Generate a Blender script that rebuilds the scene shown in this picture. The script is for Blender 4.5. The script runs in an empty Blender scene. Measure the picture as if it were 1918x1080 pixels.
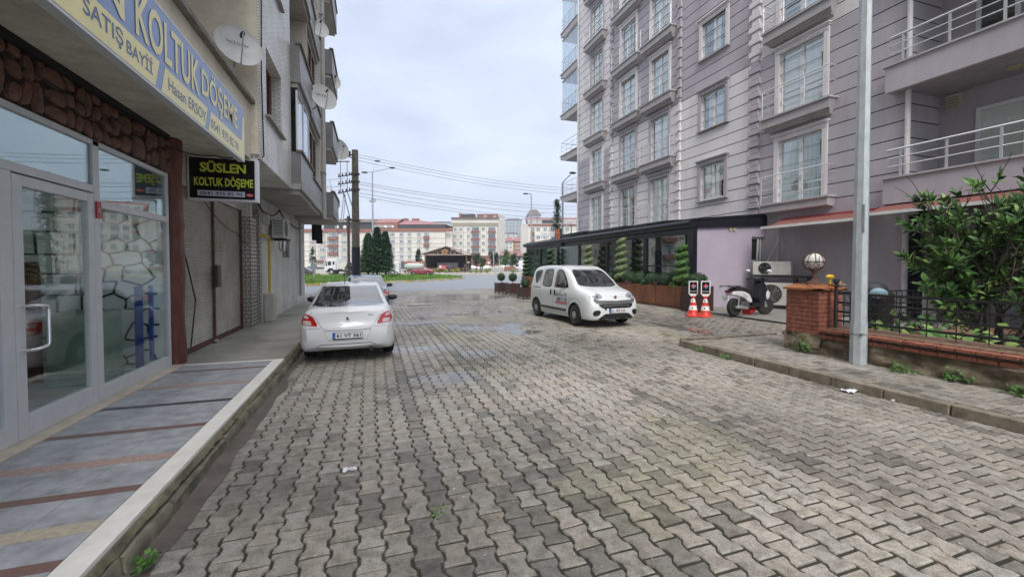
import bpy, bmesh, math, random
from mathutils import Vector, Matrix, noise
from mathutils.bvhtree import BVHTree
R_=math.radians
random.seed(7)
SC=bpy.context.scene; COL=SC.collection
# ---------------- camera ----------------
FPX=800.; YAW=R_(18.27); PITCH=R_(1.5); SH=FPX*math.tan(PITCH)-42; EYE=1.7
cd=bpy.data.cameras.new('camera'); cam=bpy.data.objects.new('camera',cd); COL.objects.link(cam); SC.camera=cam
cd.sensor_width=36; cd.lens=36*FPX/1918; cd.clip_start=.05; cd.clip_end=3000; cd.shift_y=SH/1918
cam.location=(0,0,EYE); cam.rotation_euler=(R_(90)-PITCH,0,-YAW)
# ---------------- sky and light ----------------
SUN_EL=R_(44); SUN_AZ=R_(192)   # compass angle from +Y towards +X
W=bpy.data.worlds.new("World"); SC.world=W; W.use_nodes=True
n=W.node_tree.nodes; l=W.node_tree.links; n.clear()
out=n.new('ShaderNodeOutputWorld'); bg=n.new('ShaderNodeBackground'); sky=n.new('ShaderNodeTexSky')
sky.sky_type='NISHITA'; sky.sun_disc=False; sky.sun_elevation=SUN_EL; sky.sun_rotation=SUN_AZ; sky.dust_density=3
tc=n.new('ShaderNodeTexCoord'); mp=n.new('ShaderNodeMapping'); mp.inputs['Scale'].default_value=(1,1,2.6)
mp.inputs['Rotation'].default_value=(.15,.2,.5)
nz=n.new('ShaderNodeTexNoise'); nz.inputs['Scale'].default_value=2.6; nz.inputs['Detail'].default_value=5; nz.inputs['Roughness'].default_value=.5; nz.inputs['Distortion'].default_value=.25
rp=n.new('ShaderNodeValToRGB'); e=rp.color_ramp.elements
e[0].position=.3; e[0].color=(2.35,2.72,3.55,1); e[1].position=.72; e[1].color=(3.95,4.3,4.95,1)
mx=n.new('ShaderNodeMixRGB'); mx.inputs[0].default_value=.93
l.new(tc.outputs['Generated'],mp.inputs[0]); l.new(mp.outputs[0],nz.inputs['Vector']); l.new(nz.outputs['Fac'],rp.inputs[0])
sp=n.new('ShaderNodeSeparateXYZ'); l.new(tc.outputs['Generated'],sp.inputs[0])
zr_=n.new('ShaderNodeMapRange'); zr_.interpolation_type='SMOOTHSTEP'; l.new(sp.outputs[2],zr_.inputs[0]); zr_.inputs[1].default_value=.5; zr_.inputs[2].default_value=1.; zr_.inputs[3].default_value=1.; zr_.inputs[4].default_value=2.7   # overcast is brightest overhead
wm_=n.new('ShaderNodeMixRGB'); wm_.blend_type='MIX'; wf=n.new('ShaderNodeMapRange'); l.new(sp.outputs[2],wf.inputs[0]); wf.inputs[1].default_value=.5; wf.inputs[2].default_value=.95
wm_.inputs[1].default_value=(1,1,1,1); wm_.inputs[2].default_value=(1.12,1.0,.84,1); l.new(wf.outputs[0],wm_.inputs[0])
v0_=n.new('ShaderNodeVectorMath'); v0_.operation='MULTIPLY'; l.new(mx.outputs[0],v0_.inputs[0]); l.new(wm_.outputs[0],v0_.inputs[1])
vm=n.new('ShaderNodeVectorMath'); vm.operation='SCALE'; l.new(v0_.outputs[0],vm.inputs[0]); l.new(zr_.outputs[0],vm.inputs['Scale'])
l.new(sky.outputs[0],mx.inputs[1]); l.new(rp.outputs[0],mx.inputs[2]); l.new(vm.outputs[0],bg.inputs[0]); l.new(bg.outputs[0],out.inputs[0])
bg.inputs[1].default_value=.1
sd=bpy.data.lights.new('sun','SUN'); sd.energy=1.3; sd.angle=R_(30); sd.color=(1,.96,.9)
sun=bpy.data.objects.new('sun',sd); COL.objects.link(sun)
sdir=Vector((math.sin(SUN_AZ)*math.cos(SUN_EL),math.cos(SUN_AZ)*math.cos(SUN_EL),math.sin(SUN_EL)))
sun.rotation_euler=sdir.to_track_quat('Z','Y').to_euler(); sun.location=sdir*60
SC.view_settings.view_transform='Standard'; SC.view_settings.look='None'; SC.view_settings.gamma=1; SC.view_settings.exposure=1.32
# ---------------- pixel -> world helper (measuring only) ----------------
_F=Vector((math.sin(YAW)*math.cos(PITCH),math.cos(YAW)*math.cos(PITCH),-math.sin(PITCH)))
_R=Vector((math.cos(YAW),-math.sin(YAW),0)); _U=_R.cross(_F)
def P(u,v,x=None,y=None,z=None):
    r=_F+_R*((u-959)/FPX)+_U*((540-v+SH)/FPX)
    t=x/r[0] if x is not None else y/r[1] if y is not None else (z-EYE)/r[2]
    return Vector((r[0]*t,r[1]*t,EYE+r[2]*t))
FH=Vector((math.sin(YAW),math.cos(YAW),0))
def Wd(u,d,z=0): q=FH*d+_R*((u-959)/FPX*d); return Vector((q.x,q.y,z))      # column u at depth d
def zv(v,d): return EYE+(498-v)*d/FPX
# ---------------- materials ----------------
MC={}
def nt(name):
    m=bpy.data.materials.new(name); m.use_nodes=True; return m,m.node_tree.nodes,m.node_tree.links,m.node_tree.nodes['Principled BSDF']
def mat(name,col,rough=.7,var=.12,scale=3.,bump=.0,bscale=60.,metal=0.,spec=None,dirt=0.,attr=None,coat=0.,stretch=None):
    """colour varied by two noises, optional grime, optional bump"""
    if name in MC: return MC[name]
    m,N,L,b=nt(name)
    g=N.new('ShaderNodeNewGeometry'); src=g.outputs['Position']
    if stretch:
        mpp=N.new('ShaderNodeMapping'); mpp.inputs['Scale'].default_value=stretch; L.new(src,mpp.inputs[0]); src=mpp.outputs[0]
    a=N.new('ShaderNodeTexNoise'); a.inputs['Scale'].default_value=scale; a.inputs['Detail'].default_value=6; a.inputs['Roughness'].default_value=.65; L.new(src,a.inputs['Vector'])
    r=N.new('ShaderNodeValToRGB'); c=Vector(col[:3])
    r.color_ramp.elements[0].position=.3; r.color_ramp.elements[1].position=.7
    r.color_ramp.elements[0].color=(*(c*(1-var)),1); r.color_ramp.elements[1].color=(*[min(1,x) for x in c*(1+var)],1)
    L.new(a.outputs['Fac'],r.inputs[0]); o=r.outputs[0]
    if dirt:
        d=N.new('ShaderNodeTexNoise'); d.inputs['Scale'].default_value=scale*.35; d.inputs['Detail'].default_value=8; d.inputs['Roughness'].default_value=.75
        L.new(src,d.inputs['Vector']); rr=N.new('ShaderNodeValToRGB'); rr.color_ramp.elements[0].position=.48; rr.color_ramp.elements[1].position=.68
        rr.color_ramp.elements[0].color=(0,0,0,1); rr.color_ramp.elements[1].color=(dirt,)*3+(1,)
        L.new(d.outputs['Fac'],rr.inputs[0]); x=N.new('ShaderNodeMixRGB'); L.new(rr.outputs[0],x.inputs[0]); L.new(o,x.inputs[1]); x.inputs[2].default_value=(c.x*.35,c.y*.33,c.z*.28,1); o=x.outputs[0]
    if attr:
        at=N.new('ShaderNodeAttribute'); at.attribute_name=attr; x=N.new('ShaderNodeMixRGB'); x.blend_type='MULTIPLY'; x.inputs[0].default_value=1
        L.new(o,x.inputs[1]); L.new(at.outputs['Color'],x.inputs[2]); o=x.outputs[0]
    L.new(o,b.inputs['Base Color']); b.inputs['Roughness'].default_value=rough; b.inputs['Metallic'].default_value=metal
    if spec is not None: b.inputs['Specular IOR Level'].default_value=spec
    if coat: b.inputs['Coat Weight'].default_value=coat; b.inputs['Coat Roughness'].default_value=.04
    if bump:
        bn=N.new('ShaderNodeTexNoise'); bn.inputs['Scale'].default_value=bscale; bn.inputs['Detail'].default_value=5; L.new(src,bn.inputs['Vector'])
        bb=N.new('ShaderNodeBump'); bb.inputs['Strength'].default_value=bump; bb.inputs['Distance'].default_value=.01
        L.new(bn.outputs['Fac'],bb.inputs['Height']); L.new(bb.outputs[0],b.inputs['Normal'])
    MC[name]=m; return m
def glassmat(name,tint=(.75,.85,.82),refl=.12,rough=.01,dens=.0,dcol=(.02,.03,.03),fk=.5):
    """thin pane: fresnel mirror over a tinted see-through sheet"""
    if name in MC: return MC[name]
    m,N,L,b=nt(name); N.remove(b); o=[q for q in N if q.type=='OUTPUT_MATERIAL'][0]
    t=N.new('ShaderNodeBsdfTransparent'); t.inputs[0].default_value=(*tint,1)
    df=N.new('ShaderNodeBsdfDiffuse'); df.inputs[0].default_value=(*dcol,1)
    m0=N.new('ShaderNodeMixShader'); m0.inputs[0].default_value=dens; L.new(t.outputs[0],m0.inputs[1]); L.new(df.outputs[0],m0.inputs[2])
    g=N.new('ShaderNodeBsdfGlossy'); g.inputs['Roughness'].default_value=rough; g.inputs[0].default_value=(.95,.97,1,1)
    fr=N.new('ShaderNodeLayerWeight'); fr.inputs[0].default_value=.35
    ad=N.new('ShaderNodeMath'); ad.operation='MULTIPLY_ADD'; L.new(fr.outputs['Fresnel'],ad.inputs[0]); ad.inputs[1].default_value=fk; ad.inputs[2].default_value=refl; ad.use_clamp=True
    mxx=N.new('ShaderNodeMixShader'); L.new(ad.outputs[0],mxx.inputs[0]); L.new(m0.outputs[0],mxx.inputs[1]); L.new(g.outputs[0],mxx.inputs[2]); L.new(mxx.outputs[0],o.inputs[0])
    MC[name]=m; return m
def plain(name,col,rough=.5,metal=0,coat=0,spec=None): return mat(name,col,rough,var=.03,scale=5,metal=metal,coat=coat,spec=spec)
# ---------------- mesh builder ----------------
class MB:
    def __init__(s): s.v=[];s.f=[];s.m=[]
    def add(s,v,f,mi=0):
        o=len(s.v); s.v+=[Vector(q) for q in v]; s.f+=[tuple(i+o for i in q) for q in f]; s.m+=[mi]*len(f); return s
    def box(s,x0,x1,y0,y1,z0,z1,mi=0):
        v=[(x0,y0,z0),(x1,y0,z0),(x1,y1,z0),(x0,y1,z0),(x0,y0,z1),(x1,y0,z1),(x1,y1,z1),(x0,y1,z1)]
        return s.add(v,[(0,3,2,1),(4,5,6,7),(0,1,5,4),(1,2,6,5),(2,3,7,6),(3,0,4,7)],mi)
    def hexa(s,b,t,mi=0):
        k=len(b); return s.add(list(b)+list(t),[tuple(range(k))[::-1],tuple(range(k,2*k))]+[(i,(i+1)%k,k+(i+1)%k,k+i) for i in range(k)],mi)
    def prism(s,poly,vec,mi=0):
        vec=Vector(vec); return s.hexa(poly,[Vector(p)+vec for p in poly],mi)
    def beam(s,p,q,w,h,mi=0,up=(0,0,1)):
        p=Vector(p);q=Vector(q);d=(q-p).normalized();up=Vector(up)
        if abs(d.dot(up))>.98: up=Vector((1,0,0))
        a=d.cross(up).normalized()*w/2; b=a.cross(d).normalized()*h/2
        return s.hexa([p-a-b,p+a-b,p+a+b,p-a+b],[q-a-b,q+a-b,q+a+b,q-a+b],mi)
    def tube(s,pts,r,n=8,mi=0):
        pts=[Vector(p) for p in pts]; k=len(pts); rr=r if isinstance(r,(list,tuple)) else [r]*k; V=[]
        a=None
        for i,p in enumerate(pts):
            d=((pts[min(i+1,k-1)]-pts[max(i-1,0)])).normalized()
            if a is None:
                a=d.cross(Vector((0,0,1)));
                if a.length<.1: a=d.cross(Vector((1,0,0)))
            a=(a-d*a.dot(d)).normalized(); b=d.cross(a)
            V+=[p+(a*math.cos(t*2*math.pi/n)+b*math.sin(t*2*math.pi/n))*rr[i] for t in range(n)]
        Fc=[(i*n+j,i*n+(j+1)%n,(i+1)*n+(j+1)%n,(i+1)*n+j) for i in range(k-1) for j in range(n)]
        Fc+=[tuple(range(n))[::-1],tuple(range((k-1)*n,k*n))]
        return s.add(V,Fc,mi)
    def lathe(s,prof,n=20,c=(0,0,0),mi=0,axis='z'):
        V=[]
        for (r,z) in prof:
            for j in range(n):
                t=j*2*math.pi/n; q=(r*math.cos(t),r*math.sin(t),z)
                if axis=='x': q=(z,r*math.cos(t),r*math.sin(t))
                if axis=='y': q=(r*math.sin(t),z,r*math.cos(t))
                V.append(Vector(q)+Vector(c))
        k=len(prof); Fc=[(i*n+j,i*n+(j+1)%n,(i+1)*n+(j+1)%n,(i+1)*n+j) for i in range(k-1) for j in range(n)]
        Fc+=[tuple(range(n))[::-1],tuple(range((k-1)*n,k*n))]
        return s.add(V,Fc,mi)
    def ball(s,c,r,n=12,mi=0,sq=(1,1,1)):
        k=max(5,n//2+1); V=[];c=Vector(c)
        prof=[(math.sin(math.pi*(i+.0)/(k-1)),-math.cos(math.pi*i/(k-1))) for i in range(k)]
        prof[0]=(.02,-1);prof[-1]=(.02,1)
        b=MB().lathe([(a*r,z*r) for a,z in prof],n)
        return s.add([Vector((q.x*sq[0],q.y*sq[1],q.z*sq[2]))+c for q in b.v],b.f,mi)
    def quad(s,a,b,c,d,mi=0): return s.add([a,b,c,d],[(0,1,2,3)],mi)
    def xf(s,M): s.v=[M@q for q in s.v]; return s
    def cat(s,o,M=None,mi=None):
        k=len(s.v); s.v+=[(M@q if M else q.copy()) for q in o.v]; s.f+=[tuple(i+k for i in q) for q in o.f]; s.m+=[mi]*len(o.f) if mi is not None else o.m; return s
    def build(s,name,mats,parent=None,smooth=False,bevel=0,label=None):
        if not isinstance(mats,(list,tuple)): mats=[mats]
        me=bpy.data.meshes.new(name); off=Vector((0,0,0)); o=bpy.data.objects.new(name,me)
        if parent is not None:
            q=parent
            while q is not None: off+=q.location; q=q.parent
            o.parent=parent
        elif s.v:
            xs=[q.x for q in s.v];ys=[q.y for q in s.v];off=Vector(((min(xs)+max(xs))/2,(min(ys)+max(ys))/2,min(q.z for q in s.v))); o.location=off
        me.from_pydata([q-off for q in s.v],[],s.f)
        for m in mats: me.materials.append(m)
        if len(mats)>1: me.polygons.foreach_set('material_index',s.m)
        if smooth: me.polygons.foreach_set('use_smooth',[True]*len(me.polygons)) if smooth is True else me.shade_smooth() if False else None
        if smooth=='auto':
            me.polygons.foreach_set('use_smooth',[True]*len(me.polygons)); me.set_sharp_from_angle(angle=R_(35))
        me.update(); COL.objects.link(o)
        if bevel:
            b=o.modifiers.new('b','BEVEL'); b.width=bevel; b.segments=2; b.limit_method='ANGLE'; b.angle_limit=R_(40)
        if label: o['label']=label
        return o
def tag(o,label=None,cat=None,group=None,kind=None):
    for k,v in (('label',label),('category',cat),('group',group),('kind',kind)):
        if v: o[k]=v
    return o
def thing(name,label,cat,loc=(0,0,0),group=None,rz=0):
    o=bpy.data.objects.new(name,None); COL.objects.link(o); o.location=loc; o.rotation_euler=(0,0,rz); o.empty_display_size=.2
    return tag(o,label,cat,group)
KIDS={}
def dup(root,loc,rz=None,label=None,group=None,scale=None):
    kids={}
    for ob in COL.objects:
        if ob.parent: kids.setdefault(ob.parent.name,[]).append(ob)
    def cp(o,par):
        c=o.copy(); COL.objects.link(c); c.parent=par
        for ch in kids.get(o.name,[]): cp(ch,c)
        return c
    r=cp(root,None); r.location=loc
    if rz is not None: r.rotation_euler=(0,0,rz)
    if label: r['label']=label
    if group: r['group']=group
    if scale: r.scale=(scale,)*3 if not isinstance(scale,tuple) else scale
    return r
def struct(o): o['kind']='structure'; return o
def text(s,mt,parent,org,xd,yd,w,h,name='lettering',bold=.0,ext=.003,shear=0,label=None):
    """writing fitted in a w x h box whose lower-left corner is org, running along xd, up along yd"""
    cu=bpy.data.curves.new(name,'FONT'); cu.body=s; cu.size=1; cu.extrude=0; cu.offset=bold; cu.shear=shear; cu.resolution_u=3
    ob=bpy.data.objects.new(name,cu); COL.objects.link(ob); bpy.context.view_layer.update()
    me=bpy.data.meshes.new_from_object(ob.evaluated_get(bpy.context.evaluated_depsgraph_get()))
    bpy.data.objects.remove(ob); vs=[v.co.copy() for v in me.vertices]; fs=[tuple(p.vertices) for p in me.polygons]; bpy.data.meshes.remove(me)
    x0=min(v.x for v in vs);x1=max(v.x for v in vs);y0=min(v.y for v in vs);y1=max(v.y for v in vs)
    xd=Vector(xd).normalized();yd=Vector(yd).normalized();nd=xd.cross(yd)
    b=MB(); b.add([Vector(org)+xd*((v.x-x0)/(x1-x0)*w)+yd*((v.y-y0)/(y1-y0)*h)+nd*ext for v in vs],fs)
    return b.build(name,mt,parent,label=label)
def smooth01(t): t=max(0,min(1,t)); return t*t*(3-2*t)
def gz(x,y):
    """ground height: the forecourt rises towards the right-hand building"""
    return .26*smooth01((x-7.3)/2.9)*(1-.8*smooth01((y-22)/8))
# =============== SETTING: ground, roads, pavements ===============
WETS=[(P(835,708,z=0),1.0,.34),(P(800,650,z=0),1.1,.5),(P(915,612,z=0),1.4,.8),(P(780,604,z=0),1.0,.6),(P(860,585,z=0),2.0,1.0),(P(800,568,z=0),1.8,1.2),(P(960,622,z=0),1.0,.55),(P(700,565,z=0),1.2,1.5),(P(900,660,z=0),.6,.4),(P(860,556,z=0),3.,1.6)]
def wet(x,y):
    w=0
    for c,rx,ry in WETS:
        d=((x-c.x)/rx)**2+((y-c.y)/(ry*1.5))**2
        w=max(w,math.exp(-d*1.1))
    nn=noise.noise(Vector((x*1.1,y*.9,3)))*.5+noise.noise(Vector((x*3.1,y*2.7,9)))*.28
    base=smooth01((y-9)/14)*.55
    return max(0,min(1,(w+base*.7+nn*.9-.42)*2.2))
def road_h(x,y):
    h=.02*noise.noise(Vector((x*.5,y*.5,1)))+.005*noise.noise(Vector((x*1.7,y*1.7,5)))
    h-=.02*math.exp(-((x-1.15)/.18)**2)*smooth01((12-y)/6)      # sunken seam of the drain line
    return h+(gz(x,y) if y>7.4 else 0)
mp_,N,L,b=nt('paver_concrete')
g=N.new('ShaderNodeNewGeometry'); at=N.new('ShaderNodeAttribute'); at.attribute_name='tone'; aw=N.new('ShaderNodeAttribute'); aw.attribute_name='wet'
n1=N.new('ShaderNodeTexNoise'); n1.inputs['Scale'].default_value=9; n1.inputs['Detail'].default_value=9; n1.inputs['Roughness'].default_value=.75; L.new(g.outputs['Position'],n1.inputs['Vector'])
r1=N.new('ShaderNodeValToRGB'); r1.color_ramp.elements[0].position=.34; r1.color_ramp.elements[0].color=(.50,.485,.45,1); r1.color_ramp.elements[1].position=.56; r1.color_ramp.elements[1].color=(1.06,1.06,1.06,1); L.new(n1.outputs['Fac'],r1.inputs[0])
n2=N.new('ShaderNodeTexNoise'); n2.inputs['Scale'].default_value=120; n2.inputs['Detail'].default_value=3; L.new(g.outputs['Position'],n2.inputs['Vector'])
r2=N.new('ShaderNodeValToRGB'); r2.color_ramp.elements[0].position=.3; r2.color_ramp.elements[0].color=(.62,.62,.62,1); r2.color_ramp.elements[1].position=.7; r2.color_ramp.elements[1].color=(1.22,1.22,1.22,1); L.new(n2.outputs['Fac'],r2.inputs[0])
x1=N.new('ShaderNodeMixRGB'); x1.blend_type='MULTIPLY'; x1.inputs[0].default_value=1; L.new(at.outputs['Color'],x1.inputs[1]); L.new(r1.outputs[0],x1.inputs[2])
x2=N.new('ShaderNodeMixRGB'); x2.blend_type='MULTIPLY'; x2.inputs[0].default_value=1; L.new(x1.outputs[0],x2.inputs[1]); L.new(r2.outputs[0],x2.inputs[2])
x3=N.new('ShaderNodeMixRGB'); x3.blend_type='MULTIPLY'; L.new(aw.outputs['Fac'],x3.inputs[0]); L.new(x2.outputs[0],x3.inputs[1]); x3.inputs[2].default_value=(.66,.66,.67,1)
L.new(x3.outputs[0],b.inputs['Base Color'])
wr=N.new('ShaderNodeMapRange'); L.new(aw.outputs['Fac'],wr.inputs[0]); wr.inputs[3].default_value=.62; wr.inputs[4].default_value=.13; L.new(wr.outputs[0],b.inputs['Roughness'])
bm_=N.new('ShaderNodeBump'); bm_.inputs['Distance'].default_value=.006; L.new(n2.outputs['Fac'],bm_.inputs['Height'])
bs=N.new('ShaderNodeMapRange'); L.new(aw.outputs['Fac'],bs.inputs[0]); bs.inputs[3].default_value=.55; bs.inputs[4].default_value=.05; L.new(bs.outputs[0],bm_.inputs['Strength']); L.new(bm_.outputs[0],b.inputs['Normal'])
PAVER=mp_
def outline(pw,pl,wob):
    a=pw/2; h1=a*(1+wob); h2=a*(1-wob); q=pl
    ys=[(0,h1),(.17*q,h1),(.33*q,h2),(.67*q,h2),(.83*q,h1),(q,h1)]
    return [(h,y-q/2) for y,h in ys]+[(-h,y-q/2) for y,h in reversed(ys)]
SEAMS=((P(829,984,z=0).x,.11),(P(1164,984,z=0).x,.05),(P(1560,900,z=0).x,.06))
def pavers(name,x0,x1,y0,y1,pw,pl,wob,inside,hf,zbase=0,rot=0,tones=None,bev=True,stag=.5,gap=.0085,drop=.02,far=17):
    V=[];Fc=[];T=[];Wt=[]; ol=outline(pw,pl,wob); k=len(ol)
    nx=int((x1-x0)/pw)+1; ny=int((y1-y0)/pl)+1
    for i in range(nx):
        for j in range(-1,ny+1):
            cx=x0+(i+.5)*pw; cy=y0+(j+stag*(i%2))*pl+pl/2
            cx+= .02*math.sin(cy*.6+1)*1 ; cy+=.05*noise.noise(Vector((cx*.6,cy*.15,2)))
            if not inside(cx,cy): continue
            rnd=random.random
            tz=(rnd()-.5)*.006; tx=(rnd()-.5)*.03; ty=(rnd()-.5)*.022; rz=(rnd()-.5)*.03
            bn=noise.noise(Vector((cx*.55,cy*.45,7))); t=1+bn*.45+(rnd()-.5)*.22
            if rnd()<.11+.3*max(0,bn*-1): t*=.62
            warm=1+.05*(rnd()-.3)
            for xs_,ws_ in SEAMS:
                if cy<15 and abs(cx-xs_)<ws_*(1+.6*noise.noise(Vector((cy*.9,xs_,3)))): t*=.62+.25*rnd(); tx*=2.2; ty*=3.2; tz-=.006*rnd()
            t*=.29; c=(t*1.045*warm,t*.975,t*.865/warm,1)
            if noise.noise(Vector((cx*.8,cy*.5,31)))>.35: c=(c[0]*.92,c[1]*.93,c[2]*.84,1)
            co,si=math.cos(rz),math.sin(rz); fr=cy>far
            ins=[1.0-gap/a_ for a_ in (pw/2,)][0]
            rings=[(1-gap/(pw/2),-drop),(1-gap/(pw/2),-.006),(1-(gap+.0055)/(pw/2),0)] if (bev and not fr) else [(1-gap/(pw/2),-.010),(1-gap/(pw/2)-.03,0)]
            o=len(V)
            chip=[1-.06*rnd() if rnd()<.25 else 1 for _ in ol]
            for sc,dz in rings:
                for (px,py),ch in zip(ol,chip):
                    lx=px*sc*ch; ly=py*(1-(1-sc)*pw/pl)*ch
                    X=cx+lx*co-ly*si; Y=cy+lx*si+ly*co
                    V.append((X,Y,zbase+hf(X,Y)*.3+hf(cx,cy)*.7+tz+lx*tx+ly*ty+dz)); T.append(c)
            w_=wet(cx,cy); Wt+=[w_]*(k*len(rings))
            for r in range(len(rings)-1):
                for a in range(k): Fc.append((o+r*k+a,o+r*k+(a+1)%k,o+(r+1)*k+(a+1)%k,o+(r+1)*k+a))
            e=o+(len(rings)-1)*k
            # split the I shape into three convex quads
            Fc+= [(e+0,e+1,e+10,e+11),(e+1,e+2,e+9,e+10),(e+2,e+3,e+8,e+9),(e+3,e+4,e+7,e+8),(e+4,e+5,e+6,e+7)]
    if rot:
        pass
    me=bpy.data.meshes.new(name); me.from_pydata(V,[],Fc); me.materials.append(PAVER)
    a=me.color_attributes.new('tone','FLOAT_COLOR','POINT'); a.data.foreach_set('color',[q for c in T for q in c])
    w=me.attributes.new('wet','FLOAT','POINT'); w.data.foreach_set('value',Wt)
    o=bpy.data.objects.new(name,me); COL.objects.link(o); return o
def road_end(x): return 29.7+.12*x
def in_road(x,y):
    if y>road_end(x) or y<-3.5: return False
    if x<-1.26: return y>21 and x>-5
    if y<7.45: return x<6.2
    if x>9.8 and y<24: return False
    return x<10.3
struct(pavers('cobbled_road',-5,10.6,-3.5,31,.158,.218,.175,in_road,road_h))
# second patch: the forecourt in front of the brick wall continues the same stones
def joint_sheet(name,m,pts,z,hf,st=.35):
    pass
mj=mat('joint_mud',(.028,.026,.019),.8,var=.5,scale=6,bump=.5,bscale=80,dirt=.5)
V=[];Fc=[];nx=64;ny=140
for j in range(ny+1):
    for i in range(nx+1):
        x=-5.2+i*(18.4/nx); y=-4+j*(35.6/ny); V.append((x,y,road_h(x,y)-.011))
for j in range(ny):
    for i in range(nx):
        x=-5.2+(i+.5)*(18.4/nx); y=-4+(j+.5)*(35.6/ny)
        if y>road_end(x)+.15: continue
        if y<7.3 and x>6.35: continue
        if y<21 and x<-1.5: continue
        a=j*(nx+1)+i; Fc.append((a,a+1,a+nx+2,a+nx+1))
struct(MB().add(V,Fc).build('road_bed',mj,smooth=True))
# gutter strip of smooth dark cement along the left kerb
b=MB(); N_=150
for k in range(N_):
    y0=-3.5+k*25/N_; y1=-3.5+(k+1)*25/N_
    w0=-1.15+.07*noise.noise(Vector((y0*1.9,2,0))); w1=-1.15+.07*noise.noise(Vector((y1*1.9,2,0)))
    b.quad((-1.45,y0,.010),(w0,y0,.0035),(w1,y1,.0035),(-1.45,y1,.010))
struct(b.build('gutter',mat('gutter_cement',(.105,.088,.075),.55,var=.35,scale=4,bump=.4,bscale=50,dirt=.6)))
# asphalt of the main road and the far ground
asph=mat('asphalt',(.17,.185,.20),.42,var=.12,scale=.5,bump=.25,bscale=90)
struct(MB().add([Wd(-3000,400,-.06),Wd(4000,400,-.06),(60,-30,-.06),(-60,-30,-.06)],[(0,3,2,1)]).build('ground',mat('far_ground',(.16,.17,.14),.9,var=.3,scale=.05)))
b=MB(); q=[(-40,29.7-.12*40+1.2,-.015),(0,29.6,-.015),(10.5,30.9,-.015),(60,22,-.015),(70,100,-.015),(-60,110,-.015)]
struct(b.add(q,[(0,1,2,3,4,5)]).build('asphalt_road',asph))
# worn white line along the far side of the cobbles, lane lines
mk=mat('road_paint',(.55,.57,.58),.6,var=.3,scale=3,dirt=.6)
b=MB()
for x in range(-30,14):
    z=-.011; b.quad((x,34.2+.01*x*x*.3,z),(x+1,34.2+.01*(x+1)**2*.3,z),(x+1,34.32+.01*(x+1)**2*.3,z),(x,34.32+.01*x*x*.3,z))
struct(b.build('lane_line',mk))
# ---- left pavement ----
KX=-1.35
mkerb=mat('old_mossy_concrete',(.15,.14,.10),.85,var=.55,scale=5,bump=.9,bscale=22,dirt=.7)
def rough_strip(x0,x1,y0,y1,z,mt,name,n,zn,seed):
    pass
rk=random.Random(31); yk=-3.5; kb=MB()
while yk<21:      # separate worn kerb stones
    Lk=rk.uniform(.42,.62); j=rk.uniform(-.012,.012); t=rk.uniform(-.01,.012); n0=6; V=[]; Fc=[]
    for a_ in range(n0+1):
        y=yk+.008+(Lk-.016)*a_/n0
        for (dx,z) in ((.062,-.02),(.058,.04),(.052,.085),(.040,.105+t),(-.04,.112+t)):
            q=noise.noise(Vector((y*5,z*20,2)))*.012; V.append((KX+dx+j+q,y,z+noise.noise(Vector((y*6,dx*9,7)))*.008))
    for a_ in range(n0):
        for i in range(4): q=a_*5+i; Fc.append((q,q+5,q+6,q+1))
    Fc+=[tuple(range(5))[::-1],tuple(n0*5+i for i in range(5))]; kb.add(V,Fc); yk+=Lk
struct(kb.build('kerb_left',mkerb,smooth='auto'))
V=[];Fc=[];ny=520            # ragged mortar lip between the kerb stones and the marble edge
for j in range(ny+1):
    y=-3.5+j*24.4/ny; w=.5+.5*noise.noise(Vector((y*3.1,1,1)))+.35*noise.noise(Vector((y*12,1,4))); lo=.125+.03*noise.noise(Vector((y*2.3,5,5)))+.02*noise.noise(Vector((y*14,5,9))); o=KX+.012+.03*max(0,w)
    for (x,z) in ((KX-.03,.04),(KX-.02,lo-.02),(o,lo),(o-.004,lo+.012),(KX+.004,.168),(KX-.03,.176)): V.append((x+noise.noise(Vector((y*18,z*30,2)))*.006,y,z))
for j in range(ny):
    for i in range(5): q=j*6+i; Fc.append((q,q+6,q+7,q+1))
struct(MB().add(V,Fc).build('kerb_mortar',mat('mossy_mortar',(.15,.135,.085),.9,var=.55,scale=9,bump=.8,bscale=40,dirt=.8),smooth='auto'))
b=MB(); b.box(-3.2,KX+.0,-3.5,7.72,-.05,.176); b.box(-3.4,KX+.01,7.72,21.0,-.05,.165)
struct(b.build('pavement_left',mat('pavement_concrete',(.26,.25,.215),.7,var=.22,scale=1.6,bump=.4,bscale=45,dirt=.75)))
# marble edge strip of the shop front pavement
b=MB()
for y0,y1 in ((-3.5,.2),(.2,2.4),(2.4,5.0),(5.0,7.72)): b.box(KX-.155,KX-.005,y0+.002,y1-.002,.12,.200)
b.box(-2.78,KX-.157,7.64,7.72,.12,.200)
struct(b.build('marble_edge',mat('marble_edge',(.74,.72,.66),.45,var=.08,scale=5,dirt=.25),bevel=.004))
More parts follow.
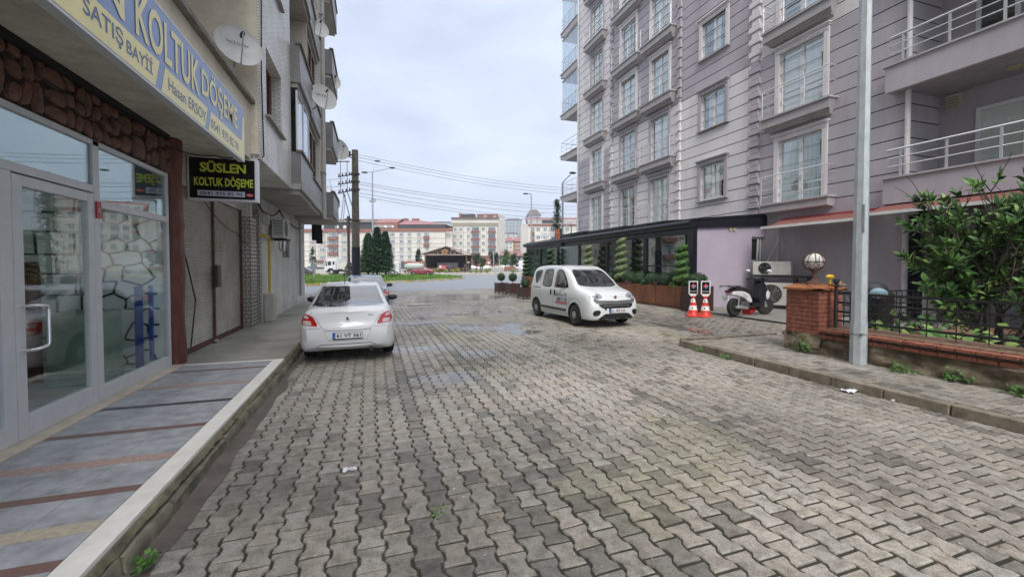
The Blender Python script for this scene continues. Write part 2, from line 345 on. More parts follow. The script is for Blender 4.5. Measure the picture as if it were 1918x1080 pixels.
# granite slabs with coloured cross bands
gran=mat('grey_granite',(.31,.32,.335),.45,var=.34,scale=7,bump=.25,bscale=120)
bands=[mat('band_brown',(.17,.10,.085),.5,var=.2,scale=20),mat('band_pink',(.36,.255,.215),.5,var=.3,scale=30),mat('band_sand',(.40,.35,.27),.5,var=.3,scale=30),mat('band_black',(.05,.05,.055),.4)]
seq=[1,0,2,0,1,0,0,3,1,0,0,1]
b=MB(); ys=[]; y=-3.5
def ygr(u,v): return P(u,v,z=.2).y
cent=[(ygr(300,1010),1),(ygr(300,800+68),0),(ygr(120,920),2),(ygr(100,978),0),(ygr(200,1035),1),(ygr(250,840),1),(ygr(330,735),3),(ygr(400,765),0),(ygr(430,712),1),(ygr(430,686),0)]
cent=sorted([(1.15,1),(1.75,0),(2.30,1),(2.72,0),(3.07,2),(3.52,0),(4.05,1),(4.75,0),(5.55,3),(6.35,1),(7.2,0),(.5,0),(-.2,2),(-.9,0),(-1.7,1),(-2.5,0)])
prev=-3.5
for yc,mi in cent:
    w=.045 if mi in(0,3) else .065
    a=prev
    while a<yc-w-.01:
        e=min(a+.34,yc-w)
        for xa,xb in ((-2.69,-2.25),(-2.25,-1.87),(-1.87,KX-.158)): b.box(xa+.0015,xb-.0015,a+.0015,e-.0015,.15,.1985,0)
        a=e
    b.box(-2.69,KX-.158,yc-w+.001,yc+w-.001,.15,.1990,1+mi); prev=yc+w
b.box(-2.69,KX-.158,prev,7.638,.15,.1985,0)
struct(b.build('granite_paving',[gran]+bands))
struct(MB().box(-2.86,-2.69,-3.5,7.70,.15,.213).build('threshold_marble',mat('threshold',(.50,.43,.34),.5,var=.2,scale=4,dirt=.3),bevel=.004))
# ---- right pavement ----
mk2=mat('kerb_concrete',(.19,.165,.125),.8,var=.45,scale=5,bump=.6,bscale=40,dirt=.8)
b=MB(); y=7.5; r=random.Random(3)
for Lk in [.62,.62,.64,.63]+[.66]*14:
    jx=r.uniform(-.012,.012); b.hexa([(6.22+jx,y-Lk+.006,-.03),(6.37,y-Lk+.006,-.03),(6.37,y-.006,-.03),(6.22+jx,y-.006,-.03)],[(6.235+jx,y-Lk+.006,.128),(6.37,y-Lk+.006,.13),(6.37,y-.006,.13),(6.235+jx,y-.006,.128)]); y-=Lk
struct(b.build('kerb_right',[mk2],bevel=.012))
struct(MB().box(6.365,9.9,-4,7.5,-.02,.116).build('pavement_bed',mj))
def in_pav(x,y): return 6.42<x<9.8 and -3.5<y<7.42
struct(pavers('pavement_stones',6.39,9.9,-3.5,7.5,.225,.165,.05,in_pav,lambda x,y:.127+.008*noise.noise(Vector((x,y,0))),stag=.0))
struct(MB().beam((6.3,7.53,.07),(9.5,7.47,.07),.07,.15).build('kerb_strip',mk2))
# asphalt yard in front of the annex wall
b=MB(); struct(b.add([(9.85,6.1,.285),(13.7,6.1,.285),(13.7,12.1,.285),(10.6,12.1,.285),(9.85,11.0,.28)],[(0,1,2,3,4)]).build('yard',mat('yard_concrete',(.22,.215,.20),.75,var=.2,scale=1.5,bump=.4,bscale=60,dirt=.4)))
struct(MB().box(9.8,24,12.0,29.2,-.05,.255).build('cafe_slab',mat('yard_concrete',(.3,.3,.3))))
# puddles: thin sheets of standing water caught in the low stones
wat,N,L,bb=nt('puddle_water'); bb.inputs['Base Color'].default_value=(.20,.195,.18,1); bb.inputs['Roughness'].default_value=.05; bb.inputs['Alpha'].default_value=.6; bb.inputs['IOR'].default_value=1.6
def puddle(cx,cy,rx,ry,z,seed,rot=0):
    V=[(0,0,z)]; K=40
    for k in range(K):
        t=k*2*math.pi/K; rr=1+.45*noise.noise(Vector((math.cos(t)*1.6+seed,math.sin(t)*1.6,seed*3)))+.15*noise.noise(Vector((math.cos(t)*6+seed,math.sin(t)*6,seed)))
        x=rx*rr*math.cos(t);y=ry*rr*math.sin(t); V.append((x*math.cos(rot)-y*math.sin(rot),x*math.sin(rot)+y*math.cos(rot),z))
    return MB().add([Vector(v)+Vector((cx,cy,0)) for v in V],[(0,1+k,1+(k+1)%K) for k in range(K)])
pd=[puddle(c.x,c.y,rx*.7,ry*.8,road_h(c.x,c.y)-.0015,i*2.3) for i,(c,rx,ry) in enumerate(WETS[:7])]
pd.append(puddle(7.95,9.3,.2,1.25,gz(7.95,9.3)+.012,4.4,0))
b=MB(); [b.cat(p) for p in pd]; struct(b.build('puddle_water',wat))
# broken plaster patch in the cobbles
b=puddle(*P(785,570,z=0).xy,.5,.35,.012,8.1); struct(b.build('road_patch',mat('patch',(.42,.40,.33),.7,var=.3,scale=3)))
# grit, leaf scraps and moss caught between the stones
b=MB(); r=random.Random(61)
for k in range(900):
    y=.8+9*r.random()**1.6; x=r.uniform(-1.0,6.1); s_=r.uniform(.003,.009)*(1.6 if r.random()<.08 else 1); a=r.uniform(0,6.28); z=road_h(x,y)+.004; q=[Vector((x+s_*math.cos(a+t*1.57)*r.uniform(.6,1.2),y+s_*math.sin(a+t*1.57)*r.uniform(.6,1.2),z)) for t in range(4)]; top=Vector((x,y,z+s_*.7)); b.add(q+[top],[(0,1,4),(1,2,4),(2,3,4),(3,0,4)],r.choices((0,1,2),(5,4,1))[0])
tag(b.build('grit',[mat('grit_pale',(.42,.40,.36),.9),mat('grit_dark',(.07,.06,.05),.9),mat('grit_leaf',(.22,.09,.03),.9)]),'scattered grit and leaf scraps lying on the cobbles','grit',kind='stuff')
b=MB(); PWj,PLj=.158,.218
for k in range(2600):
    i=r.randrange(60); xj=-5+i*PWj+.02*math.sin(1+r.random()); y=.7+7*r.random()**1.3
    if not -1.1<xj<5.6: continue
    if noise.noise(Vector((xj*.9,y*.6,77)))<.12 and not abs(xj-SEAMS[0][0])<.18: continue
    x=xj+r.gauss(0,.012); z=road_h(x,y)-.010; h=r.uniform(.006,.014); a=r.uniform(0,3.14); d=Vector((math.cos(a),math.sin(a),0))*r.uniform(.004,.010); p=Vector((x,y,z)); b.add([p-d,p+d,p+Vector((r.gauss(0,.003),r.gauss(0,.003),h))],[(0,1,2)],r.randrange(2))
tag(b.build('joint_moss',[mat('moss_green',(.05,.085,.02),.9,var=.4,scale=20),mat('moss_dark',(.03,.045,.015),.9,var=.4,scale=20)]),'green moss growing in the joints of the cobbles','moss',kind='stuff')
# ---- roundabout island ----
isl=[Vector((-30,38.2)),Vector((-5.2,40.4)),Vector((-.7,43.2)),Vector((4.3,47)),Vector((9,51.6)),Vector((11.6,56)),Vector((12.8,60.5)),Vector((12.2,63)),Vector((9,65)),Vector((0,67)),Vector((-30,64))]
cen=Vector((-8,54)); b=MB(); K=len(isl); rings=[(1,.16),(.95,.2),(.8,.3),(.5,.42),(0.02,.48)]
V=[]
for s_,z in rings: V+=[(*(cen+(p-cen)*s_),z) for p in isl]
Fc=[(r*K+i,r*K+(i+1)%K,(r+1)*K+(i+1)%K,(r+1)*K+i) for r in range(4) for i in range(K)]
struct(b.add(V,Fc).build('island_ground',mat('island_soil',(.055,.10,.03),.9,var=.4,scale=1),smooth=True))
b=MB()
for i in range(K-1):
    p,q=isl[i],isl[i+1]; n_=max(1,int((q-p).length/1.0))
    for k in range(n_):
        a=p.lerp(q,k/n_);c=p.lerp(q,(k+.95)/n_); b.beam((*a,.06),(*c,.06),.18,.24,(k+i)%3%2)
struct(b.build('kerb_island',[mat('kerb_pale',(.42,.38,.30),.8,var=.35,scale=2,dirt=.4),mat('kerb_yellow',(.42,.33,.12),.8,var=.3,scale=2,dirt=.6)]))
b=MB(); r=random.Random(5)
for k in range(16000):
    i=r.randrange(K); t=r.random(); e=isl[i].lerp(isl[(i+1)%K],t); s_=r.random()**.5*.985; p=cen+(e-cen)*s_
    if (p.y<38) : continue
    z=.14+.36*(1-s_)**.8; h=r.uniform(.08,.24)*(1.8 if noise.noise(Vector((p.x*.3,p.y*.3,0)))>.15 else 1); a=r.uniform(0,3.14); w=r.uniform(.04,.1); d=Vector((math.cos(a),math.sin(a),0))
    base=Vector((p.x,p.y,z)); tip=base+Vector((r.uniform(-.1,.1),r.uniform(-.1,.1),h)); b.add([base-d*w,base+d*w,tip],[(0,1,2)],r.randrange(2))
tag(b.build('grass',[mat('grass_a',(.075,.17,.02),.7,var=.4,scale=2),mat('grass_b',(.12,.22,.03),.7,var=.4,scale=2)]),'bright green grass growing over the roundabout island','grass',kind='stuff')
# far plaza
plz=mat('plaza_paving',(.30,.29,.27),.8,var=.2,scale=.6)
b=MB(); b.add([Wd(300,83.5,.27),Wd(1500,83.5,.27),Wd(1500,300,.9),Wd(300,300,.9)],[(0,1,2,3)]); struct(b.build('plaza',plz))
struct(MB().beam(Wd(400,83.3,.13),Wd(1500,83.3,.13),.4,.32).build('kerb_plaza',mat('kerb_pale',(.4,.4,.4))))
# =============== LEFT BUILDING ===============
alu=mat('aluminium_frame',(.56,.58,.59),.4,var=.06,scale=8,metal=.15)
shopglass=glassmat('shop_glass',(.95,.985,.97),.025,.004,fk=.16)
plaster=mat('beige_plaster',(.68,.62,.50),.85,var=.12,scale=1.4,bump=.3,bscale=30,dirt=.35)
soffm=mat('stained_soffit',(.60,.58,.48),.9,var=.28,scale=1.6,bump=.5,bscale=20,dirt=.5)
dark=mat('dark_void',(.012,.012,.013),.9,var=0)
# mosaic tile cladding
def tilemat(name,c1,c2,sx,sz,mort=(.25,.24,.22),ms=.12,fac=.9):
    m,N,L,b=nt(name); g=N.new('ShaderNodeNewGeometry'); s=N.new('ShaderNodeSeparateXYZ'); L.new(g.outputs['Position'],s.inputs[0])
    ad=N.new('ShaderNodeMath'); ad.operation='ADD'; L.new(s.outputs[0],ad.inputs[0]); L.new(s.outputs[1],ad.inputs[1])
    cb=N.new('ShaderNodeCombineXYZ'); L.new(ad.outputs[0],cb.inputs[0]); L.new(s.outputs[2],cb.inputs[1])
    br=N.new('ShaderNodeTexBrick'); br.inputs['Scale'].default_value=1; br.inputs['Brick Width'].default_value=sx; br.inputs['Row Height'].default_value=sz; br.inputs['Mortar Size'].default_value=sz*ms
    br.inputs['Color1'].default_value=(*c1,1); br.inputs['Color2'].default_value=(*c2,1); br.inputs['Mortar'].default_value=(*mort,1); L.new(cb.outputs[0],br.inputs['Vector'])
    nz=N.new('ShaderNodeTexNoise'); nz.inputs['Scale'].default_value=1.3; nz.inputs['Detail'].default_value=8; L.new(g.outputs['Position'],nz.inputs['Vector'])
    r=N.new('ShaderNodeValToRGB'); r.color_ramp.elements[0].position=.35; r.color_ramp.elements[0].color=(.72,.70,.66,1); r.color_ramp.elements[1].position=.6; L.new(nz.outputs['Fac'],r.inputs[0])
    x=N.new('ShaderNodeMixRGB'); x.blend_type='MULTIPLY'; x.inputs[0].default_value=fac; L.new(br.outputs[0],x.inputs[1]); L.new(r.outputs[0],x.inputs[2]); L.new(x.outputs[0],b.inputs['Base Color']); b.inputs['Roughness'].default_value=.38
    bp=N.new('ShaderNodeBump'); bp.inputs['Strength'].default_value=.5; bp.inputs['Distance'].default_value=.01; L.new(br.outputs['Fac'],bp.inputs['Height']); bp.invert=True; L.new(bp.outputs[0],b.inputs['Normal']); MC[name]=m; return m
tile=tilemat('white_mosaic',(.82,.81,.77),(.77,.76,.72),.20,.052)
tile_g=tilemat('grey_mosaic',(.24,.24,.25),(.19,.195,.21),.05,.05)
tile_p=tilemat('patterned_mosaic',(.50,.48,.44),(.47,.45,.42),.10,.10,fac=.6)
LB=thing('corner_building','pale tiled apartment block with a glazed shop front and roller shutters, on the left','building',(-5,8,0))
# recess niches + upper walls
XW=-2.80
b=MB()
ZT=20.5
# upper tiled block, overhanging
b.box(-9,-1.9,8.95,12.16,3.66,4.55); b.box(-9,-1.9,8.95,9.45,4.55,ZT)
b.build('upper_wall',tile,LB)
b=MB(); zw=[(4.62,5.95),(7.5,8.85),(10.4,11.75),(13.3,14.65),(16.2,17.55)]
prev=4.55
for z0,z1 in zw:
    b.box(-9,-1.9,9.45,10.95,prev,z0); prev=z1
b.box(-9,-1.9,9.45,10.95,prev,ZT); b.box(-9,-1.9,10.95,12.16,4.55,ZT)
b.build('upper_wall',tile,LB)
brn=mat('brown_wood',(.14,.055,.03),.45,var=.25,scale=12,stretch=(1,1,.2))
gw=glassmat('house_glass',(.5,.56,.56),.16,.01,dens=.3)
curt=mat('net_curtain',(.66,.68,.66),.9,var=.12,scale=7,stretch=(3,3,.15))
for z0,z1 in zw:
    f=MB()
    for (ya,yb) in ((9.45,10.2),(10.2,10.95)):
        f.box(-2.17,-2.10,ya+.003,ya+.07,z0,z1).box(-2.17,-2.10,yb-.07,yb-.003,z0,z1).box(-2.17,-2.10,ya+.07,yb-.07,z0,z0+.07).box(-2.17,-2.10,ya+.07,yb-.07,z1-.07,z1)
    w=f.build('window',brn,LB); MB().box(-2.145,-2.14,9.5,10.9,z0+.05,z1-.05).build('pane',gw,w)
    MB().box(-2.4,-2.38,9.45,10.95,z0,z1).build('curtain',curt,w)
    MB().box(-2.2,-1.82,9.36,11.04,z0-.04,z0+.003).build('window_sill',mat('grey_marble_sill',(.30,.29,.28),.6),w)
# shop part: soffit slab, parapet, shop walls
b=MB(); b.box(-9,-2.05,-6,8.95,3.63,3.73); b.build('canopy_soffit',soffm,LB)
b=MB(); b.box(-2.25,-2.052,-6,8.95,3.732,4.62); b.build('parapet',plaster,LB)
MB().box(-2.3,-1.97,-6,9.02,4.623,4.70).build('parapet_cap',mat('cap_stone',(.20,.18,.15),.8,var=.3,scale=5,dirt=.5),LB,bevel=.008)
b=MB(); b.box(-9,-3.05,-6,8.9,4.71,ZT); b.box(-3.04,-1.93,8.90,8.948,3.735,ZT); b.build('terrace_wall',plaster,LB)
b=MB(); 
for z in (7.05,10.0,12.95,15.9): b.box(-3.04,-2.0,-6,8.89,z,z+.55)
b.build('upper_balcony',plaster,LB)
# ground floor walls
b=MB(); b.box(-9,-3.12,7.9,8.3,.16,3.625); b.build('side_wall',tile,LB); b=MB().box(-9,-2.80,12.02,12.16,2.9,3.66); b.build('door_lintel',tile,LB); b=MB(); b.box(-3.2,-2.80,13.12,20.93,.16,3.66); b.box(-9,-3.201,20.6,20.9,.16,3.66)
b.build('ground_floor_wall',tile,LB)
MB().box(-9,-1.7,12.161,20.95,3.661,3.80).build('soffit',mat('pale_soffit',(.42,.40,.36),.85,var=.2,scale=1,dirt=.4),LB)
MB().box(-9,-3.015,8.301,12.01,3.06,3.628).build('shutter_lintel',tile,LB)
MB().box(-8.9,-3.13,8.31,20.5,.16,3.6).build('dark_core',dark,LB)
# patterned pillar beside the door: real studs
b=MB(); b.box(-3.1,-2.80,12.02,12.55,.165,2.9)
b.build('pillar',tile_p,LB)
st=MB()
for i in range(5):
    for k in range(30):
        y=12.07+i*.105; z=.22+k*.092; st.box(-2.797,-2.788,y,y+.045,z,z+.032)
for i in range(3):
    for k in range(30):
        x=-3.05+i*.1; z=.22+k*.092; st.box(x,x+.04,12.012,12.017,z,z+.032)
st.build('pillar_studs',mat('brown_stud',(.16,.12,.10),.5),LB)
MB().box(-3.1,-2.82,12.99,13.118,.165,3.2).build('pillar',tile_p,LB)
# brown entrance door
d=MB(); d.box(-3.05,-3.0,12.56,12.98,.2,2.25).box(-3.05,-2.98,12.55,12.60,.18,2.9).box(-3.05,-2.98,12.93,12.985,.18,2.9).box(-3.05,-2.98,12.6,12.93,2.22,2.30)
dr=d.build('door',mat('brown_metal',(.075,.035,.03),.45,var=.2,scale=6),LB)
MB().box(-2.999,-2.993,12.64,12.90,1.15,2.15).build('pane',glassmat('dark_pane',(.2,.25,.3),.12,.02,dens=.6),dr)
g_=MB()
for k in range(8): g_.box(-2.985,-2.975,12.62+k*.04,12.632+k*.04,2.3,2.9); 
for k in range(5): g_.box(-2.985,-2.975,12.65+k*.055,12.66+k*.055,1.15,2.15)
g_.build('grille',mat('black_iron',(.02,.02,.022),.5),dr)
# roller shutters
shm=mat('shutter_metal',(.40,.375,.31),.5,var=.22,scale=1.3,metal=.25,dirt=.55)
rust=mat('rusty_frame',(.10,.045,.03),.75,var=.4,scale=8,dirt=.4)
def shutter(y0,y1,lab):
    V=[];n_=62;Fc=[]
    for k in range(n_):
        z=.26+k*(2.78/n_); dz=2.78/n_
        for (o_,zz) in ((0,z),(.012,z+dz*.3),(.014,z+dz*.55),(0,z+dz*.92)): V+=[(-3.03+o_,y0,zz),(-3.03+o_,y1,zz)]
    k=len(V)//2; Fc=[(2*i,2*i+1,2*i+3,2*i+2) for i in range(k-1)]
    s=MB().add(V,Fc).build('roller_shutter',shm,LB,label=lab)
    MB().box(-3.04,-3.005,y0,y1,.175,.27).build('bottom_rail',rust,s); return s
shutter(8.36,10.0,None); s2=shutter(10.08,11.9,'shutter with a rust streak and padlock box')
for ya_,yb_ in ((8.3,8.355),(10.0,10.075),(11.92,12.0)): MB().box(-3.05,-2.985,ya_,yb_,.17,3.055).build('shutter_guide',rust,LB)
MB().box(-2.985,-2.90,9.94,10.16,1.28,1.72).build('lock_box',mat('lock_box',(.045,.03,.025),.5),s2,bevel=.02)
b=MB(); b.v=[]; b.add([(-3.008,10.45,1.72),(-3.008,11.2,1.70),(-3.008,11.15,1.60),(-3.008,10.5,1.62)],[(0,1,2,3)]); 
# far end wall details
fw=MB(); fw.box(-2.81,-2.78,16.0,17.1,2.0,2.95); w=fw.build('window',mat('dark_frame',(.06,.05,.05),.5),LB)
MB().box(-2.779,-2.775,16.05,16.75,2.05,2.9).build('pane',glassmat('poster_glass',(.3,.35,.4),.2,.05,dens=.5,dcol=(.25,.35,.42)),w)
MB().box(-2.79,-2.71,13.2,13.5,0,0).v
# upper balconies of the recessed part
def bal_stack(x,y0,y1,zs,name='balcony',h=.95):
    for z in zs:
        b=MB(); b.box(x-.0,x-.06,y0,y1,z,z+h) ; b.box(-3.2,x-.06,y0,y0+.06,z,z+h); b.box(-3.2,x-.06,y1-.06,y1,z,z+h)
        o=b.build(name,tile_g,LB)
        MB().box(-3.2,x-.062,y0+.06,y1-.06,z-.12,z+.02).build('slab',mat('pale_soffit',(.4,.4,.4)),o)
        MB().box(x-.10,x+.05,y0-.05,y1+.05,z+h,z+h+.05).build('rail_cap',mat('cap_stone',(.2,.18,.15)),o)
        t=MB(); n_=int((y1-y0)/.22)
        for k in range(n_):
            yy=y0+.06+k*(y1-y0-.1)/n_; t.add([(x+.012,yy,z+.03),(x+.012,yy+.09,z+.03),(x+.012,yy+.15,z+.24),(x+.012,yy+.06,z+.24)],[(0,1,2,3)])
        MB().box(x-.001,x+.006,y0,y1,z,z+.27).build('trim_band',mat('trim_grey',(.27,.27,.28),.6),o)
        t.build('trim_pattern',mat('trim_white',(.66,.66,.64),.6),o)
ZB=(3.66,6.38,9.2,12.1,15.0,17.9)
bal_stack(-1.68,12.17,14.5,ZB); bal_stack(-1.72,14.56,17.3,ZB,h=.8)
bal_stack(-1.38,18.3,21.0,ZB)
b=MB(); b.box(-9,-3.2,12.17,20.95,3.8,ZT); b.box(-3.2,-1.76,17.36,18.2,3.8,ZT); b.box(-3.2,-1.8,14.5,14.56,3.8,ZT); b.build('back_wall',mat('cream_render',(.62,.57,.47),.85,var=.12,scale=1,dirt=.2),LB)
# balcony glazing/brown windows behind second balcony
for i,z in enumerate(ZB[:5]):
    if i!=1:
        w=MB().box(-1.80,-1.76,12.25,14.45,z+.98,z+1.03).box(-1.80,-1.76,12.25,14.45,z+2.55,z+2.60).box(-1.8,-1.76,12.25,12.30,z+.98,z+2.6).box(-1.8,-1.76,13.3,13.35,z+.98,z+2.6).box(-1.8,-1.76,14.4,14.45,z+.98,z+2.6).build('balcony_glazing',plain('white_pvc',(.7,.7,.7),.4),LB) if i in (0,) else None
        if w: MB().box(-1.785,-1.78,12.3,14.4,z+1.0,z+2.58).build('pane',glassmat('pale_pane',(.7,.8,.9),.35,.02,dens=.25,dcol=(.4,.5,.6)),w)
    w=MB().box(-1.86,-1.80,14.7,14.78,z+.85,z+2.4).box(-1.86,-1.80,15.5,15.58,z+.85,z+2.4).box(-1.86,-1.80,16.3,16.38,z+.85,z+2.4).box(-1.86,-1.8,14.78,16.3,z+2.32,z+2.4).build('window',brn,LB)
    MB().box(-1.84,-1.835,14.78,16.3,z+.85,z+2.32).build('pane',gw,w); MB().box(-2.2,-2.18,14.6,17.2,z+.8,z+2.5).build('curtain',curt,w)
b=MB(); b.box(-3.2,-1.78,17.18,17.34,3.8,ZT); b.build('tiled_column',tile,LB)
# fallpipes
pvc=mat('grey_pipe',(.40,.40,.38),.5,var=.1,scale=4)
b=MB(); 
for y in (17.5,17.9): b.tube([(-1.66,y,3.5),(-1.66,y,ZT)],.055,8)
for z in (5.2,8.1,11,14): b.box(-1.74,-1.6,17.4,18.0,z,z+.05)
b.tube([(-2.70,19.0,.5),(-2.70,19.0,3.6)],.045,8)
b.build('drainpipe',pvc,LB)
# roof slab
MB().box(-9.2,-1.5,-6,21.2,ZT,ZT+.3).build('roof',plaster,LB)
# ---- shop front (glazing) ----
XF=-2.83
stone=mat('painted_stone',(.13,.058,.040),.5,var=.6,scale=9,bump=.5,bscale=35)
V=[];Fc=[]
# red stone lintel band between the glazing and soffit: separate rounded stones
sb=MB(); r=random.Random(11); sb.box(-2.95,-2.87,-5,7.62,3.06,3.57,1)
y=-5
while y<7.6:
    nrow=r.choice((2,2,3)); w=r.uniform(.12,.34); z=3.07; hs=[r.uniform(.5,1.5) for _ in range(nrow)]; tot=sum(hs)
    for h in hs:
        hh=.50*h/tot; cy=y+w/2+r.uniform(-.02,.02); cz=z+hh/2; K=9; pts=[]; shx=r.uniform(-.04,.04)
        for k in range(K):
            t=k*2*math.pi/K; rr=1+r.uniform(-.16,.12); ex=.7
            c_,s_=math.cos(t),math.sin(t)
            pts.append((cy+shx*s_+math.copysign(abs(c_)**ex,c_)*w*.49*rr,cz+math.copysign(abs(s_)**ex,s_)*hh*.48*rr))
        o=len(sb.v); sb.v+=[Vector((-2.87,p[0],p[1])) for p in pts]+[Vector((-2.845,cy+(p[0]-cy)*.9,cz+(p[1]-cz)*.88)) for p in pts]+[Vector((-2.832,cy+(p[0]-cy)*.55,cz+(p[1]-cz)*.55)) for p in pts]
        for a in (0,K): 
            for k in range(K): sb.f.append((o+a+k,o+a+(k+1)%K,o+a+K+(k+1)%K,o+a+K+k)); sb.m.append(0)
        sb.f.append(tuple(o+2*K+k for k in range(K))); sb.m.append(0); z+=hh
    y+=w
sb.build('stone_lintel',[stone,mat('stone_joint',(.02,.012,.01),.8)],LB,smooth='auto')
MB().box(-2.95,-2.80,-5,7.62,3.571,3.629).build('cable_gap',dark,LB)
# red brown column with knots
V=[];Fc=[];n_=14;kz=26
for j in range(kz+1):
    z=.2+j*(3.43/kz)
    for i in range(n_):
        t=i*2*math.pi/n_; rr=.165+.02*noise.noise(Vector((math.cos(t)*2,math.sin(t)*2,z*1.5)))+(.045 if abs(z-2.3)<.1 and i in(11,12,13,0) else 0)
        c_,s_=math.cos(t),math.sin(t); V.append((-2.92+math.copysign(abs(c_)**.7,c_)*rr,7.86+math.copysign(abs(s_)**.7,s_)*rr,z))
for j in range(kz):
    for i in range(n_): Fc.append((j*n_+i,j*n_+(i+1)%n_,(j+1)*n_+(i+1)%n_,(j+1)*n_+i))
MB().add(V,Fc).build('column',mat('red_column',(.13,.042,.03),.55,var=.45,scale=10,bump=.5,bscale=40,stretch=(1,1,.25)),LB,smooth=True)
yA,yB,yC=4.72,5.80,7.60
def fr(b,y,w,z0,z1): b.box(XF-.06,XF,y-w/2,y+w/2,z0,z1)
b=MB(); ZF=.215
fr(b,yB+.06,.11,ZF,3.06); fr(b,yC-.03,.07,ZF,3.06); fr(b,yA-.10,.13,ZF,2.49)
for (a_,e_) in ((yB+.115,yC-.065),(-5,yA-.165)): b.box(XF-.06,XF,a_,e_,ZF,ZF+.16); 
b.box(XF-.06,XF,-5,yB+.005,2.49,2.57); b.box(XF-.06,XF,yB+.115,yC-.065,2.34,2.42); b.box(XF-.06,XF,-5,yC-.065,3.0,3.058)
b.build('shopfront_frame',alu,LB,bevel=.004)
d=MB(); d.box(XF-.055,XF+.002,yA-.03,yA+.08,ZF,2.475); d.box(XF-.055,XF+.002,yB-.10,yB-.004,ZF,2.475); d.box(XF-.055,XF+.002,yA+.08,yB-.10,ZF,ZF+.20); d.box(XF-.055,XF+.002,yA+.08,yB-.10,2.38,2.475)
dr=d.build('door',alu,LB,bevel=.004)
MB().box(XF-.03,XF-.024,yA+.07,yB-.09,ZF+.18,2.40).build('pane',shopglass,dr)
MB().tube([(XF,yA+.10,1.42),(XF+.07,yA+.10,1.42),(XF+.085,yA+.12,1.42),(XF+.085,yA+.30,1.42)],.014,8)
h=MB().tube([(XF,yA+.03,1.36),(XF+.06,yA+.035,1.36),(XF+.08,yA+.06,1.36),(XF+.08,yA+.19,1.35),(XF+.08,yA+.215,1.32),(XF+.08,yA+.215,1.02),(XF+.08,yA+.19,.99),(XF+.08,yA+.06,.98),(XF+.06,yA+.035,.98),(XF,yA+.03,.98)],.014,10)
h.build('handle',mat('chrome',(.7,.7,.7),.25,metal=.8,var=.02),dr,smooth='auto')
topglass=glassmat('shop_glass_upper',(.8,.9,.86),.10,.004,fk=.55)
for a_,e_,z0,z1 in ((yB+.11,yC-.06,ZF+.15,2.35),(-5,yA-.16,ZF+.15,2.50),(yB+.11,yC-.06,2.41,3.01),(-5,yB+.01,2.56,3.01)):
    MB().box(XF-.03,XF-.024,a_,e_,z0,z1).build('pane',topglass if z0>2.4 else shopglass,LB)
MB().box(-3.02,-2.97,-5,7.6,2.44,3.3).build('blackout_panel',mat('blackout_green',(.03,.05,.042),.7),LB)  # dark sheet added behind the upper panes so they mirror strongly
st_=MB().box(XF+.004,XF+.018,yB+.02,yB+.10,2.22,2.40).build('alarm_sticker',mat('red_sticker',(.35,.02,.02),.4),LB)
text('01',plain('white_ink',(.8,.8,.8)),st_,(XF+.018,yB+.04,2.28),(0,1,0),(0,0,1),.04,.05)
# interior
wint=mat('white_room_wall',(.90,.92,.90),.8,var=.05,scale=2)
b=MB(); b.box(-5.6,-5.5,-5,7.8,.1,3.4); b.box(-7.1,-2.95,7.62,7.8,.1,3.4); b.box(-7.1,-2.95,-5.1,-5,.1,3.4); b.build('room_wall',wint,LB)
b=MB().box(-7.1,-2.9,-5,7.62,.1,.2).build('room_floor',mat('room_floor',(.45,.44,.40),.4,var=.3,scale=3),LB)
MB().box(-7.1,-2.95,-5,7.62,3.3,3.4).build('room_ceiling',wint,LB)
# dark joints painted as crazy paving on the end wall, block courses further in
crack=mat('black_joint',(.03,.03,.035),.7)
r=random.Random(21); b=MB(); pts={}
cw_,chh=.30,.205
def hv_(i,k):
    if (i,k) not in pts: pts[i,k]=(-3.80+i*cw_/2+r.uniform(-.06,.06),.22+k*chh+(.06 if (i+k)%2 else 0)+r.uniform(-.055,.055))
    return pts[i,k]
def seg(b,p,q,w=.026):
    m_=((p[0]+q[0])/2+r.uniform(-.012,.012),(p[1]+q[1])/2+r.uniform(-.012,.012))
    for a,e in ((p,m_),(m_,q)):
        if max(a[0],e[0])<-2.96 and min(a[0],e[0])>-3.86: b.beam((a[0],7.612,a[1]),(e[0],7.612,e[1]),.014,w*r.uniform(.7,1.1))
for k in range(11):
    for i in range(7):
        if r.random()<.93: seg(b,hv_(i,k),hv_(i+1,k))
        if (i+k)%2: seg(b,hv_(i,k),hv_(i,k+1))
for k in range(10):
    z=.42+k*.29; b.beam((-5.5,7.612,z+r.uniform(-.02,.02)),(-3.86,7.612,z+r.uniform(-.02,.02)),.014,.022)
    for x in range(5): xx=-5.4+x*.42+(.2 if k%2 else 0); b.beam((min(xx,-3.88),7.612,z),(min(xx,-3.88)+r.uniform(-.02,.02),7.612,z+.29),.014,.022)
b.build('painted_joints',crack,LB)
# things inside the shop
t=MB().box(-3.78,-3.22,6.7,7.2,.2,1.12).build('packing_case',mat('green_wrap',(.22,.30,.24),.35,var=.25,scale=6,bump=.4,bscale=14),None,bevel=.03); tag(t,'green wrapped case standing on the shop floor behind the door glass','crate')
b=MB()
V=[]; 
for x,rr,h in ((-4.12,.13,1.75),(-4.40,.13,1.6)): b.lathe([(rr,.2),(rr*1.03,.8),(rr,h-.1),(rr*.9,h)],14,(x,7.0,0))
tag(b.build('fabric_rolls',mat('brown_fabric',(.16,.06,.035),.85,var=.5,scale=10,stretch=(1,1,.2)),smooth='auto'),'pair of brown upholstery rolls standing upright inside the shop','fabric')
tag(MB().box(-3.12,-3.04,7.25,7.3,.2,1.42).build('foam_board',mat('blue_foam',(.02,.06,.30),.7)),'tall blue board leaning in the corner behind the shop window','board')
tag(MB().box(-3.0,-2.96,7.35,7.40,.35,1.42).build('foam_board',mat('blue_foam',(.02,.06,.30),.7)),'narrow blue strip right beside the shop window frame','board')
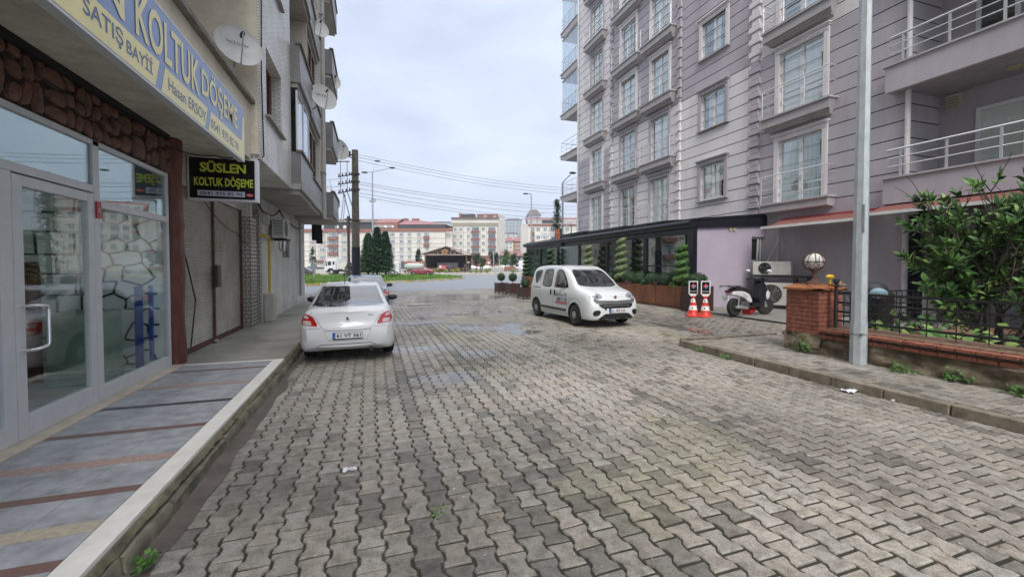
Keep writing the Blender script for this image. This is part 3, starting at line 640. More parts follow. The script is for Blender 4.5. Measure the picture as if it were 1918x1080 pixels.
# ---- signs ----
S=thing('fascia_sign','long blue and yellow upholstery sign hung along the shop canopy','sign',(-2.0,3,3.4))
ylw=mat('sign_yellow',(.85,.76,.36),.35,var=.05,scale=2); blu=mat('sign_blue',(.22,.31,.56),.35,var=.05,scale=2)
YE=8.08
MB().box(-2.045,-1.955,-2,YE,3.40,3.425).box(-2.045,-1.955,-2,YE,4.235,4.26).box(-2.045,-1.965,-2,YE,3.425,4.235).build('frame',alu,S)
MB().box(-1.965,-1.957,-2,YE,3.426,4.234).build('panel',blu,S)
b=MB()
zs0,zs1=3.428,3.70
def band(y0,y1,sl0=.0,sl1=.0): b.prism([(-1.956,y0,zs0),(-1.956,y1,zs0),(-1.956,y1+sl1,zs1),(-1.956,y0+sl0,zs1)],(.003,0,0))
ya_=P(905,430/1,x=-1.95).y if False else 0
def yv(u): return P(u,100,x=-1.95).y
q1=yv(885/3.0/1); 
y1=P(296,150,x=-1.95).y; y2=P(303,150,x=-1.95).y; y3=P(386,200,x=-1.95).y; y4=P(391,200,x=-1.95).y
band(-2,y1-.05,0,.10); band(y2,y3-.04,.1,.1); band(y4,YE-.002,.1,0)
b.prism([(-1.956,YE-.16,zs1),(-1.956,YE-.002,zs1),(-1.956,YE-.002,4.12),(-1.956,YE-.07,4.12)],(.003,0,0))
b.build('yellow_band',ylw,S)
def ytext(s,u0,u1,z0,z1,m,bold=.01,lab=None):
    a=P(u0,100,x=-1.95).y; e=P(u1,100,x=-1.95).y; return text(s,m,S,(-1.952,a,z0),(0,1,0),(0,0,1),e-a,z1-z0,bold=bold,ext=.001)
ylt=plain('letter_yellow',(.86,.78,.42),.4); blt=plain('letter_blue',(.10,.15,.30),.4)
# letters: first word is cut by the top of the picture
ytext('KOLTUK',256,373,3.745,4.16,ylt,.02); ytext('DÖŞEME',377,443,3.725,4.20,ylt,.02); 
a=P(258,100,x=-1.95).y; text('SÜSLEN',ylt,S,(-1.952,a-2.1,3.75),(0,1,0),(0,0,1),1.9,.38,bold=.02,ext=.001)
ytext('SATIŞ',158,232,3.49,3.66,blt,.012); ytext('BAYİİ',238,286,3.51,3.66,blt,.012)
ytext('Hasan ERSOY',315,384,3.50,3.63,blt,.008); ytext('0541 975 82 70',393,444,3.49,3.61,blt,.008)
# projecting black sign
S=thing('projecting_sign','black lightbox sign with yellow lettering projecting over the pavement','sign',(-2.4,8.8,2.85))
bx0,bx1=-3.0,-1.93; by=8.80
MB().box(bx0,bx1,by+.002,by+.16,2.85,3.62).build('housing',mat('sign_housing',(.70,.70,.73),.4,var=.05),S,bevel=.006)
MB().box(bx0+.03,bx1-.045,by-.006,by+.001,2.885,3.585).build('panel',mat('sign_black',(.008,.008,.01),.25,var=0),S)
yg=plain('lettering_lime',(.60,.68,.06),.4)
text('SÜSLEN',yg,S,(-2.81,by-.0075,3.34),(1,0,0),(0,0,1),.70,.20,bold=.035,ext=.001)
text('KOLTUK DÖŞEME',yg,S,(-2.90,by-.0075,3.06),(1,0,0),(0,0,1),.90,.22,bold=.03,ext=.001)
MB().box(-2.85,-2.13,by-.012,by-.0065,2.925,3.02).build('number_plate',plain('plate_lilac',(.55,.57,.66),.4),S)
text('0541 975 82 70',plain('ink_navy',(.03,.03,.10),.5),S,(-2.81,by-.013,2.945),(1,0,0),(0,0,1),.64,.055,bold=.02,ext=.001)
b=MB(); b.lathe([(1,0),(1,.005)],24,(0,0,0),axis='y'); b.v=[Vector((-2.055+q.x*.055,by-.0125+q.y,2.965+q.z*.032)) for q in b.v]
e_=b.build('emblem',plain('emblem_red',(.55,.03,.03)),S); MB().box(-2.10,-2.01,by-.0135,by-.0127,2.962,2.970).build('emblem_bar',plain('white_ink',(.8,.8,.8)),e_)
MB().tube([(-3.06,8.9,3.5),(-2.98,8.9,3.5)],.015,6).build('bracket',alu,S)
# ---- satellite dishes ----
dishm=mat('dish_white',(.55,.55,.53),.5,var=.08,scale=3,dirt=.3)
def dish(c,dirv,r,label,txt=None,mount=None,post=None):
    D=thing('satellite_dish',label,'satellite dish',c,'satellite dishes on the left building'); c=Vector(c); d=Vector(dirv).normalized(); M=Matrix.Translation(c)@d.to_track_quat('Z','Y').to_matrix().to_4x4()
    n_=28; prof=[(max(.01,r*k/7),.22*r*(k/7)**2) for k in range(8)]; b=MB().lathe(prof+[(r*1.01,.22*r+.004),(r*.99,.22*r-.02)]+[(r*k/7,.22*r*(k/7)**2-.02) for k in (6,4,2)]+[(.01,-.02)],n_); b.xf(M); b.build('reflector',dishm,D,smooth='auto')
    f=M@Vector((0,r*.15,r*.95)); ar=MB().tube([M@Vector((0,-r*.98,.2*r)),M@Vector((0,-r*.45,r*.62)),f],.013,6); ar.build('arm',pvc,D)
    MB().lathe([(.03,0),(.035,.05),(.025,.12)],8).xf(Matrix.Translation(f)@(-d).to_track_quat('Z','Y').to_matrix().to_4x4()).build('feed_horn',mat('black_plastic',(.02,.02,.02),.5),D)
    if txt: 
        X=(M.to_3x3()@Vector((1,0,0))); Y=(M.to_3x3()@Vector((0,1,0))); text(txt,plain('ink_navy',(.03,.03,.1)),D,M@Vector((-r*.45,r*.12,.05*r+.006)),X,Y,r*.9,r*.16)
    if mount: MB().tube([M@Vector((0,0,-.01)),M@Vector((0,-.05,-.14)),mount],.02,6).build('mount',pvc,D)
    return D
dish((-2.12,8.45,5.40),(.55,-1,.32),.36,'large satellite dish with printed script above the shop canopy','Nest & Nest Star',(-2.15,8.2,4.7))
dish((-1.42,14.9,7.02),(.6,-1,.3),.42,'satellite dish on the second floor balcony of the left building','SATEL',(-1.72,15.1,6.7))
dish((-1.66,16.0,9.74),(.6,-1,.3),.36,'satellite dish high beside the drainpipes of the left building',None,(-1.8,16.3,9.4))
dish((-1.50,19.7,9.5),(.75,-1,.25),.36,'satellite dish on the outermost balcony, second from its top',None,(-1.4,19.9,8.7))
dish((-1.70,20.75,4.55),(.75,-1,.25),.42,'satellite dish low on the outermost balcony',None,(-1.6,21.0,4.3))
dish(P(634,281,y=22.5),(.8,-1,.15),.50,'satellite dish held out on a long bracket beside the utility pole',None,(-1.38,21.0,7.35))
# ---- air conditioner, gas pipe and box, cables ----
def ac(name,label,c,w,h,dp,facing,mats=None,grp=None,grille=True):
    """unit centred at c (bottom centre), front faces -Y before rotation"""
    A=thing(name,label,'air conditioner',c,grp,facing); wp=mat('ac_white',(.55,.55,.51),.5,var=.08,scale=3,dirt=.35); bk=mat('black_plastic',(.02,.02,.02),.5)
    def loc(b,nm,m,par=A,**k):
        o=b.build(nm,m,None,**k); me=o.data; 
        for v in me.vertices: v.co+=o.location
        o.location=(0,0,0); o.parent=par; return o
    loc(MB().box(-w/2,w/2,-dp/2,dp/2,0,h),'casing',wp,bevel=.015)
    cx=-w*.17; r=h*.43
    loc(MB().lathe([(r,-dp/2-.004),(r,-dp/2-.002)],32,(cx,0,h/2),axis='y'),'fan_opening',bk)
    g=MB(); 
    for k in range(5 if grille else 2):
        rr=r*(k+1)/5*.98 if grille else r*(.35+.62*k); pts=[(cx+rr*math.cos(t*math.pi/12),-dp/2-.014,h/2+rr*math.sin(t*math.pi/12)) for t in range(25)]; g.tube(pts,.004,4)
    for k in range(12): t=k*math.pi/6; g.tube([(cx+.04*math.cos(t),-dp/2-.014,h/2+.04*math.sin(t)),(cx+r*math.cos(t),-dp/2-.012,h/2+r*math.sin(t))],.003,4)
    loc(g,'fan_grille',mat('grille_grey',(.30,.31,.28),.5) if grille else bk)
    bl=MB()
    for k in range(3):
        t=k*2.09+.4; bl.add([(cx,-dp/2-.006,h/2),(cx+r*.9*math.cos(t),-dp/2-.006,h/2+r*.9*math.sin(t)),(cx+r*.85*math.cos(t+.7),-dp/2-.006,h/2+r*.85*math.sin(t+.7))],[(0,1,2)])
    loc(bl,'fan_blades',mat('blade_grey',(.10,.10,.10),.5))
    sg=MB()
    for k in range(9): sg.box(-w/2-.004,-w/2-.001,-dp/2+.04,dp/2-.04,.08+k*h*.09,.08+k*h*.09+.02)
    loc(sg,'side_louvres',bk)
    return A
ac('air_conditioner','white air conditioner mounted high on the tiled left wall',(-2.55,14.35,2.52),.85,.56,.32,R_(90))
b=MB().box(-2.8,-2.35,14.0,14.03,2.47,2.51).box(-2.8,-2.35,14.65,14.68,2.47,2.51)
tag(b.build('bracket',mat('black_iron',(.02,.02,.02))),'iron bracket under the air conditioner on the tiled wall','bracket')
gy=mat('gas_yellow',(.55,.40,.02),.45,var=.15,scale=10,dirt=.2)
tag(MB().tube([(-2.83,12.85,2.52),(-2.70,12.9,2.52),(-2.70,13.45,2.50),(-2.70,13.48,2.44),(-2.70,13.48,.95)],.035,10).build('gas_pipe',gy,smooth='auto'),'yellow gas pipe running down the tiled wall into the meter box','pipe')
G=thing('gas_meter_box','cream gas meter box standing at the foot of the yellow pipe','meter box',(-2.68,13.45,.165))
MB().box(-2.79,-2.56,13.22,13.58,.17,.95).build('box',mat('box_cream',(.52,.50,.44),.5,dirt=.2),G,bevel=.02); MB().box(-2.559,-2.55,13.25,13.55,.25,.9).build('door',mat('box_cream',(.5,.5,.4)),G,bevel=.005)
J=thing('junction_box','small beige junction box under the overhang near the pipe','junction box',(-2.72,13.3,2.95))
MB().box(-2.79,-2.66,13.2,13.42,2.85,3.1).build('box',mat('box_cream',(.5,.5,.4)),J,bevel=.01); MB().box(-2.659,-2.654,13.23,13.39,2.9,3.05).build('lid',mat('grille_grey',(.3,.3,.3)),J)
blk=mat('cable_black',(.015,.015,.016),.6)
def cable(pts,r,label,sag=0,n=14,cat='cable'):
    P_=[]
    for a,c in zip(pts[:-1],pts[1:]):
        a=Vector(a);c=Vector(c)
        for k in range(n): t=k/n; P_.append(a.lerp(c,t)+Vector((0,0,-sag*4*t*(1-t))))
    P_.append(Vector(pts[-1])); o=MB().tube(P_,r,5).build('cable',blk); return tag(o,label,cat)
cable([(-2.74,12.2,3.5),(-2.72,13.3,3.15),(-2.70,15,3.45),(-2.70,17,3.2),(-2.70,20,3.35)],.022,'black cable bundle drooping along the wall under the overhang',.12)
cable([(-2.72,14.8,3.2),(-2.72,15.1,2.2),(-2.72,15.7,2.75)],.01,'thin looped cable hanging below the air conditioner',.2)
cable([(-2.99,8.45,3.2),(-2.97,8.5,2.0),(-2.96,8.95,1.1),(-2.96,8.7,.3)],.012,'black cable dangling down the first roller shutter',0)
cable([(-2.97,9.3,3.0),(-2.95,11.5,2.45),(-2.79,12.7,2.2)],.008,'thin wire slanting across the second roller shutter to the pillar',.12)
cable([(-2.035,8.2,3.55),(-2.4,8.2,3.5),(-2.84,7.6,3.47),(-2.84,4.5,3.44),(-2.84,1.0,3.47)],.01,'thin cable running under the canopy beside the red stones',.05)
cable([(-1.88,9.0,12.0),(-1.88,9.05,6.5),(-1.88,8.97,5.2),(-1.88,9.08,3.75),(-1.95,8.9,3.62)],.012,'black cable running down the edge of the tiled upper wall',0)
tag(MB().tube([(-2.0,8.86,3.62),(-2.0,8.86,3.7)],.01,6).build('hook',alu),'small hook on top of the black projecting sign','hook')
pl=MB().ball((-2.96,9.98,.20),.05,8,sq=(1,1.6,.7)); tag(pl.build('rag',mat('rag_grey',(.35,.33,.33),.9,var=.4,scale=30)),'crumpled grey rag at the foot of the shutter post','rag')
# =============== RIGHT BUILDING ===============
X0=13.6
lil=mat('lilac_render',(.43,.395,.43),.85,var=.10,scale=1.6,stretch=(1,1,.22),bump=.35,bscale=120,dirt=.12)
lgt=mat('pale_render',(.70,.665,.665),.85,var=.08,scale=1.6,stretch=(1,1,.22),bump=.35,bscale=120,dirt=.10)
gshade=mat('groove_shade',(.035,.032,.035),.9,var=0)  # groove shade painted into the colour, besides the shallow recess
dtrim=mat('taupe_trim',(.42,.39,.395),.8,var=.06,scale=3,dirt=.2)
pvcw=mat('white_pvc_frame',(.68,.69,.70),.35,var=.03)
RB=thing('apartment_building','tall lilac and pale grey apartment block with grooved render, stone quoins and french balconies','building',(18,12,0))
ZTOP=24.5
GR=[3.79+.4535*k for k in range(0,46)]
FL=[3.88+3.005*k for k in range(7)]      # balconette tops
holes=[]
cols={'A':(24.1,.66),'B':(20.65,.69),'C':(17.92,.66)}
wins=[]
for k,(c,(yc,hw)) in enumerate(cols.items()):
    for i,z in enumerate(FL[:6]): holes.append((yc-hw,yc+hw,z+.0,z+2.18)); wins.append((c,i,yc,hw,z))
for i in range(4): z=4.50+3.005*i; holes.append((13.80,15.10,z,z+1.52)); wins.append(('D',i,14.45,.65,z))
for i in range(6): z=FL[i]; holes.append((9.85,11.38,z,z+2.16)); wins.append(('E',i,10.615,.765,z))
def colr(y,z):
    if y>22.35: return 1 if z>8.72 else 0
    if y>16.5: return 0 if z>9.2 else 1
    if y>12.4: return 0 if z>9.2 else 1
    return 1 if z>9.2 else 0
ys=sorted(set([7.64,12.1,12.4,12.66,16.35,16.62,22.2,22.45,26.76]+[h[0] for h in holes]+[h[1] for h in holes]))
gh=.014
zs=[.2,2.6]
for g in GR: zs+=[g-gh,g+gh]
zs+=[h[2] for h in holes]+[h[3] for h in holes]+[9.2,8.72,ZTOP]; zs=sorted(set(round(z,4) for z in zs if z<=ZTOP))
b=MB()
def quo(y): return 12.1<=y<12.66 or 16.35<=y<16.62 or 22.2<=y<22.45
for j in range(len(zs)-1):
    z0,z1=zs[j],zs[j+1]; zc=(z0+z1)/2; ing=any(abs(zc-g)<gh for g in GR) and zc>3.7
    for i in range(len(ys)-1):
        y0,y1=ys[i],ys[i+1]; yc=(y0+y1)/2
        if any(h[0]-.001<y0 and y1<h[1]+.001 and h[2]-.001<z0 and z1<h[3]+.001 for h in holes): continue
        if ing and not quo(yc): b.quad((X0+.022,y1,z0),(X0+.022,y0,z0),(X0+.022,y0,z1),(X0+.022,y1,z1),2)
        else: b.quad((X0,y1,z0),(X0,y0,z0),(X0,y0,z1),(X0,y1,z1),colr(yc,zc))
for g in GR:   # groove lips
    for y0,y1 in ((7.64,12.1),(12.66,16.35),(16.62,22.2),(22.45,26.76)):
        b.quad((X0,y1,g+gh),(X0,y0,g+gh),(X0+.022,y0,g+gh),(X0+.022,y1,g+gh),2); b.quad((X0,y0,g-gh),(X0,y1,g-gh),(X0+.022,y1,g-gh),(X0+.022,y0,g-gh),2)
for (y0,y1,z0,z1) in holes:
    m_=1
    for q in (((y0,z0),(y0,z1)),((y1,z1),(y1,z0)),((y0,z1),(y1,z1)),((y1,z0),(y0,z0))):
        (a,c),(e_,f_)=q; b.quad((X0,a,c),(X0,e_,f_),(X0+.24,e_,f_),(X0+.24,a,c),m_)
b.build('wall',[lil,lgt,gshade],RB)
MB().box(X0+.26,24,7.9,26.74,.2,ZTOP).build('dark_core',dark,RB)  # near-black core paints the darkness of rooms behind the curtains
MB().quad((X0,26.762,.2),(24,26.762,.2),(24,26.762,ZTOP),(X0,26.762,ZTOP)).build('end_wall',lil,RB)
MB().box(13.3,24.3,-6,27.0,ZTOP,ZTOP+.4).build('roof_slab',dtrim,RB)
# quoins: alternating bevelled blocks
def quoins(yc,w):
    for half,mi,za,zb in ((0,colr(yc,5),3.6,9.2),(1,colr(yc,12),9.2,ZTOP)):
        b=MB(); k=0; z=za
        while z<zb-.1:
            ww=w if k%2 else w*.68; t=.10 if k%2 else .06; h=.2265
            b.hexa([(X0-.001,yc-ww/2,z),(X0-.001,yc+ww/2,z),(X0-.001,yc+ww/2,z+h-.012),(X0-.001,yc-ww/2,z+h-.012)],[(X0-t,yc-ww/2+.02,z+.02),(X0-t,yc+ww/2-.02,z+.02),(X0-t,yc+ww/2-.02,z+h-.02),(X0-t,yc-ww/2+.02,z+h-.02)]); k+=1; z+=h
        b.build('quoin',(lil,lgt)[mi] if yc>13 else (lil,lgt)[half],RB)
quoins(12.38,.52); quoins(16.48,.26); quoins(22.33,.30)
# window masters
wg=glassmat('window_glass',(.95,.97,.96),.08,.012,fk=.33)
netc=mat('net_curtain_pale',(.88,.90,.87),.9,var=.03,scale=5,stretch=(4,4,.12))
netc2=mat('net_curtain_grey',(.62,.66,.66),.9,var=.08,scale=5,stretch=(6,6,.1)); netc3=mat('curtain_ivory',(.70,.66,.56),.9,var=.10,scale=4,stretch=(7,7,.1))
stripe=mat('striped_blind',(.42,.38,.33),.9,var=.35,scale=3,stretch=(.1,.1,6))
def win_unit(yc,hw,z,h,open_=False,cur=None):
    x=X0+.085; b=MB(); t=.065
    b.box(x-.03,x+.03,yc-hw,yc-hw+t,z,z+h).box(x-.03,x+.03,yc+hw-t,yc+hw,z,z+h).box(x-.03,x+.03,yc-hw+t,yc+hw-t,z,z+t).box(x-.03,x+.03,yc-hw+t,yc+hw-t,z+h-t,z+h).box(x-.035,x+.028,yc-.06,yc+.06,z+t,z+h-t)
    w=b.build('window',pvcw,RB); MB().box(x-.004,x+.004,yc-hw+t,yc+hw-t,z+t,z+h-t).build('pane',wg,w)
    V=[];Fc=[];n_=34; rr_=random.Random(int(yc*97+z*131)); c0=rr_.choice((0,0,0,.0,.18,.3)); c1=rr_.choice((1,1,1,.8,.93,.62)); cur=cur or rr_.choice((netc,netc,netc2,netc3))
    for i in range(n_+1):
        y=yc-hw+.02+(2*hw-.04)*(c0+(c1-c0)*i/n_); xx=x+.055+.012*math.sin(i*1.9)+.008*math.sin(i*.7); V+=[(xx,y,z),(xx,y,z+h)]
    for i in range(n_): Fc.append((2*i,2*i+2,2*i+3,2*i+1))
    MB().add(V,Fc).build('curtain',cur,w,smooth=True); return w
def surround(yc,hw,z,h,m,fw=.17,sill=True):
    b=MB(); x=X0
    for s in (-1,1):
        a,e=sorted((yc+s*hw,yc+s*(hw+fw))); b.box(x-.05,x-.001,a,e,z,z+h)
        for q in range(3): yy=a+.03+q*.05; b.box(x-.062,x-.05,yy,yy+.02,z+.05,z+h-.05)
    b.box(x-.06,x-.001,yc-hw-fw,yc+hw+fw,z+h+.001,z+h+.14); b.box(x-.10,x-.001,yc-hw-fw-.03,yc+hw+fw+.03,z+h+.14,z+h+.19); b.box(x-.14,x-.001,yc-hw-fw-.06,yc+hw+fw+.06,z+h+.19,z+h+.23)
    n_=int((2*hw+2*fw)/.22)
    for k in range(n_): yy=yc-hw-fw+.06+k*.22; b.prism([(x-.061,yy,z+h+.05),(x-.061,yy+.12,z+h+.05),(x-.061,yy+.15,z+h+.10),(x-.061,yy+.02,z+h+.10)],(-.02,0,0))
    b.build('window_surround',m,RB)
railm=mat('rail_white',(.62,.63,.65),.3,var=.05,metal=.5)
def balconette(yc,w,z,full=True,dp=.36):
    y0,y1=yc-w/2,yc+w/2; b=MB()
    b.box(X0-dp-.04,X0-.001,y0-.04,y1+.04,z-.055,z-.0)       # top slab
    o=b.build('balconette',mat('slab_edge',(.42,.40,.41),.6),RB)
    b=MB(); prof=[(dp-.02,z-.056),(dp-.02,z-.34),(dp-.10,z-.36),(dp-.10,z-.41),(dp-.17,z-.43),(dp-.17,z-.48),(dp-.25,z-.50),(.0,z-.50),(.0,z-.056)]
    if not full: prof=[(dp-.02,z-.056),(dp-.02,z-.30),(dp-.10,z-.33),(0,z-.33),(0,z-.056)]
    taper=[0,0,.05,.05,.10,.10,.15,.15,0] if full else [0,0,.05,.05,0]
    A=[Vector((X0-d,y0+t,zz)) for (d,zz),t in zip(prof,taper)]; B=[Vector((X0-d,y1-t,zz)) for (d,zz),t in zip(prof,taper)]
    b.hexa(A,B); b.build('corbel',dtrim,o)
    r=MB(); x=X0-dp+.02; H_=.95
    pts=[(X0-.02,y1-.02),(x,y1-.02),(x,y0+.02),(X0-.02,y0+.02)]
    for hz,rr in ((H_,.02),(.74,.011),(.50,.011),(.26,.011)): r.tube([(p[0],p[1],z+hz) for p in pts],rr,6)
    n_=4
    for k in range(n_): yy=y0+.03+k*(w-.06)/(n_-1); r.tube([(x,yy,z),(x,yy,z+H_)],.013,6)
    r.build('railing',railm,o); return o
for c,i,yc,hw,z in wins:
    fr_=c!='D'; h=2.16 if fr_ else 1.50
    ci=colr(yc,z+1); sm=(lgt,lil)[ci] 
    win_unit(yc,hw,z+.01,h-.02,cur=None if not(c=='E' and i==0) else mat('green_curtain',(.42,.47,.38),.9,var=.25,scale=6,stretch=(4,4,.1)))
    surround(yc,hw,z,h,lgt if (c=='E' or ci==0) else lil)
    if fr_ : balconette(yc,2*hw+(1.08 if c!='E' else .85),z,full=not(i==0),dp=.36)
    else: MB().box(X0-.12,X0+.1,yc-hw-.2,yc+hw+.2,z-.05,z-.002).build('window_sill',mat('slab_edge',(.42,.40,.41)),RB)
# white pipes
b=MB().tube([(X0-.09,26.55,3.3),(X0-.09,26.55,ZTOP)],.055,8)
for k in range(6): b.box(X0-.15,X0-.03,26.47,26.63,FL[k]-.9,FL[k]-.86)
b.build('drainpipe',mat('pipe_white',(.60,.58,.58),.5),RB,smooth='auto')
MB().tube([(X0-.06,7.56,.3),(X0-.06,7.56,ZTOP)],.06,10).build('drainpipe',mat('pipe_white',(.6,.6,.6)),RB,smooth='auto')
# side balconies at the far end
for i,z in enumerate(FL[:6]):
    b=MB(); b.box(13.55,16,26.78,29.45,z-.52,z-.05); 
    b=MB()
    A=[(29.45,z-.05),(29.45,z-.30),(29.2,z-.34),(29.1,z-.40),(28.9,z-.44),(28.75,z-.50),(26.78,z-.50),(26.78,z-.05)]
    b.hexa([(13.55,y,zz) for y,zz in A],[(16,y,zz) for y,zz in A]); o=b.build('balcony',dtrim,RB)
    MB().box(13.5,16.05,26.77,29.52,z-.05,z).build('slab_edge',mat('slab_edge',(.3,.3,.3)),o)
    r=MB()
    for hz,rr in ((.95,.02),(.62,.012),(.32,.012)): r.tube([(13.6,26.8,z+hz),(13.6,29.4,z+hz),(16,29.4,z+hz)],rr,6)
    for y in (26.85,27.6,28.5,29.4): r.tube([(13.6,y,z),(13.6,y,z+.95)],.013,6)
    for x in (14.4,15.2,16): r.tube([(x,29.4,z),(x,29.4,z+.95)],.013,6)
    r.build('railing',railm,o)
    if i>=3:
        g=MB(); g.box(13.66,13.665,26.8,29.35,z+.02,z+2.45); g.box(13.66,16,29.36,29.365,z+.02,z+2.45); g.build('glazing',glassmat('balcony_glass',(.90,.94,.96),.08,.01,fk=.3),o)
        f=MB()
        for y in (26.82,27.3,27.8,28.3,28.8,29.33): f.box(13.65,13.675,y,y+.018,z,z+2.45)
        f.box(13.6,16,26.8,29.4,z+2.45,z+2.5); f.build('glazing_frame',pvcw,o)
# loggia bay near the camera
ZP=[4.08,7.07,10.07,13.07,16.07,19.07]
def cellwall(y0,y1,x0,x1,axis):
    pass
b=MB()
for j in range(len(GR)):
    z0=GR[j]+gh; z1=(GR[j+1] if j+1<len(GR) else ZTOP+.1)-gh
    b.quad((X0,7.64,z0),(15.0,7.64,z0),(15.0,7.64,z1),(X0,7.64,z1),0); b.quad((X0,7.655,z0-2*gh),(15.0,7.655,z0-2*gh),(15.0,7.655,z0),(X0,7.655,z0),1)
b.build('loggia_side_wall',[lil,gshade],RB)
lw=MB(); lw.box(15.0,15.2,-6,7.9,.2,ZTOP); lw.build('loggia_back_wall',lil,RB)
for i,z in enumerate(ZP):
    b=MB(); b.box(13.24,13.36,-6,7.93,z-.72,z-.045); o=b.build('balcony',lil,RB,label=None)
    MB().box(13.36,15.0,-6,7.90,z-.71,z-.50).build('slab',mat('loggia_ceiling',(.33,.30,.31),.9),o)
    MB().box(13.36,X0+.1,7.80,7.925,z-.715,z-.05).build('side_panel',lil,o)
    MB().box(13.19,13.42,-6,7.99,z-.045,z).build('slab_edge',mat('slab_edge',(.3,.3,.3)),o)
    r=MB(); x=13.27
    for hz,rr in ((.72,.026),(.50,.014),(.28,.014)): r.tube([(x,-6,z+hz),(x,7.75,z+hz),(x+.02,7.86,z+hz),(x+.12,7.9,z+hz)],rr,6)
    for k in range(9): yy=7.55-k*.95; r.beam((x,yy,z),(x,yy,z+.72),.05,.03)
    r.build('railing',mat('rail_white',(.6,.6,.6)),o,smooth='auto')
    MB().lathe([(.14,0),(.13,-.05),(.06,-.08)],16,(14.3,5.9,z-.712)).build('ceiling_lamp',mat('lamp_amber',(.35,.30,.18),.4),o,smooth='auto')
    # glazed door and window of the flat
    zz=z-.70+2.999-2.999; fz=z-.5
    for (ya,yb,zb,m2) in ((5.9,6.85,.02,netc),(4.0,5.8,.55,netc),(1.6,3.2,.02,netc)) if i==0 else ((6.1,6.9,.02,dark),(3.4,6.0,.02,stripe),(1.0,3.2,.02,stripe)):
        t=.09; f=MB(); z0=fz+zb; z1=fz+2.2
        f.box(14.93,14.99,ya,ya+t,z0,z1).box(14.93,14.99,yb-t,yb,z0,z1).box(14.93,14.99,ya+t,yb-t,z0,z0+t).box(14.93,14.99,ya+t,yb-t,z1-t,z1)
        w=f.build('window',pvcw,RB); MB().box(14.95,14.955,ya+t,yb-t,z0+t,z1-t).build('pane',wg,w); MB().box(14.975,14.98,ya+t,yb-t,z0+t,z1-t).build('curtain',m2,w)
MB().box(14.9,14.999,7.15,7.45,5.95,6.3).build('vent_grille',mat('vent_cream',(.5,.48,.40),.5),RB)
b=MB()
for k in range(4): b.box(14.885,14.9,7.18,7.42,5.99+k*.07,6.02+k*.07)
b.build('vent_slats',mat('lamp_amber',(.3,.3,.2)),RB)
# ground floor behind the awning: solid wall then dark glazed shop recess
MB().box(X0-.0+.001,X0+.25,7.645,7.9,.2,3.6).build('pier',lil,RB)
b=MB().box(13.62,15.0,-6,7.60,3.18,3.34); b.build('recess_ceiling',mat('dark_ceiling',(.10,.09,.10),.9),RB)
f=MB().box(14.9,14.99,5.55,5.7,.3,3.1).box(14.9,14.99,3.4,3.5,.3,3.1).box(14.9,14.99,-5,5.55,2.45,2.55).box(14.9,14.99,-5,5.5,.3,.5)
w=f.build('shop_window',mat('grey_alu_dark',(.20,.20,.21),.4),RB); MB().box(14.93,14.94,-5,5.55,.5,3.1).build('pane',glassmat('dark_shop_glass',(.2,.25,.25),.10,.01,dens=.75),w)
MB().box(15.21,24,-6,7.9,.2,3.3).build('dark_core',dark,RB)
# ---- cafe winter-garden ----
CF=thing('cafe_pavilion','black framed glass winter garden of a cafe built along the lilac block','building',(12,20,.26))
blkm=mat('black_aluminium',(.010,.012,.018),.30,var=.05,spec=.4)
XG=10.4; YN,YF_=11.85,28.3; ZG=3.2
b=MB()
b.box(XG-.03,XG+.15,YN,YN+.30,.25,3.22).box(XG,XG+.15,YF_-.15,YF_,.25,3.22)
nb=[14.55,17.5,20.3,23.0,25.7]
for y in nb: b.box(XG,XG+.12,y-.09,y+.09,.25,2.95)
b.box(XG-.02,XG+.14,YN+.30,YF_-.15,2.80,3.0); b.box(XG,XG+.12,YN+.3,YF_-.15,.25,.6)
b.build('frame',blkm,CF)
b=MB(); b.box(XG-.18,XG+.2,YN-.02,YF_+.05,3.01,3.22); b.tube([(XG-.16,YN-.03,3.16),(XG-.16,YF_+.05,3.16)],.085,12); b.build('gutter_beam',blkm,CF,smooth='auto')
# vertical sliding glass
ys_=[YN+.3]+nb+[YF_-.15]
cg=glassmat('cafe_glass',(.45,.52,.50),.12,.006,dens=.35,fk=.5)
for a,e in zip(ys_[:-1],ys_[1:]):
    f=MB(); a2=a+.10;e2=e-.10
    f.box(XG+.02,XG+.07,a2,e2,1.68,1.73).box(XG+.02,XG+.07,a2,a2+.04,.6,2.8).box(XG+.02,XG+.07,e2-.04,e2,.6,2.8)
    w=f.build('window',blkm,CF); MB().box(XG+.04,XG+.045,a2+.04,e2-.04,.6,2.8).build('pane',cg,w)
# sloping slatted roof with raised panels
b=MB(); n_=26
for k in range(n_):
    y0=YN-.02+k*(YF_-YN)/n_; y1=y0+(YF_-YN)/n_-.06
    b.hexa([(XG-.05,y0,3.24),(X0-.002,y0,3.52),(X0-.002,y1,3.52),(XG-.05,y1,3.24)],[(XG-.05,y0,3.31),(X0-.002,y0,3.60),(X0-.002,y1,3.60),(XG-.05,y1,3.31)])
b.hexa([(XG,YN,3.2),(X0-.001,YN,3.46),(X0-.001,YF_,3.46),(XG,YF_,3.2)],[(XG,YN,3.235),(X0-.001,YN,3.515),(X0-.001,YF_,3.515),(XG,YF_,3.235)])
b.build('roof',blkm,CF)
b=MB()
for (a,e,zz) in ((17.0,20.3,.10),(20.8,23.6,.16),(14.0,16.2,.05)): b.hexa([(XG+.5,a,3.42),(X0-.3,a,3.62),(X0-.3,e,3.62),(XG+.5,e,3.42)],[(XG+.5,a,3.42+zz),(X0-.3,a,3.62+zz),(X0-.3,e,3.62+zz),(XG+.5,e,3.42+zz)])
b.build('roof_panel',blkm,CF)
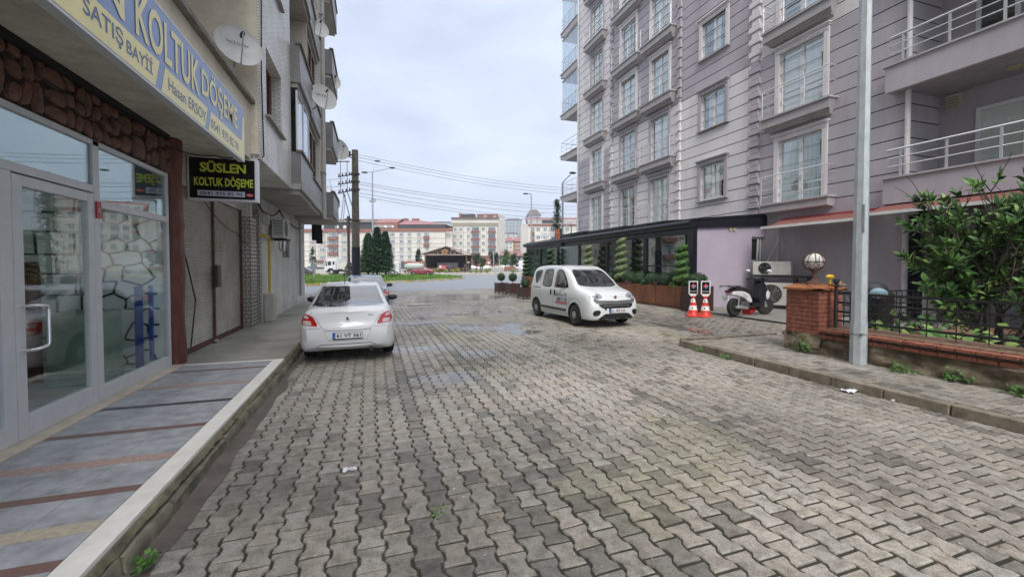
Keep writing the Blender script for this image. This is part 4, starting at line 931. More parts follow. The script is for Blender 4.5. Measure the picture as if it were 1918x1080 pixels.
# end wall, lilac, with black edge beam and little window
wl=mat('annex_lilac',(.38,.335,.41),.9,var=.05,scale=1.2,bump=.5,bscale=90,dirt=.12)
b=MB(); b.add([(XG+.18,11.9,.25),(13.0,11.9,.25),(13.0,11.9,3.16),(XG+.18,11.9,3.02)],[(0,1,2,3)]); b.add([(13.0,11.9,.25),(X0-.002,11.9,.25),(X0-.002,11.9,1.85),(13.0,11.9,1.85)],[(0,1,2,3)]); b.add([(13.0,11.9,2.75),(X0-.002,11.9,2.75),(X0-.002,11.9,3.2),(13.0,11.9,3.16)],[(0,1,2,3)]); b.add([(13.0,11.9,1.85),(13.0,12.1,1.85),(13.0,12.1,2.75),(13.0,11.9,2.75)],[(0,3,2,1)])
b.build('end_wall',wl,CF)
MB().hexa([(XG+.1,11.80,3.0),(X0-.003,11.80,3.16),(X0-.003,11.90,3.16),(XG+.1,11.90,3.0)],[(XG+.1,11.80,3.23),(X0-.003,11.80,3.50),(X0-.003,11.90,3.50),(XG+.1,11.90,3.23)]).build('end_beam',blkm,CF)
f=MB().box(13.02,13.07,12.0,12.05,1.86,2.74).box(13.50,13.56,12.0,12.05,1.86,2.74).box(13.07,13.5,12.0,12.05,1.86,1.92).box(13.07,13.5,12.0,12.05,2.68,2.74); f.beam((13.40,12.0,2.7),(13.28,11.93,1.9),.04,.05)
w=f.build('window',pvcw,CF); MB().box(13.0,13.58,12.06,12.07,1.86,2.74).build('pane',dark,w)
v_=MB()
for x in (12.0,12.18): v_.lathe([(.075,11.895),(.075,11.86),(.055,11.86),(.05,11.875),(.01,11.875)],16,(x,0,3.0),axis='y')
v_.build('vent',mat('vent_beige',(.42,.36,.26),.5),CF,smooth='auto')
MB().box(XG+.2,X0,12.1,28.2,.256,.27).build('floor',mat('cafe_floor',(.10,.09,.08),.5),CF)
# cafe furniture seen through the glass
ch=MB(); ch.box(-.22,.22,-.22,.22,.44,.50)
for sx in(-1,1):
    for sy in (-1,1): ch.beam((sx*.2,sy*.2,0),(sx*.2,sy*.2,.44),.03,.03)
ch.box(.18,.22,-.22,.22,.5,.9)
tb=MB().lathe([(.22,0),(.04,.03),(.04,.7),(.40,.72),(.40,.75)],16)
fur=mat('cafe_wood',(.12,.07,.045),.5)
first={}
tl=['round cafe table nearest the black corner post','second round cafe table behind the glass','third round cafe table behind the glass','round cafe table deep in the winter garden','farthest round cafe table behind the glass']
for i,y in enumerate((13.2,16,18.9,21.7,24.4)):
    T=thing('cafe_table',tl[i],'table',(11.6,y,.27),'tables inside the cafe')
    if 't' not in first:
        o=tb.build('table_top',fur,None); o.location=(0,0,0); o.parent=T; first['t']=o.data
    else: o=bpy.data.objects.new('table_top',first['t']); COL.objects.link(o); o.parent=T
    for s,dy in ((0,.62),(1,-.62)):
        Ch=thing('cafe_chair','dark chair on the %s side of the %s'%(('far','near')[s],tl[i]),'chair',(11.6,y+dy,.27),'chairs inside the cafe',R_(90 if s==0 else -90))
        if 'c' not in first:
            o=ch.build('seat',mat('chair_dark',(.03,.03,.035),.5),None); o.data.transform(Matrix.Translation(o.location)); o.location=(0,0,0); o.parent=Ch; first['c']=o.data
        else: o=bpy.data.objects.new('seat',first['c']); COL.objects.link(o); o.parent=Ch
# parasols (closed) inside
for i,y in enumerate((17.2,22.6)):
    U=thing('closed_parasol',['pale blue folded parasol behind the cafe glass beside the tall spiral shrub','pale blue folded parasol at the far end of the cafe glass'][i],'parasol',(11.0,y,.27))
    MB().lathe([(.03,0),(.03,.5)],8,(11.0,y,.27)).build('pole',alu,U); MB().lathe([(.16,.5),(.13,.9),(.06,1.5),(.02,1.75)],10,(11.0,y,.27)).build('canopy',mat('pale_blue_cloth',(.35,.42,.52),.8),U,smooth=True)
# cafe roof sign
S=thing('cafe_sign','white script cafe sign with an orange face badge on the pavilion roof','sign',(10.3,25.5,3.25))
sx=10.28
MB().box(sx-.01,sx+.03,20.9,23.5,3.26,3.30).box(sx,sx+.02,20.95,21.0,3.26,4.0).build('frame',blkm,S)
ww_=plain('script_white',(.80,.80,.80),.4); org=plain('badge_orange',(.55,.12,.03),.4)
def sxt(s,u0,u1,v0,v1,m,**k):
    a=P(u0,v1,x=sx-.03); e=P(u1,v1,x=sx-.03); t=P(u0,v0,x=sx-.03); return text(s,m,S,(sx-.03,a.y,a.z),(0,-1,0),(0,0,1),a.y-e.y,t.z-a.z,**k)
sxt('Garo Juan',1011.5,1040,434.5,450.5,ww_,bold=.03,shear=.3); sxt('COFFEE',1030,1041,451,455,ww_,bold=.03)
a=P(1040,452,x=sx-.02);c_=P(1050,432,x=sx-.02); cy,cz=(a.y+c_.y)/2,(a.z+c_.z)/2
b=MB().lathe([(1,0),(1,.01)],24,axis='x'); b.v=[Vector((sx-.03+q.x,cy+q.y*.30,cz+.02+q.z*.38)) for q in b.v]; b.add([(sx-.025,cy-.25,cz+.2),(sx-.025,cy-.05,cz+.36),(sx-.025,cy-.24,cz+.50)],[(0,1,2)]); b.add([(sx-.025,cy+.05,cz+.36),(sx-.025,cy+.25,cz+.2),(sx-.025,cy+.24,cz+.50)],[(0,1,2)]); o=b.build('badge',org,S); MB().box(sx-.015,sx+.01,cy-.48,cy+.4,cz-.55,cz+.42).build('badge_panel',blkm,S)
b=MB(); 
for dy in (-.11,.11): b.box(sx-.036,sx-.031,cy+dy-.07,cy+dy+.07,cz+.04,cz+.10)
b.box(sx-.036,sx-.031,cy-.13,cy+.13,cz-.16,cz-.12); b.build('badge_face',blkm,o)
# ---- awnings ----
def awning(y0,y1,zt,xo,zo,label):
    A=thing('awning',label,'awning',(13.5,(y0+y1)/2,zt),'red roller awnings over the shop')
    MB().tube([(13.46,y0,zt),(13.46,y1,zt)],.07,10).build('roller',mat('awning_red',(.22,.012,.02),.6),A,smooth='auto')
    V=[];Fc=[];n_=24
    for i in range(n_+1):
        y=y0+(y1-y0)*i/n_; sg=.015*math.sin(i*.9); V+=[(13.46,y,zt+.03),((13.46+xo)/2,y,(zt+zo)/2-.03+sg),(xo,y,zo)]
    for i in range(n_): a=i*3; Fc+=[(a,a+3,a+4,a+1),(a+1,a+4,a+5,a+2)]
    MB().add(V,Fc).build('cloth',mat('awning_cloth',(.20,.075,.06),.9,var=.12,scale=2,dirt=.3),A,smooth=True)
    MB().box(xo-.03,xo+.02,y0-.03,y1+.03,zo-.05,zo+.03).build('front_bar',mat('bar_white',(.66,.66,.64),.4),A)
    b=MB(); 
    for y in (y0+.5,y1-.5): b.beam((13.45,y,zt-.12),(12.9,y-.5,zo-.04),.05,.04); b.beam((12.9,y-.5,zo-.04),(xo+.02,y,zo-.03),.05,.04)
    b.build('folding_arm',mat('bar_white',(.6,.6,.6)),A)
awning(8.15,11.1,3.26,12.55,2.99,'red roller awning over the air conditioners, left of the lamp post')
awning(.5,7.95,3.36,12.3,3.05,'long red roller awning over the dark shop recess, right of the lamp post')
MB().tube([(13.3,11.3,3.1),(13.2,11.3,2.2),(13.1,11.25,1.3)],.02,6)
tag(MB().tube([(13.52,11.35,3.1),(13.5,11.3,2.6),(13.45,11.25,2.0),(13.4,11.2,1.3)],.022,6).tube([(13.50,11.25,3.1),(13.45,11.2,2.6),(13.3,11.5,1.9),(13.2,11.5,1.4)],.02,6).tube([(13.50,11.15,3.1),(13.48,11.1,2.5),(13.35,10.95,2.15),(13.25,10.9,2.2)],.018,6).build('insulated_pipe',mat('pipe_wrap',(.50,.49,.47),.7),smooth='auto'),'white insulated pipes hanging down behind the upper air conditioner','pipe')
A1=ac('air_conditioner','boxy white condenser with a bare black fan, on top of the iron stand',(12.95,11.0,1.40),1.12,.45,.40,R_(-62),grille=False)
A2=ac('air_conditioner','white air conditioner with a round slatted grille, below the iron stand',(12.95,10.75,.40),1.10,.74,.36,R_(-62))
text('G',plain('logo_blue',(.03,.04,.2)),A2,(0,0,0),(1,0,0),(0,0,1),.06,.06).matrix_local=Matrix.Translation((.36,-.185,.58))
b=MB(); Mx=Matrix.Translation((12.95,10.85,0))@Matrix.Rotation(R_(-62),4,'Z'); s_=MB()
s_.box(-.62,.95,-.24,.26,1.32,1.38)
for x in (-.6,.55,.92):
    for y in (-.22,.22): s_.box(x-.025,x+.025,y-.025,y+.025,.28,1.32)
s_.box(-.62,.95,-.22,.22,.34,.39)
tag(b.cat(s_,Mx).build('iron_stand',mat('black_iron',(.02,.02,.02))),'black iron stand carrying the two air conditioners','stand')
# ---- corten planter along the cafe ----
cor=mat('corten_wood',(.185,.065,.022),.5,var=.5,scale=2.2,bump=.25,bscale=30,dirt=.35,stretch=(1,1,.35))
dwood=mat('dark_planter_wood',(.055,.028,.022),.5,var=.3,scale=6)
PX0,PX1=9.80,10.36
def box_open(b,x0,x1,y0,y1,z0,z1,t=.03):
    b.box(x0,x0+t,y0,y1,z0,z1).box(x1-t,x1,y0,y1,z0,z1).box(x0+t,x1-t,y0,y0+t,z0,z1).box(x0+t,x1-t,y1-t,y1,z0,z1).box(x0+t,x1-t,y0+t,y1-t,z0,z1-.06,1)
soil=mat('planter_soil',(.03,.02,.012),.95,var=.4,scale=20)
for (a,e,lab) in ((11.75,19.6,'long rusty orange planter trough below the cafe windows, behind the white van'),(19.9,27.6,'rusty orange planter trough at the far end of the cafe windows')):
    Pp=thing('planter_trough',lab,'planter',(10.08,(a+e)/2,.24)); b=MB(); box_open(b,PX0,PX1,a,e,.34,1.02); b.build('body',[cor,soil],Pp)
    b=MB(); b.box(PX0+.03,PX1-.03,a+.04,e-.04,.2,.335); b.build('plinth',cor,Pp)
    b=MB(); k=a+1.3
    while k<e: b.box(PX0-.006,PX0-.001,k,k+.02,.36,1.0); k+=1.31
    b.build('seam',mat('seam_dark',(.05,.02,.01),.7),Pp)
def slat_box(name,label,c,s,h,feet=True,grp=None,rz=0):
    T=thing(name,label,'planter',c,grp,rz); b=MB(); t=.02; z0=.10 if feet else .02; hs=s/2
    n_=6 if h<.7 else 9
    for k in range(n_):
        za=z0+k*(h-z0)/n_; zb=za+(h-z0)/n_-.008
        b.box(-hs,-hs+t,-hs,hs,za,zb).box(hs-t,hs,-hs,hs,za,zb).box(-hs+t,hs-t,-hs,-hs+t,za,zb).box(-hs+t,hs-t,hs-t,hs,za,zb)
    o=b.build('slats',dwood,None); o.data.transform(Matrix.Translation(o.location)); o.location=(0,0,0); o.parent=T
    b=MB(); 
    for sx_ in(-1,1):
        for sy_ in (-1,1): b.box(*sorted((sx_*hs*1.02,sx_*(hs-.05))),*sorted((sy_*hs*1.02,sy_*(hs-.05))),0,h+.01)
    b.box(-hs+t,hs-t,-hs+t,hs-t,z0,h-.05,1); o=b.build('frame',[dwood,soil],None); o.data.transform(Matrix.Translation(o.location)); o.location=(0,0,0); o.parent=T
    return T
slat_box('planter_box','large dark slatted planter box behind the two traffic cones',(9.95,11.15,.25),.66,.80,False)
sp=[(P(941,550,z=.0),'farthest'),(P(963,553,z=.0),'middle'),(P(987,560,z=.0),'nearest')]
SPB=[]
for i,(p,w_) in enumerate(sp):
    s_=(.62,.64,.62)[i]; lb=['small dark planter box farthest from the van, beside the road','small dark planter box in the middle of the row of three','small dark planter box right behind the white van'][i]
    slat_box('planter_box',lb,(p.x,p.y+.25,gz(p.x,p.y)),s_,.66 if i<2 else .60,True,'small planter boxes by the cafe corner',.15); SPB.append((p.x,p.y+.25,gz(p.x,p.y)+(.66 if i<2 else .60)))
# ---- clipped shrubs made of many small leaves ----
def leafmat(name,c): return mat(name,c,.5,var=.45,scale=11,spec=.4)
lf_d=[leafmat('box_leaf_dark',(.016,.045,.016)),leafmat('box_leaf_mid',(.03,.075,.022))]
lf_g=[leafmat('spiral_leaf',(.055,.13,.03)),leafmat('spiral_leaf_light',(.09,.18,.045))]
lf_y=[leafmat('spiral_leaf_pale',(.15,.20,.09)),leafmat('spiral_leaf_palest',(.21,.27,.13))]
def leaf_on(b,p,nrm,s,r,nm=2):
    d=(nrm+Vector((r.uniform(-1,1),r.uniform(-1,1),r.uniform(-.6,1)))*.75).normalized(); a=d.orthogonal().normalized(); a.rotate(Matrix.Rotation(r.uniform(0,6.28),3,d)); c=d.cross(a)
    t=a*s; w=c*s*.42; b.add([p-t*.5,p+w,p+t*.5+d*s*.2,p-w],[(0,1,2,3)],r.randrange(nm))
def leafball(b,c,rad,n_,s,r,sq=1,nm=2,shell=.25):
    c=Vector(c)
    for _ in range(n_):
        d=Vector((r.gauss(0,1),r.gauss(0,1),r.gauss(0,1))).normalized(); rr=rad*(1-shell*r.random()**2)*(1+.06*noise.noise(d*3+c)); p=Vector((d.x*rr,d.y*rr,d.z*rr*sq)); leaf_on(b,c+p,d,s,r,nm)
def shell_core(b,c,rad,sq=1,mi=0): b.ball(c,rad*.86,12,mi,(1,1,sq))
r=random.Random(77)
balls=[]
for i,(x,y,z) in enumerate(SPB):
    T=thing('ball_topiary',['small round topiary ball on a stem in the farthest small planter','small round topiary ball on a stem in the middle small planter','small round topiary ball in the small planter behind the van'][i],'shrub',(x,y,z-.05),'topiary balls in the small planters')
    rr=.25; up=.36 if i<2 else .22
    b=MB(); shell_core(b,(x,y,z+up),rr); leafball(b,(x,y,z+up),rr,900,.045,r); b.build('foliage',lf_d,T); MB().tube([(x,y,z-.06),(x,y,z+up)],.02,6).build('trunk',mat('twig',(.06,.04,.025),.8),T)
x,y,z=9.95,11.15,1.05; b=MB(); shell_core(b,(x,y,z+.18),.30,.85); leafball(b,(x,y,z+.18),.31,1500,.04,r,.85); tag(b.build('ball_shrub',lf_d),'round clipped shrub in the dark planter box beside the cones','shrub')
# row of balls in the trough
yy=[12.75,13.55,14.35,15.05,16.4,17.1,17.75]+[20.5,21.2,21.9,22.6,23.3,24.0,25.0,25.7]
words=['first','second','third','fourth','fifth','sixth','seventh']
for i,y in enumerate(yy):
    b=MB(); rr=r.uniform(.27,.33); c=(10.02,y,1.02+rr*.62); shell_core(b,c,rr,.9); leafball(b,c,rr,900,.045,r,.9)
    lb='clipped dark ball shrub, %s from the cones, in the orange trough'%words[i] if i<7 else 'clipped dark ball shrub in the far orange trough beyond the van'
    tag(b.build('ball_shrub',lf_d),lb,'shrub','ball shrubs along the cafe' if i<7 else 'ball shrubs of the far trough')
def spiral(x,y,z0,h,rad,label,mats,turn=5,n_=2600):
    T=thing('spiral_topiary',label,'shrub',(x,y,z0),'spiral topiaries along the cafe'); MB().tube([(x,y,z0),(x,y,z0+h*.95)],.025,6).build('trunk',mat('twig',(.06,.04,.02)),T); b=MB()
    steps=int(turn*7)
    for k in range(steps):
        t=k/steps; a=t*turn*2*math.pi; rr=rad*(1-.35*t); c=Vector((x+math.cos(a)*rr*.38,y+math.sin(a)*rr*.38,z0+.15+h*t*.93)); s_=rr*.62
        b.ball(c,s_*.8,8,0,(1,1,.55)); leafball(b,c,s_,n_//steps,.05,r,.6)
    b.build('foliage',mats,T)
spiral(10.02,11.98,1.0,1.35,.33,'bright green spiral topiary beside the black corner post',lf_g,5,3200)
spiral(10.05,15.7,1.0,1.85,.36,'tall pale green spiral topiary behind the van windscreen',lf_y,6,3000)
spiral(10.05,18.55,1.0,1.65,.34,'pale spiral topiary above the van roof',lf_y,5,2400)
spiral(10.05,23.2,1.0,1.65,.36,'dark green spiral topiary left of the van roof',lf_d,5,2000)
spiral(10.02,27.2,.9,1.7,.38,'dark green spiral topiary at the far cafe corner',lf_d,6,2200)
# low purple and green bedding plants
ppl=[leafmat('heuchera_leaf',(.07,.03,.06)),leafmat('heuchera_light',(.10,.05,.07))]
for i,(y,m_,lb) in enumerate(((13.1,ppl,'purple bedding plant between the first balls of the trough'),(14.9,ppl,'purple bedding plant in the middle of the trough'),(12.2,lf_g,'leafy green plant at the foot of the bright spiral topiary'),(16.0,lf_g,'leafy green plant at the foot of the tall pale spiral'),(16.7,ppl,'purple bedding plant beside the tall pale spiral'),(13.9,lf_d,'small dark plant on the trough edge'))):
    b=MB(); leafball(b,(9.92,y,1.06),.17,160,.08,r,.7,shell=.9); tag(b.build('bedding_plant',m_),lb,'plant')
# =============== STREET OBJECTS, RIGHT SIDE ===============
galv=mat('galvanised_steel',(.44,.48,.50),.45,var=.16,scale=9,metal=.35,stretch=(1,1,.5),dirt=.15)
LP=thing('street_lamp','thick octagonal galvanised lamp post at the pavement edge by the brick wall','street lamp',(7.44,4.75,.127))
b=MB(); b.lathe([(.118,.127),(.116,.80)],8,(7.44,4.75,0)); b.lathe([(.108,.80),(.088,5.3),(.07,9.5)],8,(7.44,4.75,0)); b.build('post',galv,LP)
b=MB().lathe([(.121,.60),(.121,.625)],8,(7.44,4.75,0)).box(7.33,7.37,4.62,4.66,.61,.64); b.build('joint_band',mat('steel_dark',(.2,.22,.23),.5),LP)
d_=Vector((-.72,-.69,0)); c_=Vector((7.44,4.75,2.45))+d_*.096
MB().beam(c_-Vector((0,0,.22)),c_+Vector((0,0,.22)),.06,.02).build('access_door',mat('steel_mid',(.30,.33,.34),.5),LP)
MB().tube([(7.44,4.75,9.4),(7.1,4.5,9.9),(5.5,3.2,10.2)],.04,8).build('arm',galv,LP); MB().box(5.0,5.6,2.8,3.2,10.15,10.3).build('lamp_head',mat('steel_mid',(.3,.3,.3)),LP)
# brick wall and pier
brick=mat('red_brick',(.27,.095,.060),.75,var=.45,scale=9,bump=.6,bscale=70,dirt=.5)
brick2=mat('orange_brick',(.34,.125,.05),.75,var=.25,scale=6,bump=.5,bscale=70,dirt=.4)
mort=mat('mortar',(.17,.14,.12),.95,var=.3,scale=10)
BP=thing('brick_pier','red brick gate pier with a sloped brick cap at the end of the low wall','wall',(7.9,5.8,.12))
px0,px1,py0,py1=7.56,8.16,5.50,6.12
b=MB(); b.box(px0+.012,px1-.012,py0+.012,py1-.012,.45,1.26); b.build('core',mort,BP)
b=MB(); r=random.Random(9); ch_=.0762; nc=10
for k in range(nc):
    z0=.475+k*.0785; z1=z0+.066; off=(k%2)*.5
    for side in range(4):
        L_=.60 if side<2 else .62; n_=3; w_=L_/n_
        q=-off*w_
        while q<L_-.01:
            a=max(0,q)+.004; e=min(L_,q+w_)-.004; q+=w_
            if e-a<.03: continue
            j=r.uniform(-.003,.003)
            if side==0: b.box(px0-.0+j,px0+.03,py0+a,min(py0+e,py1-.004),z0,z1)
            if side==1: b.box(px1-.03,px1+j,py0+a,py0+min(e,.6),z0,z1)
            if side==2: b.box(px0+a,px0+min(e,.6),py0+j-.001,py0+.03,z0,z1)
            if side==3: b.box(px0+a,px0+min(e,.6),py1-.03,py1+j,z0,z1)
b.build('brickwork',brick,BP)
b=MB()
for side in range(4):
    for k in range(5):
        a=-.05+k*.142; e=a+.132
        if side==0: b.hexa([(px0-.05,py0+a,1.262),(px0-.05,py0+e,1.262),(px0+.2,py0+e,1.262),(px0+.2,py0+a,1.262)],[(px0-.05,py0+a,1.30),(px0-.05,py0+e,1.30),(px0+.2,py0+e*.8+.06,1.372),(px0+.2,py0+a*.8+.06,1.372)])
        if side==1: b.hexa([(px1+.05,py0+a,1.262),(px1+.05,py0+e,1.262),(px1-.2,py0+e,1.262),(px1-.2,py0+a,1.262)],[(px1+.05,py0+a,1.30),(px1+.05,py0+e,1.30),(px1-.2,py0+e*.8+.06,1.371),(px1-.2,py0+a*.8+.06,1.371)])
        if side==2: b.hexa([(px0+a,py0-.05,1.263),(px0+e,py0-.05,1.263),(px0+e,py0+.2,1.263),(px0+a,py0+.2,1.263)],[(px0+a,py0-.05,1.301),(px0+e,py0-.05,1.301),(px0+e*.8+.06,py0+.2,1.37),(px0+a*.8+.06,py0+.2,1.37)])
b.box(px0+.15,px1-.15,py0+.15,py1-.05,1.27,1.366)
b.build('cap',brick2,BP)
rub=mat('rubble_base',(.20,.165,.115),.9,var=.75,scale=3,bump=1.0,bscale=14,dirt=.95)
def rubble(y0,y1,x0,z1,nm,par,seed=0):
    V=[];Fc=[];ny=int((y1-y0)/.06);nz_=8
    for j in range(ny+1):
        y=y0+(y1-y0)*j/ny
        for k in range(nz_+1):
            z=.10+(z1-.10)*k/nz_; nn=noise.noise(Vector((y*2.2,z*6,seed)))*.08+noise.noise(Vector((y*7,z*16,seed)))*.04; V.append((x0-.03+nn+.05*(k/nz_),y,z))
    for j in range(ny):
        for k in range(nz_): a=j*(nz_+1)+k; Fc.append((a,a+1,a+nz_+2,a+nz_+1))
    b=MB().add(V,Fc); b.box(x0+.08,x0+.55,y0,y1,.1,z1-.01); return b.build(nm,rub,par,smooth='auto')
rubble(5.46,6.16,px0,.475,'rubble_foot',BP,3)
b=MB().box(px0+.01,px1,py1,py1+.04,.1,.47).box(px0+.02,px1-.02,py0-.0,py0+.1,.1,.474); b.build('foot_side',rub,BP)
LW=thing('low_wall','low rubble wall with a red brick coping under the iron fence','wall',(7.8,1.5,.12))
rubble(-4,5.47,7.60,.50,'rubble_body',LW,8)
b=MB(); b.box(7.60,8.1,-4,5.45,.49,.535); b.build('bed',mort,LW)
b=MB(); y=5.44; k=0; r=random.Random(4)
while y>-4:
    w_=.205; j=r.uniform(-.006,.006); b.hexa([(7.52+j,y-w_+.014,.535),(8.14,y-w_+.014,.535),(8.14,y-.004,.535),(7.52+j,y-.004,.535)],[(7.52+j,y-w_+.014,.582),(8.14,y-w_+.014,.625),(8.14,y-.004,.625),(7.52+j,y-.004,.582)]); y-=w_
b.build('coping',brick,LW,bevel=.006)
b=MB(); y=5.44
while y>-4: b.box(7.555,7.62,y-.20,y-.008,.435,.489); y-=.205
b.build('header_course',brick,LW)
moss=mat('moss_film',(.045,.05,.015),.95,var=.5,scale=8)
V=[];Fc=[];n_=160
for i in range(n_+1):
    y=5.40-i*9.3/n_; x=7.63+.05*noise.noise(Vector((y*4,1,1)))+.03*noise.noise(Vector((y*15,1,1))); V+=[(x,y,.5955+(x-7.6)*.0694),(8.13,y,.6295)]
for i in range(n_): Fc.append((2*i,2*i+1,2*i+3,2*i+2))
MB().add(V,Fc).build('moss',mat('moss_brown',(.16,.10,.065),.95,var=.6,scale=14,bump=.6,bscale=60,dirt=.5),LW)
# iron fence on the wall
iron=mat('black_iron',(.02,.02,.02)); FE=thing('iron_fence','black wrought iron fence with scroll panels on the low brick wall','fence',(7.85,1.5,.62))
b=MB(); fx=7.84
for z in (.74,.90,1.06,1.22): b.beam((fx,-4,z),(fx,5.42,z),.03,.034)
b.build('rail',iron,FE)
b=MB(); b.lathe([(.03,.6),(.03,1.35),(.045,1.36),(.02,1.38),(.05,1.42),(.048,1.46),(.01,1.49)],10,(7.80,5.36,0)); b.build('post',iron,FE,smooth='auto')
b=MB(); y=5.1
while y>-3.5:
    b.beam((fx,y,.64),(fx,y,1.22),.011,.011)
    for sgn in (-1,1):
        for (cz,rr) in ((.82,.065),(.98,.06),(1.14,.06)):
            pts=[]
            for t in range(13): a=t/12*4.6; q=rr*(1-.12*t/2.2 if t<11 else .4); pts.append((fx,y-.17*1+sgn*.07+q*math.cos(a)*.9,cz+q*math.sin(a)*1.0))
            b.tube(pts,.0065,4)
    y-=.34
b.build('scrollwork',iron,FE)
# globe lamp on the pier
GLB=thing('globe_lamp','white globe lamp in a wrought cage standing on the brick pier','lamp',(7.8,5.72,1.37))
gx,gy=7.80,5.76; rust2=mat('rusty_lamp_iron',(.12,.055,.04),.7,var=.4,scale=20)
MB().lathe([(.13,1.372),(.125,1.39),(.07,1.43),(.038,1.46),(.032,1.56),(.05,1.60),(.09,1.62),(.07,1.66)],16,(gx,gy,0)).build('base',rust2,GLB,smooth='auto')
gr=.155; gc=Vector((gx,gy,1.78)); b=MB().ball(gc,gr,24); b.build('globe',mat('opal_glass',(.72,.70,.66),.25,var=.03,scale=3),GLB,smooth=True)
b=MB()
for k in range(8):
    a=k*math.pi/4; R2=gr+.012
    def sph(th,ph): return gc+Vector((R2*math.sin(th)*math.cos(ph),R2*math.sin(th)*math.sin(ph),R2*math.cos(th)))
    b.tube([sph(t*math.pi/16,a) for t in range(1,9)],.006,5)
    for s_ in (0,1): b.tube([sph(math.pi/2+.95*math.sin(t*math.pi/8)*(.5 if s_==0 else .5)+s_*.55,a+(t/8-.0)*math.pi/4) for t in range(9)],.006,5)
b.tube([gc+Vector((.166*math.cos(t*.3927),.166*math.sin(t*.3927),0)) for t in range(17)],.007,5)
for k in range(3):
    a=k*2.094; b.tube([gc+Vector((.19*math.cos(a)*math.sin(t*.35),.19*math.sin(a)*math.sin(t*.35),-.19*math.cos(t*.35))) for t in range(2,7)],.007,5)
b.build('cage',rust2,GLB)
tag(MB().box(7.98,8.15,5.42,5.62,1.366,1.375).ball((8.06,5.52,1.40),.06,8,sq=(1.3,1,.4)).build('bun',mat('bread',(.45,.30,.16),.7),smooth='auto'),'small tan bun on a white slip on top of the brick pier','food')
# garden behind the fence
struct(MB().box(8.1,13.6,-4,6.08,-.02,.33).build('garden_soil',mat('soil_dark',(.035,.028,.018),.95,var=.4,scale=5)))
struct(MB().box(8.17,13.6,5.0,6.1,.0,.345).build('garden_paving',mat('garden_tiles',(.22,.12,.08),.7,var=.3,scale=5)))
bl=[leafmat('laurel_leaf',(.07,.16,.035)),leafmat('laurel_light',(.12,.24,.055)),leafmat('laurel_young',(.19,.29,.07)),leafmat('laurel_deep',(.03,.085,.022))]
def laurel(name,label,base,stems,L_,nshoot,leafL,seed,spread=1.):
    r=random.Random(seed); T=thing(name,label,'tree',base); wd=MB(); lv=MB(); tips=[]; base=Vector(base)
    def grow(p,d,l,rad,lev):
        pts=[p]; q=p.copy(); dd=d.copy(); n_=5
        for k in range(n_):
            dd=(dd+Vector((r.uniform(-.18,.18),r.uniform(-.18,.18),r.uniform(-.02,.16)))).normalized(); q=q+dd*l/n_; pts.append(q.copy())
            if lev>0 and k>0:
                for _ in range(2 if lev>1 else 2):
                    nd=(dd+Vector((r.uniform(-1,1),r.uniform(-1,1),r.uniform(-.35,.5)))*.85).normalized(); grow(q.copy(),nd,l*r.uniform(.42,.62),rad*.55,lev-1)
            elif lev==0: tips.append((q.copy(),dd.copy()))
        tips.append((q.copy(),dd.copy())); wd.tube(pts,[rad*(1-.6*i/n_) for i in range(n_+1)],5)
    for (dx,dy,dz,l) in stems:
        l*=.80; grow(base+Vector((dx*.1,dy*.1,0)),Vector((dx,dy,dz)).normalized(),l,.03,2)
    r.shuffle(tips)
    for (p,d) in tips[:nshoot]:
        m0=r.choices((0,1,2,3),(5,3,1.2,3))[0]
        for k in range(9):
            a=k*2.4+r.uniform(-.3,.3); s_=leafL*r.uniform(.7,1.15); ax=d.orthogonal().normalized(); ax.rotate(Matrix.Rotation(a,3,d)); el=(ax*(1-.07*k)+d*(.25+.10*k)+Vector((0,0,-.10))).normalized(); w=el.cross(d).normalized()*s_*.19; n_=w.cross(el).normalized()
            o=p-d*(.13-.016*k); mid=o+el*s_*.5+n_*s_*.05; tip=o+el*s_-n_*s_*.06
            lv.add([o,o+el*s_*.22+w*.75,mid+w,o+el*s_*.8+w*.6,tip,o+el*s_*.8-w*.6,mid-w,o+el*s_*.22-w*.75,mid-n_*s_*.035],[(0,1,2,8),(8,2,3,4),(0,8,6,7),(8,4,5,6)],m0 if r.random()<.75 else r.randrange(4))
    wd.build('trunk',mat('laurel_bark',(.07,.06,.045),.85),T); lv.build('crown',bl,T); return T
laurel('laurel_tree','large glossy laurel bush leaning over the iron fence',(9.75,4.15,.33),[(-.2,.75,1.5,1.9),(-.5,-.2,1.5,1.7),(.2,.1,1.6,2.0),(-.5,.5,.9,1.4),(.0,-.9,1.3,1.9),(-.3,-.8,.8,1.5),(.4,.5,1.2,1.8),(-.1,.4,1.9,2.1),(-.2,-.5,1.7,2.1),(-.7,.1,.7,1.2)],0,470,.18,5)
laurel('laurel_tree','second laurel bush at the right edge, behind the fence',(10.3,2.2,.33),[(.1,.3,1.5,2.1),(-.4,-.2,1.4,1.8),(.3,-.2,1.6,2.2),(-.5,.4,1.0,1.5)],0,380,.17,15)
bb_=MB(); r=random.Random(2)
for c in ((8.9,4.6,.55),(8.6,3.9,.5),(9.0,3.1,.55),(8.7,2.4,.5),(9.3,5.2,.5)):
    for _ in range(70):
        p=Vector(c)+Vector((r.gauss(0,.28),r.gauss(0,.3),r.gauss(0,.14))); leaf_on(bb_,p,Vector((-.3,-.5,.8)),.15,r,4)
tag(bb_.build('ground_cover',bl),'leafy green ground cover growing behind the iron fence','plants',kind='stuff')
